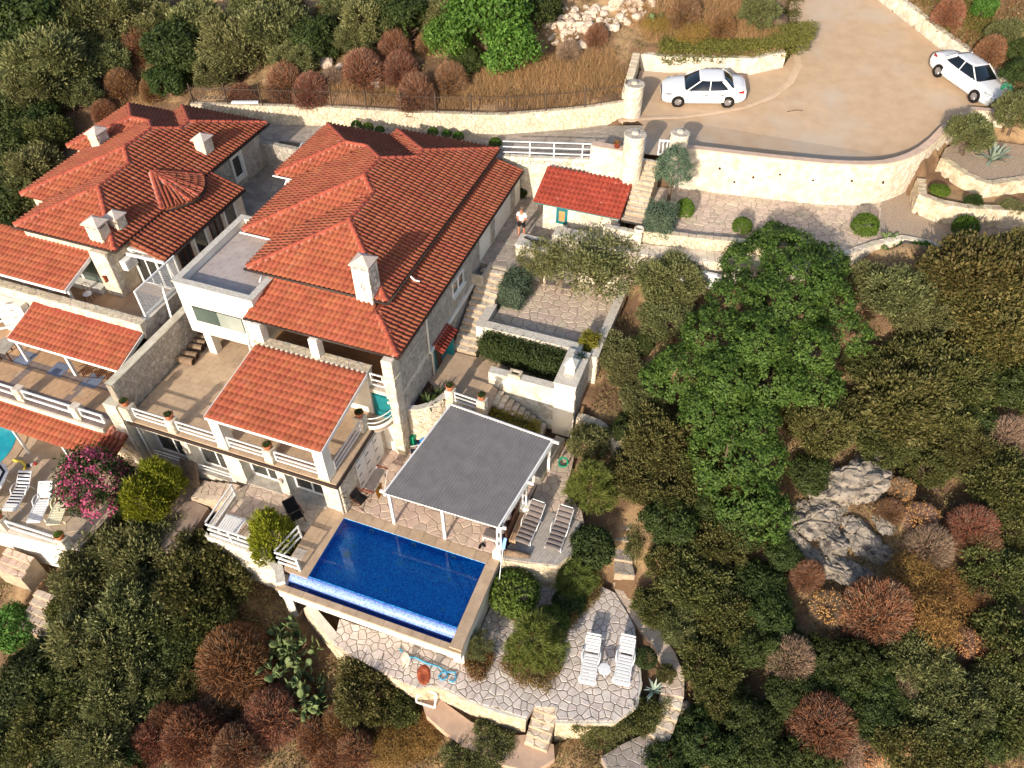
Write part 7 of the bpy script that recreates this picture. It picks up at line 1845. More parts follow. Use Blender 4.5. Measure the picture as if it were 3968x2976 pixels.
def agave(label, x, y, z, n, L_, seed, mm='agave', name='agave_plant'):
    t = thing(name, label, 'plant', (x, y, z)); q = random.Random(seed)
    for k in range(n):
        a = 2 * math.pi * k / n * 2.4 + q.uniform(-.2, .2); e = q.uniform(.25, 1.25); l = L_ * q.uniform(.7, 1.1); rows = []
        for s in np.linspace(0, 1, 6):
            r_ = l * s * math.cos(e) + .03; h = l * s * math.sin(e) - .35 * l * s * s * (1.2 - e * .7); w = .085 * L_ * (1 - s) ** .6 * (1.1 if s else .8) + .003
            c = Vector((x + r_ * math.cos(a), y + r_ * math.sin(a), z + h)); sd = Vector((-math.sin(a), math.cos(a), 0)) * w
            rows.append([tuple(c - sd + Vector((0, 0, w * .35))), tuple(c - Vector((0, 0, w * .2))), tuple(c + sd + Vector((0, 0, w * .35)))])
        MB().grid(rows).build('leaf', M[mm], t, True)
p = at(2145 * 1.794, 345 * 1.794, 7.25); agave('huge grey-green agave in the raised gravel bed', p.x, p.y, 7.2, 22, 1.35, 1)
p = at(1412 * 1.794, 1492 * 1.794, -1.8); agave('grey-green agave beside the curving path at the lower terrace', p.x, p.y, -1.85, 14, .62, 2)
p = onroad(1655 * 1.794, 8 * 1.794); agave('agave at the top of the bank beside the road', p.x, p.y, base_z(p.x, p.y), 14, .9, 3)
p = onroad(2165 * 1.794, 35 * 1.794); agave('small agave on the bank above the roadside wall', p.x, p.y, base_z(p.x, p.y), 12, .7, 4)
agave('larger palm fern in the curved planter', -12.1, 21.75, 2.15, 30, .75, 5, 'leaf_hedge', 'palm_fern')
agave('smaller palm fern at the back of the curved planter', -11.85, 22.35, 2.15, 26, .65, 6, 'leaf_hedge', 'palm_fern')
agave('dark spiky fern on top of the fireplace block', -5.95, 26.0, 3.4, 16, .45, 7, 'leaf_hedge', 'palm_fern')
# rocks
M['rock'] = mat('grey_karst_rock', (150, 140, 128), (120, 112, 102), 1.6, .95, 1.0, 7, col3=(76, 70, 68), scale3=3.0, t3=(.54, .62), detail=9)
M['rock_pale'] = mat('pale_rubble_rock', (204, 188, 172), (176, 158, 142), 2.5, .95, .8, 9, vary=.12)
def rock_mesh(seed, sub=3):
    import bmesh
    bm = bmesh.new(); bmesh.ops.create_icosphere(bm, subdivisions=sub, radius=1.0); r = random.Random(seed)
    ax = [(Vector((r.gauss(0, 1), r.gauss(0, 1), r.gauss(0, 1))).normalized(), r.uniform(.5, .85)) for _ in range(9)]
    ph = [r.uniform(0, 6) for _ in range(6)]
    for v in bm.verts:
        c = v.co.copy()
        for a, d in ax:
            s = c.dot(a)
            if s > d: c -= a * (s - d) * .85
        import mathutils
        q = c * 2.3 + Vector((seed * 3.1, 0, 0)); c *= 1 + .16 * mathutils.noise.fractal(q, .8, 2.1, 5) - .10 * max(0, .25 - abs(mathutils.noise.noise(c * 2.0 + Vector((0, seed, 0))))) * 4 * (sub > 2)
        if sub > 4:
            vd = mathutils.noise.voronoi(v.co * 1.25 + Vector((seed * 5.3, 1, 2)))[0]; e = vd[1] - vd[0]
            if e < .12: c *= 1 - .22 * (1 - e / .12)
        v.co = c
    me = bpy.data.meshes.new('rock'); bm.to_mesh(me); bm.free(); return me
RM = [rock_mesh(k, 5) for k in range(4)]; RS = [rock_mesh(k + 9, 2) for k in range(4)]
for me in RM: me.materials.append(M['rock'])
for me in RS: me.materials.append(M['rock_pale'])
def rock(label, x, y, z, r, m, rz, group=None, hs=.6, me=None):
    o = bpy.data.objects.new('rock', me); COL.objects.link(o); o.location = (x, y, z); o.scale = (r, r * .8, r * hs); o.rotation_euler = (rng.uniform(-.2, .2), rng.uniform(-.2, .2), rz); tag(o, label, 'rock', group)
for i, (dx, dy, rp, lab) in enumerate(((1762, 1122, 62, 'broad pale grey boulder at the left of the cracked outcrop'), (1838, 1058, 74, 'tallest grey boulder at the top of the cracked outcrop'), (1878, 1010, 40, 'weathered boulder above the cracked outcrop'), (1790, 1170, 42, 'small boulder in the middle of the cracked outcrop'), (1850, 1160, 46, 'central boulder of the cracked outcrop beside the dark cleft'), (1880, 1196, 40, 'right boulder of the cracked outcrop under the cleft'), (1800, 1235, 46, 'lowest boulder of the cracked outcrop beside a dry bush'), (1850, 1250, 34, 'flat pale boulder at the lower end of the outcrop'), (1715, 1175, 34, 'dark cracked boulder at the left foot of the outcrop'), (1835, 1405, 22, 'small pale boulder among dark bushes below the outcrop'), (1905, 1130, 34, 'right hand boulder above the dark cleft of the outcrop'), (1770, 1085, 36, 'left shoulder boulder of the cracked outcrop beside the green bush'), (1740, 1215, 32, 'low boulder at the left foot of the outcrop beside a dry bush'), (1480, 1530, 26, 'grey boulder beside the bottom of the curving path'))):
    p = hit(dx * 1.794, dy * 1.794); r = rp * 1.95 * camdist(p) / 3000; rock(lab, p.x, p.y, p.z + .1, r, None, rng.uniform(0, 6), 'grey boulders of the slope', .42, RM[i % 4])
near = ['beside the dry grass', 'near the top edge']
q = slope_points([(1180, 20), (1350, -5), (1420, 10), (1330, 70), (1250, 120), (1180, 100)], 170)
q = sorted(q.tolist(), key=lambda c: rng.random())
for i, (x, y) in enumerate(q):
    rock('pale angular stone on the rubble patch above the dry grass', x, y, base_z(x, y) + .03, rng.uniform(.1, .34) if i < 150 else .5, None, rng.uniform(0, 6), 'pale stones of the rubble patch', .65, RS[i % 4])
for dx, dy, rp, lab in ((707, 142, 22, 'pale rock between the dry domed bushes'), (811, 190, 20, 'pale rock low among the dry domed bushes'), (735, 155, 16, 'smaller pale rock beside a grey twiggy bush'), (185, 215, 14, 'pale rock at the left end of the lane wall'), (1215, 60, 14, 'large pale rock at the left of the rubble patch'), (1335, 15, 22, 'largest pale rock at the top of the rubble patch')):
    p = hit(dx * 1.794, dy * 1.794); rock(lab, p.x, p.y, p.z + .1, rp * 1.794 * camdist(p) / 3000, None, rng.uniform(0, 6), None, .7, RS[1])
# ================================================================= cars
rng = random.Random(99)
def car(name, label, loc, rz, L=4.6, Wd=1.78, style=0):
    t = thing(name, label, 'car', loc, rz, 'white sedans parked in the yard'); k = L / 4.6; w = Wd / 1.78
    ST = [(2.3, .34, .56, .60, .55, .60), (2.24, .24, .64, .72, .72, .70), (2.0, .2, .76, .84, .80, .80), (1.6, .19, .84, .885, .86, .89), (1.1, .19, .90, .89, .875, .97), (.5, .19, .93, .89, .88, 1.0), (-.3, .19, .95, .89, .88, 1.01), (-1.1, .19, .97, .89, .875, 1.03), (-1.6, .2, .99, .885, .86, 1.06), (-1.95, .22, .98, .86, .82, 1.07), (-2.18, .28, .92, .8, .76, 1.04), (-2.3, .4, .8, .72, .68, .9)]
    rows = []
    for x, zb, zs, hm, hs, zt in ST:
        half = [(hm * .93, zb), (hm, zb + .14), (hm, (zb + zs) * .52), (hs, zs), (hs * .93, zs + (zt - zs) * .75), (hs * .5, zt + .008), (0, zt + .014)]
        rows.append([(x * k, -y * w, z) for y, z in half] + [(x * k, y * w, z) for y, z in reversed(half[:-1])])
    b = MB().grid(rows); m = len(rows[0]); n = len(rows)
    b.f.append(tuple(range(m))); b.f.append(tuple((n - 1) * m + q for q in reversed(range(m))))
    b.f += [(i * m, (i + 1) * m, (i + 1) * m + m - 1, i * m + m - 1) for i in range(n - 1)]
    o0 = Vector(loc); ORG[t.name] = Vector((0, 0, 0))
    body = b.build('body', M['car_white'], t, True)
    # glasshouse: base ring at the belt, roof ring above
    base = [(1.05, .62), (.95, .78), (.0, .815), (-1.0, .80), (-1.5, .74), (-1.72, .58)]
    top = [(.3, .5), (.22, .56), (-.2, .60), (-.75, .585), (-.98, .545), (-1.06, .46)]
    def ring(P, z, f=1.0): return [(x * k, -y * w * f, z) for x, y in P] + [(x * k, y * w * f, z) for x, y in reversed(P)]
    zt = 1.45 if style else 1.47
    g = MB(); A_, B_ = ring(base, .985), ring(top, zt); q = len(A_)
    g.add(A_ + B_, [(i, (i + 1) % q, q + (i + 1) % q, q + i) for i in range(q)] + [tuple(range(q, 2 * q))])
    g.build('windows', M['car_glass'], t, True)
    T0, T1, T2 = ring(top, zt + .004, 1.03), ring([(x * .985 - .01, y * .9) for x, y in top], zt + .035), ring([(x * .85 - .05, y * .45) for x, y in top], zt + .05)
    r = MB(); r.add(T0 + T1 + T2, [(i, (i + 1) % q, q + (i + 1) % q, q + i) for i in range(q)] + [(q + i, q + (i + 1) % q, 2 * q + (i + 1) % q, 2 * q + i) for i in range(q)] + [tuple(range(2 * q, 3 * q))])
    r.build('roof', M['car_white'], t, True)
    for s in (-1, 1):
        for (i, wd) in ((1, .06), (4, .2 if style == 0 else .16)):
            a = Vector((base[i][0] * k, s * base[i][1] * w * 1.012, .985)); c = Vector((top[i][0] * k, s * top[i][1] * w * 1.03, zt + .01)); MB().beam(a, c, wd, .035, (0, s, .4)).build('pillar', M['car_white'], t)
        a = Vector((-.28 * k, s * .822 * w, .985)); c = Vector((-.3 * k, s * .612 * w, zt + .01)); MB().beam(a, c, .055, .02, (0, s, .4)).build('pillar', M['car_white'], t)
    for s in (-1, 1):
        for x in (1.38, -1.36):
            arch = MB().tube([(x * k, s * .80 * w, .335), (x * k, s * .894 * w, .335)], .375, 20).build('wheel_arch', M['black'], t)
            wh = MB().lathe([(.22, -.1), (.32, -.09), (.335, -.04), (.335, .04), (.32, .09), (.22, .1)], (0, 0, 0), 22)
            wh.v = [(x * k + v[0], s * .80 * w + v[2], .335 + v[1]) for v in wh.v]; wheel = wh.build('wheel', M['rubber'], t, True)
            rm = MB().tube([(x * k, s * .895 * w, .335), (x * k, s * .908 * w, .335)], .19, 18)
            for j in range(7):
                a = 2 * math.pi * j / 7; rm.obox((x * k + .12 * math.cos(a), s * .915 * w, .335 + .12 * math.sin(a)), (math.cos(a), 0, math.sin(a)), (0, 1, 0), (-math.sin(a), 0, math.cos(a)), .09, .012, .022)
            rm.build('rim', M['alloy'], wheel)
        # doors: thin panels a touch proud of the side
        for (x0_, x1_) in ((-.26, .92), (-1.15, -.3)):
            d = MB().box(x0_ * k, x1_ * k, min(s * .885 * w, s * .897 * w), max(s * .885 * w, s * .897 * w), .33, .86).build('door', M['car_white'], t)
            MB().box((x0_ + .05) * k, (x0_ + .24) * k, min(s * .898 * w, s * .915 * w), max(s * .898 * w, s * .915 * w), .76, .795).build('handle', M['black'] if not style else M['car_white'], d)
            MB().box((x0_ - .012) * k, (x0_ + .0) * k, min(s * .885 * w, s * .8985 * w), max(s * .885 * w, s * .8985 * w), .33, .93).build('seam', M['rubber'], d)
        hl = MB(); hl.add([(2.2 * k, s * .52 * w, .6), (2.05 * k, s * .78 * w, .62), (1.7 * k, s * .878 * w, .78), (1.75 * k, s * .86 * w, .86), (2.02 * k, s * .74 * w, .80), (2.2 * k, s * .5 * w, .69)], [(0, 1, 4, 5), (1, 2, 3, 4)])
        hl.v = [(v[0] + .025, v[1] + s * .02, v[2] + .012) for v in hl.v]; hl.build('headlight', M['lamp_glass'], t, True)
        tl = MB(); tl.add([(-2.27 * k, s * .5 * w, .86), (-2.12 * k, s * .80 * w, .84), (-1.8 * k, s * .884 * w, .90), (-1.84 * k, s * .87 * w, .99), (-2.14 * k, s * .77 * w, 1.0), (-2.22 * k, s * .5 * w, .98)], [(0, 1, 4, 5), (1, 2, 3, 4)])
        tl.v = [(v[0] - .02, v[1] + s * .02, v[2] + .008) for v in tl.v]; tl.build('taillight', M['tail'], t, True)
        mi = MB().ell((.78 * k, s * .98 * w, 1.02), .07, .12, .075, 10, 6); mi.tube([(.78 * k, s * .86 * w, .98), (.78 * k, s * .95 * w, 1.0)], .025, 5); mi.build('mirror', M['car_white'], t, True)
    MB().add([(2.325 * k, -.5 * w, .5), (2.325 * k, .5 * w, .5), (2.29 * k, .54 * w, .66), (2.29 * k, -.54 * w, .66)], [(0, 1, 2, 3)]).build('grille', M['black'], t)
    MB().box(2.33 * k, 2.345 * k, -.26, .26, .42, .53).build('number_plate', mat('plate_white', (228, 226, 200), None, rough=.5), t)
    MB().box(2.20 * k, 2.31 * k, -.62 * w, .62 * w, .26, .36).build('lower_intake', M['black'], t)
    MB().box(-2.335 * k, -2.32 * k, -.26, .26, .55, .66).build('number_plate', MATS['plate_white'], t)
    ORG[t.name] = o0
    return t
p = Vector((-4.45, 44.95, zroad(-4, 44.95) + .0))
c1 = car('parked_car', 'white sedan with red tail lights parked in the bay beside the round gate pillar', p, math.atan2(-.74, -2.81), 4.75, 1.9, 0)
c1.rotation_euler = (0.0, R(0), math.atan2(-.74, -2.81)); c1.rotation_euler.rotate_axis('X', R(-6.5)); c1.rotation_euler.rotate_axis('Y', R(2))
p2_ = Vector((9.85, 50.15, zroad(9.5, 50.15)))
hd = math.atan2(-2.1, 1.95)
c2 = car('parked_car', 'pearl white sedan with alloy wheels parked against the creeper covered roadside wall', p2_, hd, 4.85, 1.9, 1)
c2.rotation_euler.rotate_axis('Y', R(5.5)); c2.rotation_euler.rotate_axis('X', R(-4))

# ================================================================= person
def skin(name, verts, edges, radii, root, m, parent, sub=2):
    me = bpy.data.meshes.new(name); o0 = org(parent)
    me.from_pydata([(v[0] - o0.x, v[1] - o0.y, v[2] - o0.z) for v in verts], edges, [])
    o = link(name, me, parent); s = o.modifiers.new('skin', 'SKIN'); s.use_smooth_shade = True
    if not me.skin_vertices: me.skin_vertices.new()
    for i, r in enumerate(radii):
        sv = me.skin_vertices[0].data[i]; sv.radius = (r, r) if not isinstance(r, tuple) else r; sv.use_root = (i == root)
    d = o.modifiers.new('sub', 'SUBSURF'); d.levels = sub; d.render_levels = sub
    me.materials.append(m); return o
def person():
    X, Y, Z0 = -11.5, 33.2, Z_PORCH + .02
    t = thing('person', 'person in white T-shirt and black shorts standing on the porch looking down at a controller', 'person', (X, Y, Z0))
    def q(x, y, z): return (X + x, Y + y, Z0 + z)      # facing -Y
    V = [q(0, 0, .93), q(0, .0, 1.1), q(0, .02, 1.28), q(0, .02, 1.42), q(0, -.01, 1.50), q(0, -.06, 1.60), q(0, -.08, 1.70),
         q(.11, 0, .90), q(.14, -.01, .50), q(.155, .03, .10), q(.165, -.04, .035), q(.18, -.16, .03),
         q(-.11, 0, .90), q(-.14, -.01, .50), q(-.16, .03, .10), q(-.17, -.04, .035), q(-.19, -.16, .03),
         q(.18, .02, 1.41), q(.27, .03, 1.15), q(.12, -.19, 1.06), q(.07, -.25, 1.07),
         q(-.18, .02, 1.41), q(-.27, .03, 1.15), q(-.12, -.19, 1.06), q(-.07, -.25, 1.07)]
    E = [(0, 1), (1, 2), (2, 3), (3, 4), (4, 5), (5, 6), (0, 7), (7, 8), (8, 9), (9, 10), (10, 11), (0, 12), (12, 13), (13, 14), (14, 15), (15, 16), (3, 17), (17, 18), (18, 19), (19, 20), (3, 21), (21, 22), (22, 23), (23, 24)]
    Rr = [(.14, .10), (.14, .10), (.155, .105), (.13, .085), .052, .085, .078, .085, .056, .04, .042, .03, .085, .056, .04, .042, .03, .06, .046, .032, .03, .06, .046, .032, .03]
    body = skin('body', V, E, Rr, 0, M['skin'], t)
    # T-shirt: a skin of its own, a little larger than the trunk, with short sleeves
    SV = [q(0, 0, .90), q(0, 0, 1.1), q(0, .02, 1.28), q(0, .02, 1.42), q(0, .0, 1.465), q(.19, .02, 1.40), q(.255, .03, 1.22), q(-.19, .02, 1.40), q(-.255, .03, 1.22)]
    skin('shirt', SV, [(0, 1), (1, 2), (2, 3), (3, 4), (3, 5), (5, 6), (3, 7), (7, 8)], [(.185, .14), (.18, .135), (.185, .13), (.15, .105), .07, .082, .085, .082, .085], 1, M['shirt'], t)
    HV = [q(0, 0, .92), q(.11, 0, .86), q(.145, -.01, .56), q(-.11, 0, .86), q(-.145, -.01, .56)]
    skin('shorts', HV, [(0, 1), (1, 2), (0, 3), (3, 4)], [(.165, .125), .115, .105, .115, .105], 0, M['cloth_black'], t)
    skin('hair', [q(0, -.03, 1.735), q(0, .0, 1.70), q(0, .005, 1.62)], [(0, 1), (1, 2)], [.06, .085, .055], 1, M['hair'], t)
    f = MB().ell(q(0, -.165, 1.63), .014, .022, .02, 8, 5); f.ell(q(.085, -.065, 1.64), .012, .02, .03, 8, 5); f.ell(q(-.085, -.065, 1.64), .012, .02, .03, 8, 5); f.build('face', M['skin'], t, True)
    e = MB().ell(q(.03, -.147, 1.655), .012, .008, .008, 6, 4).ell(q(-.03, -.147, 1.655), .012, .008, .008, 6, 4).box(X - .022, X + .022, Y - .152, Y - .143, Z0 + 1.588, Z0 + 1.595); e.build('eyes', M['hair'], t)
    for s in (-1, 1):
        hd_ = MB()
        for j in range(4):
            a = q(s * (.075 - .0 * j), -.25, 1.085 - .018 * j); l = (.055, .062, .058, .045)[j]
            hd_.tube([a, (a[0] - s * l * .5, a[1] - .035, a[2]), (a[0] - s * l, a[1] - .02, a[2] - .008)], .0095, 6)
        a = q(s * .085, -.24, 1.10); hd_.tube([a, (a[0] - s * .025, a[1] - .02, a[2] + .018), (a[0] - s * .05, a[1] - .03, a[2] + .014)], .011, 6)
        hd_.ell(q(s * .085, -.235, 1.065), .04, .045, .04, 8, 6); hd_.build('hand', M['skin'], t, True)
    ct_ = thing('remote_controller', 'dark controller held in both hands by the standing person', 'controller', (X, Y - .28, Z0 + 1.08))
    MB().cbox(X - .08, X + .08, Y - .335, Y - .255, Z0 + 1.05, Z0 + 1.1, .012).build('body', M['black'], ct_)
    an_ = MB()
    for s in (-1, 1): an_.tube([(X + s * .05, Y - .33, Z0 + 1.09), (X + s * .06, Y - .42, Z0 + 1.13)], .007, 5)
    an_.build('antenna', M['black'], ct_)
person()

# ================================================================= furniture
def plastic_lounger(label, loc, rz, m, group, back=.42, name='sun_lounger'):
    """head end at +y, 1.9 m long"""
    t = thing(name, label, 'lounger', loc, rz, group); ORG[t.name] = Vector((0, 0, 0))
    W2 = .3
    fr = MB()
    for s in (-1, 1):
        fr.beam((s * W2, -.95, .30), (s * W2, .35, .32), .05, .07)
        fr.beam((s * W2, .35, .32), (s * W2, .98, .32 + back), .045, .06)
    fr.beam((-W2, -.95, .29), (W2, -.95, .29), .06, .06); fr.build('frame', m, t)
    for k in range(9):
        y = -.86 + k * .135; MB().cbox(-W2 + .03, W2 - .03, y - .052, y + .052, .31, .335, .006).build('slat', m, t)
    d = Vector((0, .63, back)).normalized(); nn = Vector((0, -d.z, d.y))
    for k in range(5):
        c = Vector((0, .35, .33)) + d * (.07 + k * .135); MB().obox(c, (1, 0, 0), d, nn, W2 - .03, .054, .012).build('slat', m, t)
    hb_ = MB().obox(Vector((0, .35, .33)) + d * .74, (1, 0, 0), d, nn, W2, .035, .02); hb_.build('headrest', m, t)
    for s in (-1, 1):
        MB().tube([(s * (W2 + .02), -.72, .3), (s * (W2 + .05), -.76, .0)], .03, 6).build('leg', m, t)
        MB().tube([(s * (W2 + .02), .42, .3), (s * (W2 + .05), .5, .0)], .03, 6).build('leg', m, t)
        MB().tube([(s * (W2 + .03), -.1, .32), (s * (W2 + .07), .05, .5), (s * (W2 + .07), .3, .52), (s * (W2 + .04), .52, .42)], .028, 6).build('armrest', m, t, True)
    ORG[t.name] = Vector(loc); return t
gl_ = 'white loungers on the lower terrace'
plastic_lounger('left of two white plastic loungers on the lower terrace beside the small round table', (-1.7, 14.02, Z_LOW + .02), R(8), M['plastic'], gl_, .12)
plastic_lounger('right of two white plastic loungers on the lower terrace beside the small green bush', (-.38, 14.45, Z_LOW + .02), R(6), M['plastic'], gl_, .12)
t = thing('side_table', 'small round white plastic table between the two white loungers', 'table', (-1.06, 13.85, Z_LOW + .02))
MB().lathe([(.03, .36), (.26, .37), (.27, .4), (.25, .415), (.02, .42)], (-1.06, 13.85, Z_LOW), 8).build('tabletop', M['plastic'], t)
for k in range(4):
    a = k * math.pi / 2 + .4; MB().tube([(-1.06 + .06 * math.cos(a), 13.85 + .06 * math.sin(a), Z_LOW + .37), (-1.06 + .2 * math.cos(a), 13.85 + .2 * math.sin(a), Z_LOW + .02)], .018, 6).build('leg', M['plastic'], t)
gl_ = 'loungers on the neighbouring pool deck'
plastic_lounger('white plastic lounger left of the cream lounger on the neighbouring pool deck', (-27.5, 12.15, Z_LP + .02), R(22), M['plastic'], gl_, .42)
plastic_lounger('cream plastic lounger beside the pink oleander on the neighbouring pool deck', (-26.62, 12.35, Z_LP + .02), R(25), M['cream_plastic'], gl_, .42)
for lab, loc, rz in (('lounger under a navy striped towel beside the white lounger', (-28.95, 12.3, Z_LP + .02), R(17)), ('lounger under a striped towel at the left edge beside the striped parasol', (-30.3, 12.2, Z_LP + .02), R(20))):
    plastic_lounger(lab, loc, rz, M['plastic'], gl_, .42)
    tw = thing('striped_towel', 'navy and white striped towel on the ' + ('lounger nearer the white lounger' if loc[0] > -29.5 else 'lounger at the left edge'), 'towel', loc, rz); ORG[tw.name] = Vector((0, 0, 0))
    prof = [(-.7, .345), (-.3, .35), (.1, .352), (.36, .36), (.6, .53), (.95, .775), (.99, .72)]
    L_ = [0]
    for a, c in zip(prof[:-1], prof[1:]): L_.append(L_[-1] + math.hypot(c[0] - a[0], c[1] - a[1]))
    def tp_(u):
        return float(np.interp(u, L_, [p[0] for p in prof])), float(np.interp(u, L_, [p[1] for p in prof]))
    for k in range(22):
        a, c = L_[-1] * k / 22, L_[-1] * (k + 1) / 22
        MB().grid([[(-.29, tp_(a)[0], tp_(a)[1] - .1), (-.29, tp_(a)[0], tp_(a)[1] + .008), (.29, tp_(a)[0], tp_(a)[1] + .008), (.29, tp_(a)[0], tp_(a)[1] - .1)], [(-.29, tp_(c)[0], tp_(c)[1] - .1), (-.29, tp_(c)[0], tp_(c)[1] + .008), (.29, tp_(c)[0], tp_(c)[1] + .008), (.29, tp_(c)[0], tp_(c)[1] - .1)]]).build('stripe', M['navy'] if k % 2 else M['towel'], tw)
    ORG[tw.name] = Vector(loc)
pr = thing('parasol', 'navy and white striped parasol at the left edge of the neighbouring pool deck', 'parasol', (-30.1, 11.9, Z_LP))
for ring in range(5):
    b = MB(); r0_, r1_ = .22 * ring, .22 * (ring + 1); z0_, z1_ = 1.95 - .12 * ring, 1.95 - .12 * (ring + 1)
    b.grid([[(-30.1 + r * math.cos(a), 11.9 + r * math.sin(a), Z_LP + z) for a in np.linspace(0, 2 * math.pi, 9)] for r, z in ((r0_, z0_), (r0_ * .5 + r1_ * .5, (z0_ + z1_) / 2))]); b.build('canopy_stripe', M['navy'], pr)
    b = MB(); b.grid([[(-30.1 + r * math.cos(a), 11.9 + r * math.sin(a), Z_LP + z) for a in np.linspace(0, 2 * math.pi, 9)] for r, z in ((r0_ * .5 + r1_ * .5, (z0_ + z1_) / 2), (r1_, z1_))]); b.build('canopy_stripe', M['towel'], pr)
MB().tube([(-30.1, 11.9, Z_LP), (-30.1, 11.9, Z_LP + 1.98)], .025, 8).build('pole', M['white_metal'], pr)
tf = thing('foam_tube', 'curved yellow foam tube lying on the neighbouring pool deck', 'float', (-30.4, 13.8, Z_LP))
MB().tube([(-30.96, 13.86, Z_LP + .08), (-30.5, 13.93, Z_LP + .08), (-30.15, 13.8, Z_LP + .08), (-29.97, 13.5, Z_LP + .08)], .05, 8).build('tube', M['yellow'], tf, True)
tf2 = thing('toy_float', 'small red white and blue toy beside the yellow foam tube', 'toy', (-29.95, 14.0, Z_LP))
MB().box(-30.1, -29.98, 13.8, 13.92, Z_LP + .02, Z_LP + .12).build('end', M['navy'], tf2); MB().box(-29.98, -29.86, 13.9, 14.02, Z_LP + .02, Z_LP + .12).build('middle', M['towel'], tf2); MB().box(-29.86, -29.74, 14.0, 14.12, Z_LP + .02, Z_LP + .12).build('end', M['tail'], tf2)
# cushioned loungers on the deck
def cushion_lounger(label, loc, rz):
    t = thing('cushioned_lounger', label, 'lounger', loc, rz, 'cushioned loungers on the timber deck'); ORG[t.name] = Vector((0, 0, 0))
    b = MB()
    for s in (-1, 1): b.beam((s * .32, -.98, .26), (s * .32, .25, .28), .04, .05); b.beam((s * .32, .25, .28), (s * .32, 1.0, .72), .04, .05)
    b.build('frame', M['white_metal'], t)
    for s in (-1, 1):
        MB().tube([(s * .33, -.8, .27), (s * .36, -.85, .0)], .022, 6).build('leg', M['white_metal'], t); MB().tube([(s * .33, .35, .28), (s * .36, .5, .0)], .022, 6).build('leg', M['white_metal'], t)
        MB().tube([(s * .35, -.2, .28), (s * .38, -.05, .5), (s * .38, .4, .52)], .02, 6).build('armrest', M['white_metal'], t, True)
    for k in range(9):
        s0 = -1.0 + k * .235
        def pt(u):
            if u < .25: return Vector((0, u, .33))
            return Vector((0, .25 + (u - .25) * .86, .33 + (u - .25) * .5))
        c = pt(s0 + .117); d = (pt(s0 + .235) - pt(s0)).normalized(); nn = Vector((0, -d.z, d.y)); v = []
        rows = []
        for (q, h) in ((-.115, -.03), (-.10, .03), (-.04, .055), (.04, .055), (.10, .03), (.115, -.03)):
            rows.append([tuple(c + d * q + nn * (h - .02 * (abs(x_) > .27)) + Vector((x_, 0, 0))) for x_ in (-.32, -.29, -.1, .1, .29, .32)])
        b = MB().grid(rows); b.build('cushion', M['cushion'], t, True)
    MB().tube([(-.28, .99, .80), (.28, .99, .80)], .02, 6).build('head_bar', M['white_metal'], t)
    ORG[t.name] = Vector(loc)
cushion_lounger('left cushioned lounger on the timber deck nearest the pergola', (-5.76, 18.2, .06), R(-3))
cushion_lounger('right cushioned lounger on the timber deck nearest the young pine', (-4.47, 18.35, .06), R(-1))
lg = thing('driftwood_log', 'pale bleached log lying at the front edge of the timber deck', 'log', (-5.8, 16.7, .07))
MB().tube([(-6.38, 16.62, .2), (-5.9, 16.72, .19), (-5.3, 16.83, .17)], [.15, .15, .11], 9).build('log', M['wood_old'], lg, True)
# bench under the pergola edge, ottoman, pillows
bn = thing('wooden_bench', 'brown backed bench with grey pillows under the right edge of the pergola', 'bench', (-6.7, 18.0, 0))
MB().box(-6.95, -6.5, 17.1, 18.75, .0, .4).build('seat', M['wood'], bn); MB().box(-6.5, -6.44, 17.1, 18.75, .0, .9).build('backrest', M['wood'], bn)
for y in (17.5, 18.2): 
    pw = thing('pillow', 'grey pillow on the brown bench ' + ('nearer the pool' if y < 18 else 'nearer the pier'), 'pillow', (-6.75, y, .4)); MB().ell((-6.72, y, .55), .12, .26, .2, 10, 6).build('pillow', M['cushion'], pw, True)
bt = thing('plank_step', 'light timber step between the pergola and the cushioned loungers', 'step', (-6.3, 18, .03))
for k in range(3): MB().cbox(-6.4 + k * .11, -6.3 + k * .11, 17.2, 18.9, .08, .3, .008).build('plank', M['floor_tile_warm'], bt)
ot = thing('ottoman', 'low white stool with grey cushion by the corner post of the pergola', 'stool', (-7.15, 17.1, 0))
MB().cbox(-7.5, -6.85, 16.95, 17.4, .3, .42, .03).build('cushion', M['cushion'], ot); MB().box(-7.5, -6.85, 16.95, 17.4, .22, .3).build('frame', M['white_paint'], ot)
for (x, y) in ((-7.47, 16.98), (-6.88, 16.98), (-7.47, 17.37), (-6.88, 17.37)): MB().box(x - .03, x + .03, y - .03, y + .03, .02, .22).build('leg', M['white_paint'], ot)
for k, (x, y, a) in enumerate(((-7.5, 16.62, .1), (-7.38, 16.75, .9))):
    f = thing('flip_flop', ('left' if k == 0 else 'right') + ' black flip-flop on the paving near the corner post', 'flip-flop', (x, y, .025), a); ORG[f.name] = Vector((0, 0, 0))
    MB().lathe([(.06, 0), (.06, .025)], (0, 0, 0), 12).build('sole', M['black'], f).scale = (1, 2.3, 1); MB().tube([(-.05, 0, .02), (0, .09, .05), (.05, 0, .02)], .012, 5).build('strap', M['black'], f)
nt = thing('pool_net', 'blue pool net on a long white pole leaning on the white pier', 'pool net', (-6.35, 16.2, 0))
MB().tube([(-6.15, 15.2, -.6), (-6.38, 16.5, .75)], .018, 6).build('pole', M['white_metal'], nt)
MB().add([(-6.48, 16.42, .75), (-6.28, 16.42, .75), (-6.3, 16.72, 1.15), (-6.44, 16.72, 1.15), (-6.38, 16.6, .72)], [(0, 1, 4), (1, 2, 4), (2, 3, 4), (3, 0, 4), (0, 3, 2, 1)]).build('net', M['blue_plastic'], nt)
hs_ = thing('pool_hose', 'pale blue pool hose lying under the edge of the overflow wall', 'hose', (-8, 11.8, Z_LOW))
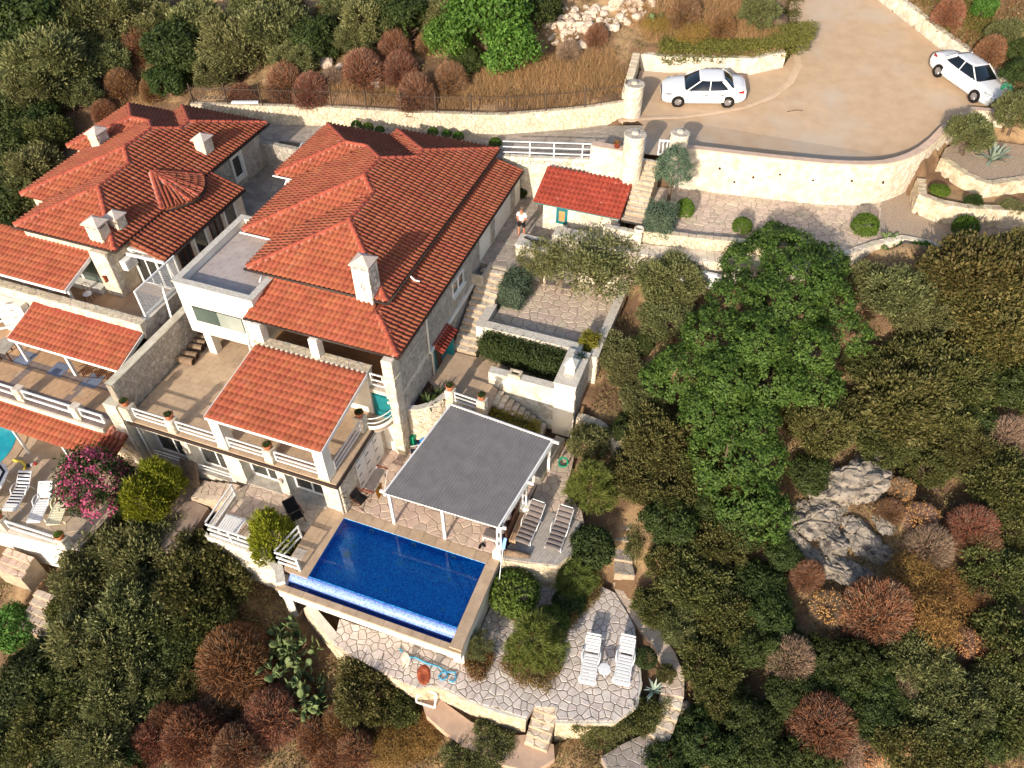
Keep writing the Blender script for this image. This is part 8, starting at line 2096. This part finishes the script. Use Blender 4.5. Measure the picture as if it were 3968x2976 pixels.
pts = [(-9.3, 11.95), (-8.9, 11.72), (-8.5, 11.82), (-8.0, 11.75), (-7.5, 11.8), (-7.1, 11.7), (-6.95, 11.5), (-7.1, 11.32), (-7.3, 11.4), (-7.25, 11.62), (-7.0, 11.72), (-6.75, 11.8), (-6.6, 11.6), (-6.65, 11.4), (-6.85, 11.42)]
MB().tube([(x, y, Z_LOW + .06) for x, y in pts], .035, 7).build('hose', M['hose_blue'], hs_, True)
def coil(name, label, x, y, z, r, m, n=4, tilt=0):
    t = thing(name, label, 'hose', (x, y, z)); pts = []
    for k in range(n * 12): a = 2 * math.pi * k / 12; rr = r * (1 - .07 * (k // 12)) * (1 + .06 * math.sin(k * 1.7)); pts.append((x + rr * math.cos(a), y + rr * math.sin(a) * .9 , z + .03 + .012 * (k % 7) + tilt * rr * (1 + math.sin(a))))
    MB().tube(pts, .02, 5).build('hose', m, t, True)
coil('garden_hose', 'coiled green garden hose beside the low wall right of the pergola', -5.45, 22.1, .05, .24, M['hose_green'], 4, .5)
coil('garden_hose', 'coiled green garden hose hanging by the roadside wall at the car nose', 11.75, 48.9, zroad(3, 48.9) + .3, .32, M['hose_green'], 5, 1.2)
# dishes at the lower terrace
for (x, y, m_, lab, rx, rz) in ((-8.65, 11.45, M['stone_grey'], 'grey oval satellite dish standing at the terrace edge', R(66), R(-30)), (-7.75, 11.1, M['rust'], 'rust brown oval satellite dish standing at the terrace edge', R(38), R(25))):
    d = thing('satellite_dish', lab, 'dish', (x, y, Z_LOW), rz); ORG[d.name] = Vector((0, 0, 0))
    prof = [(.02, .0), (.2, .02), (.4, .08), (.44, .1), (.44, .125), (.2, .045), (.02, .03)]
    b = MB().lathe(prof, (0, 0, 0), 22); Mx = Matrix.Rotation(rx, 4, 'X')
    b.v = [tuple(Mx @ Vector((v[0] * .62, v[1] * .9, v[2])) + Vector((0, 0, .62))) for v in b.v]; b.build('reflector', m_, d, True)
    MB().tube([(0, 0, 0), (0, .08, .6)], .025, 6).build('mast', M['iron'], d); MB().tube([(0, .02, .35), (.2, -.38, .55)], .015, 5).build('arm', M['iron'], d)
    ORG[d.name] = Vector((x, y, Z_LOW))
gt = thing('hatch_gate', 'white square gate leaning below the rusty dish', 'gate', (-7.6, 10.7, -2.9))
b = MB()
for (a, c) in (((-8.0, 10.85, -2.2), (-7.2, 10.9, -2.2)), ((-8.0, 10.55, -2.9), (-7.2, 10.6, -2.9)), ((-8.0, 10.85, -2.2), (-8.0, 10.55, -2.9)), ((-7.2, 10.9, -2.2), (-7.2, 10.6, -2.9))): b.beam(a, c, .07, .06)
b.build('frame', M['white_paint'], gt)
# west terrace furniture
st_ = thing('slatted_table', 'white slatted table in the corner of the small west terrace', 'table', (-18.0, 13.75, 0), R(4)); ORG[st_.name] = Vector((0, 0, 0))
for k in range(9): MB().cbox(-.5 + k * .112, -.4 + k * .112, -.42, .42, .42, .45, .006).build('slat', M['white_paint'], st_)
MB().box(-.5, .5, -.4, -.35, .36, .418).box(-.5, .5, .35, .4, .36, .418).build('frame', M['white_paint'], st_)
for (x, y) in ((-.46, -.37), (.46, -.37), (-.46, .37), (.46, .37)): MB().box(x - .03, x + .03, y - .03, y + .03, .02, .36).build('leg', M['white_paint'], st_)
ORG[st_.name] = Vector((-18, 13.75, 0))
rt = thing('round_table', 'white round garden table half behind the yellow-green thuja', 'table', (-16.6, 13.55, 0))
MB().lathe([(.33, .0), (.35, .02), (.33, .035)], (-16.6, 13.55, .52), 24).build('tabletop', M['plastic'], rt); MB().tube([(-16.6, 13.55, .02), (-16.6, 13.55, .52)], .03, 8).build('leg', M['white_metal'], rt); MB().tube([(-17.15, 13.95, .05), (-16.6, 13.55, .9)], .015, 6).build('pole', M['white_metal'], rt)
def fold_chair(name, label, loc, rz, m, seatm, group=None, recl=.5, h=.95, arms=True, slats=False):
    t = thing(name, label, 'chair', loc, rz, group); ORG[t.name] = Vector((0, 0, 0)); w = .27     # faces -y
    for s in (-1, 1):
        MB().tube([(s * w, .28, 0), (s * w, -.25, .42)], .018, 6).build('leg', m, t); MB().tube([(s * w, -.28, 0), (s * w, .2, .42), (s * w, .2 + recl * .5, h)], .018, 6).build('leg', m, t)
        if arms: MB().beam((s * (w + .03), -.24, .58), (s * (w + .03), .3, .62), .05, .02).build('armrest', m, t)
    if slats:
        for k in range(6): MB().box(-w + .01, w - .01, -.24 + k * .075, -.18 + k * .075, .40, .42).build('slat', seatm, t)
        d = Vector((0, recl * .5, h - .42)).normalized(); n_ = Vector((0, -d.z, d.y))
        for k in range(6): MB().obox(Vector((-.21 + k * .084, .2, .42)) + d * .3, (1, 0, 0), d, n_, .03, .26, .008).build('slat', seatm, t)
    else:
        MB().add([(-w, -.25, .41), (w, -.25, .41), (w, .2, .40), (-w, .2, .40), (-w, -.25, .43), (w, -.25, .43), (w, .2, .42), (-w, .2, .42)], [(0, 3, 2, 1), (4, 5, 6, 7), (0, 1, 5, 4), (2, 3, 7, 6), (1, 2, 6, 5), (0, 4, 7, 3)]).build('seat', seatm, t)
        MB().beam((0, .2, .44), (0, .2 + recl * .5, h), 2 * w, .015, (0, -1, .4)).build('backrest', seatm, t)
    MB().beam((-w, .2 + recl * .5, h), (w, .2 + recl * .5, h), .03, .03).build('top_bar', m, t)
    ORG[t.name] = Vector(loc); return t
fold_chair('deck_chair', 'brown folding deck chair standing on the west terrace beside the thuja', (-15.6, 15.1, .02), R(55), M['wood_dark'], M['cloth_black'], None, .9, .9)
fold_chair('folding_chair', 'small brown folding chair against the shaded wall beside the drying rack', (-13.35, 16.85, .02), R(80), M['wood'], M['cloth_black'], None, .3, .75)
fold_chair('deck_chair', 'black and white striped deck chair beside the tall corner column', (-12.1, 20.1, .02), R(-60), M['white_paint'], M['navy'], None, .7, .8)
fold_chair('garden_recliner', 'left wooden recliner chair under the airy olive tree', (-9.1, 31.1, Z_OLIVE + .02), R(12), M['wood_old'], M['cushion'], 'recliners on the olive terrace', .8, 1.05)
fold_chair('garden_recliner', 'right wooden recliner chair under the airy olive tree', (-8.2, 31.1, Z_OLIVE + .02), R(8), M['wood_old'], M['cushion'], 'recliners on the olive terrace', .8, 1.05)
gch = 'brown wooden chairs on the patio of the left villa'
for lab, loc, rz in (('left brown slatted chair under the patio canopy', (-28.2, 17.75, Z_LPATIO + .01), R(-35)), ('middle brown slatted chair under the patio canopy', (-27.5, 17.9, Z_LPATIO + .01), R(-30)), ('brown slatted chair beside the partition wall end on the patio', (-26.85, 17.9, Z_LPATIO + .01), R(-40)), ('brown slatted chair on the red rug against the partition wall', (-27.2, 19.1, Z_LPATIO + .01), R(70)), ('brown slatted chair at the inner corner of the patio', (-26.6, 19.2, Z_LPATIO + .01), R(100))):
    fold_chair('wooden_chair', lab, loc, rz, M['wood'], M['wood'], gch, .3, .9, True, True)
def iron_chair(label, loc, rz):
    t = thing('iron_chair', label, 'chair', loc, rz, 'iron chairs on the left veranda'); ORG[t.name] = Vector((0, 0, 0))
    MB().lathe([(.2, .42), (.22, .45), (.2, .5), (.1, .52)], (0, 0, 0), 14).build('cushion', M['towel'], t)
    for k in range(4):
        a = k * math.pi / 2 + .78; MB().tube([(.18 * math.cos(a), .18 * math.sin(a), .44), (.23 * math.cos(a), .23 * math.sin(a), 0)], .014, 5).build('leg', M['iron'], t)
    MB().tube([(-.18, .16, .45), (-.19, .24, .9), (0, .26, 1.0), (.19, .24, .9), (.18, .16, .45)], .014, 5).tube([(0, .2, .45), (0, .26, 1.0)], .01, 5).build('back_frame', M['iron'], t)
    ORG[t.name] = Vector(loc)
iron_chair('black iron chair with a white cushion beside the canopy post on the left veranda', (-30.0, 20.9, Z_LVER), R(20))
iron_chair('black iron chair deeper under the left veranda canopy', (-31.9, 20.6, Z_LVER), R(-30))
pg_ = thing('games_table', 'grey topped folding table at the left edge of the patio', 'table', (-32.7, 17.6, Z_LPATIO))
MB().prism([(-33.4, 17.1), (-32.45, 17.15), (-32.55, 18.1), (-33.4, 18.1)], Z_LPATIO + .7, Z_LPATIO + .74).build('tabletop', M['stone_grey'], pg_)
for (x, y) in ((-33.2, 17.25), (-32.6, 17.3), (-33.2, 17.95), (-32.65, 17.95)): MB().box(x - .03, x + .03, y - .03, y + .03, Z_LPATIO, Z_LPATIO + .7).build('leg', M['wood'], pg_)
# rugs: woven print
def rugmat():
    m = bpy.data.materials.new('blue_printed_rug'); m.use_nodes = True; N = m.node_tree.nodes; L = m.node_tree.links; b = N['Principled BSDF']; b.inputs['Roughness'].default_value = .95
    tc = N.new('ShaderNodeTexCoord'); vo = N.new('ShaderNodeTexVoronoi'); vo.distance = 'MANHATTAN'; vo.inputs['Scale'].default_value = 7.0; vo.inputs['Randomness'].default_value = 0.0; L.new(tc.outputs['Object'], vo.inputs['Vector'])
    w = N.new('ShaderNodeMath'); w.operation = 'SINE'; mu = N.new('ShaderNodeMath'); mu.operation = 'MULTIPLY'; mu.inputs[1].default_value = 22; L.new(vo.outputs['Distance'], mu.inputs[0]); L.new(mu.outputs[0], w.inputs[0])
    r = N.new('ShaderNodeValToRGB'); r.color_ramp.elements[0].position = .35; r.color_ramp.elements[1].position = .7; r.color_ramp.elements[0].color = (*lin((128, 140, 162)), 1); r.color_ramp.elements[1].color = (*lin((40, 52, 80)), 1)
    L.new(w.outputs[0], r.inputs[0]); L.new(r.outputs[0], b.inputs['Base Color']); M['rug'] = m
rugmat()
for lab, x, y in (('blue and white printed rug on the patio nearest the left edge', -32.15, 17.72), ('middle blue and white printed rug on the patio', -30.0, 17.65), ('blue and white printed rug under the patio chairs', -27.9, 17.6)):
    t = thing('printed_rug', lab, 'rug', (x, y, Z_LPATIO + .012), 0, 'printed rugs on the patio'); MB().box(x - .42, x + .42, y - .42, y + .42, Z_LPATIO + .003, Z_LPATIO + .014).build('pile', M['rug'], t)
t = thing('red_rug', 'plain red rug on the patio beside the partition wall', 'rug', (-27.5, 19.1, Z_LPATIO)); MB().box(-28.0, -26.9, 18.55, 19.5, Z_LPATIO + .003, Z_LPATIO + .014).build('pile', M['rug_red'], t)
# hollow logs on the terrace
for k, (x, y, lab) in enumerate(((-24.15, 19.95, 'nearest hollow log leaning against the partition wall'), (-24.2, 20.35, 'second nearest hollow log against the partition wall'), (-24.3, 20.9, 'third hollow log against the partition wall'), (-24.35, 21.25, 'fourth hollow log against the partition wall'), (-24.4, 21.6, 'hollow log deepest under the white annex'))):
    t = thing('hollow_log', lab, 'log', (x, y, Z_TERR), 0, 'hollow logs on the terrace')
    b = MB(); a, c = Vector((x - .42, y - .05, Z_TERR + .2)), Vector((x + .45, y + .05, Z_TERR + .19))
    b.tube([a, c], [.18, .19], 14, cap=False); b.tube([c + Vector((.001, 0, 0)), a], [.15, .14], 14, cap=False); b.build('bark', M['wood_old'], t, True)
    MB().tube([c + Vector((-.05, 0, 0)), c + Vector((-.04, 0, 0))], .15, 14).build('hollow', M['soil'], t)  # dark disc in the mouth stands in for the shade inside
# potted plants on pillars
def pot(label, x, y, z, r=.2, m=None, mm='leaf_hedge', flower=None):
    t = thing('potted_plant', label, 'pot plant', (x, y, z), 0, 'clay pots on the pillars')
    MB().lathe([(r * .7, 0), (r * .95, .2), (r * 1.05, .22), (r * 1.05, .26), (r * .9, .26), (r * .88, .22)], (x, y, z), 18).build('pot', m or M['pot'], t, True)
    V, F = leaves(np.stack([x + nr_.normal(size=420) * r * .4, y + nr_.normal(size=420) * r * .4, z + .26 + np.abs(nr_.normal(size=420)) * .05], 1) - np.array((x, y, z)), np.tile([0, 0, 1.0], (420, 1)), .06, .035, .9)
    link('foliage', npmesh('foliage', V, F, M[mm]), t)
pot('clay pot plant on the pillar at the end of the partition wall', -24.3, 16.13, 3.35)
pot('clay pot plant on the terrace pillar left of the tiled canopy', -21.95, 16.16, 3.32)
pot('clay pot plant on the pillar under the front edge of the tiled canopy', -16.93, 16.16, 3.32)
pot('clay pot plant on the pillar beside the curved railing', -14.1, 19.1, 3.37)
pot('clay pot plant on the pillar next to the curved planter', -11.2, 22.4, 2.87)
pot('clay pot plant on the pillar next to the descending stairs', -9.55, 22.25, 2.97)
pot('clay pot plant on the right end pillar of the neighbouring deck railing', -25.0, 10.85, -.13, .21, None, 'leaf_bright')
pot('clay pot plant on the left pillar of the neighbouring deck railing', -28.35, 10.75, -.13, .2, None, 'leaf_bright')
pot('brown box pot with a yellow flowering plant on the wall by the gate pillar', -7.5, 36.8, 8.37, .17, M['rust'], 'leaf_golden')
t = thing('stone_mortar', 'round stone mortar on the end of the parapet wall beside the juniper cube', 'mortar', (-5.15, 33.1, 6.03))
MB().lathe([(.2, 0), (.26, .12), (.25, .26), (.17, .26), (.12, .1), (.01, .08)], (-5.15, 33.1, 6.03), 16).build('bowl', M['stone_pale'], t, True)
# drying rack, striped cloth, box, toy dolphin
dr_ = thing('drying_rack', 'folding laundry rack with pegs beside the white shutter doors', 'drying rack', (-13.0, 17.75, 0))
fr_ = MB()
for (x0_, y0_, x1_, y1_) in ((-13.3, 17.05, -12.7, 17.05), (-13.3, 18.45, -12.7, 18.45)): fr_.beam((x0_, y0_, .95), (x1_, y1_, .95), .06, .05)
fr_.build('end_bar', M['rust'], dr_)
for k in range(7): MB().tube([(-13.28 + k * .095, 17.05, .96), (-13.28 + k * .095, 18.45, .96)], .007, 4).build('wire', M['white_metal'], dr_)
for (y, y2) in ((17.05, 17.6), (18.45, 17.9)):
    for x in (-13.28, -12.72): MB().tube([(x, y, .95), (x, y2, .02)], .012, 5).build('leg', M['white_metal'], dr_)
MB().cbox(-13.2, -12.78, 17.15, 18.35, .962, .968, .001).build('airing_sheet', M['cushion'], dr_)
tw = thing('patterned_towel', 'orange and black patterned towel hanging from the drying rack', 'towel', (-12.65, 17.3, .9))
MB().grid([[(-12.68, 17.15, .96), (-12.66, 17.65, .96)], [(-12.64, 17.14, .6), (-12.62, 17.62, .62)], [(-12.62, 17.16, .32), (-12.6, 17.6, .30)]]).build('cloth', mat('orange_black_cloth', (214, 150, 48), (40, 34, 30), 9.0, .95), tw)
gb = thing('storage_box', 'green storage box under the curved balcony edge', 'box', (-12.8, 21.0, 0)); MB().cbox(-13.1, -12.55, 20.75, 21.25, .02, .55, .03).build('box', M['hose_green'], gb); MB().cbox(-13.13, -12.52, 20.72, 21.28, .552, .62, .02).build('lid', M['hose_green'], gb)
do = thing('inflatable_dolphin', 'blue inflatable dolphin toy standing beside the pergola roof edge', 'inflatable toy', (-12.1, 21.35, 0))
MB().tube([(-12.35, 20.95, .12), (-12.25, 21.2, .3), (-12.2, 21.5, .5), (-12.2, 21.8, .62), (-12.18, 22.0, .6)], [.03, .13, .17, .13, .03], 10).build('body', M['blue_plastic'], do, True)
MB().add([(-12.35, 20.95, .12), (-12.55, 20.8, .2), (-12.2, 20.78, .2), (-12.35, 20.9, .17)], [(0, 1, 3), (0, 3, 2), (0, 2, 1), (1, 2, 3)]).build('tail_fin', M['blue_plastic'], do)
MB().add([(-12.22, 21.35, .58), (-12.2, 21.55, .62), (-12.24, 21.3, .82), (-12.18, 21.45, .6)], [(0, 1, 2), (1, 3, 2), (3, 0, 2), (0, 3, 1)]).build('dorsal_fin', M['blue_plastic'], do)
ht = thing('planked_hatch', 'weathered planked hatch leaning against the villa front', 'hatch', (-22.0, 15.9, -.9))
for k in range(6): MB().beam((-22.5 + k * .16, 16.15, .25), (-22.2 + k * .16, 15.5, -.85), .15, .05, (0, -.8, .6)).build('plank', M['wood_old'], ht)
# things at the back wall
la = thing('wooden_ladder', 'wooden ladder leaning over the lane wall', 'ladder', (-33.2, 36.9, 6.5))
for s in (0, 1): MB().beam((-34.0, 36.6 + s * .4, 6.7), (-32.4, 37.1 + s * .4, 6.75), .06, .05).build('rail', M['wood_old'], la)
for k in range(6): MB().beam((-33.9 + k * .28, 36.63 + k * .09, 6.73), (-33.9 + k * .28, 37.03 + k * .09, 6.73), .05, .04).build('rung', M['wood_old'], la)
ch_ = thing('white_gutter_pipe', 'white channel lying on top of the lane wall', 'pipe', (-31.5, 37.4, 6.6)); MB().beam((-32.0, 37.25, 6.55), (-30.4, 37.75, 6.6), .22, .12).build('channel', M['white_metal'], ch_)
pb_ = thing('brick_box', 'small brick meter box with a red tile top at the right edge', 'box', (12.4, 48.4, 8.2)); MB().box(12.1, 12.8, 48.1, 48.8, 8.0, 8.9).build('body', M['stone_pale'], pb_); MB().box(12.05, 12.85, 48.05, 48.85, 8.902, 8.97).build('top', M['terracotta_red'], pb_)
# external white stairs at the left edge
es = thing('white_staircase', 'white rendered staircase frame at the left edge beside the patio canopy', 'staircase', (-34.5, 18.8, Z_LPATIO))
MB().box(-34.6, -32.6, 19.1, 19.5, Z_LPATIO, 4.3).build('side_wall', M['white'], es)
for k in range(4): MB().beam((-34.9 + k * .05, 18.4, Z_LPATIO + .4 + k * .45), (-33.2, 18.9, Z_LPATIO + .9 + k * .45), .1, .06).build('bar', M['white_paint'], es)
# a bare pole lamp and the drain at the right terrace edge
t = thing('twig', 'dry twig lying on the concrete yard', 'twig', (0.7, 44.4, 7.8)); p = onroad(3050, 435); q_ = onroad(3110, 430)
MB().tube([p + Vector((0, 0, .03)), (p + q_) / 2 + Vector((0, .1, .05)), q_ + Vector((0, 0, .03))], .025, 5).build('stem', M['bark'], t)
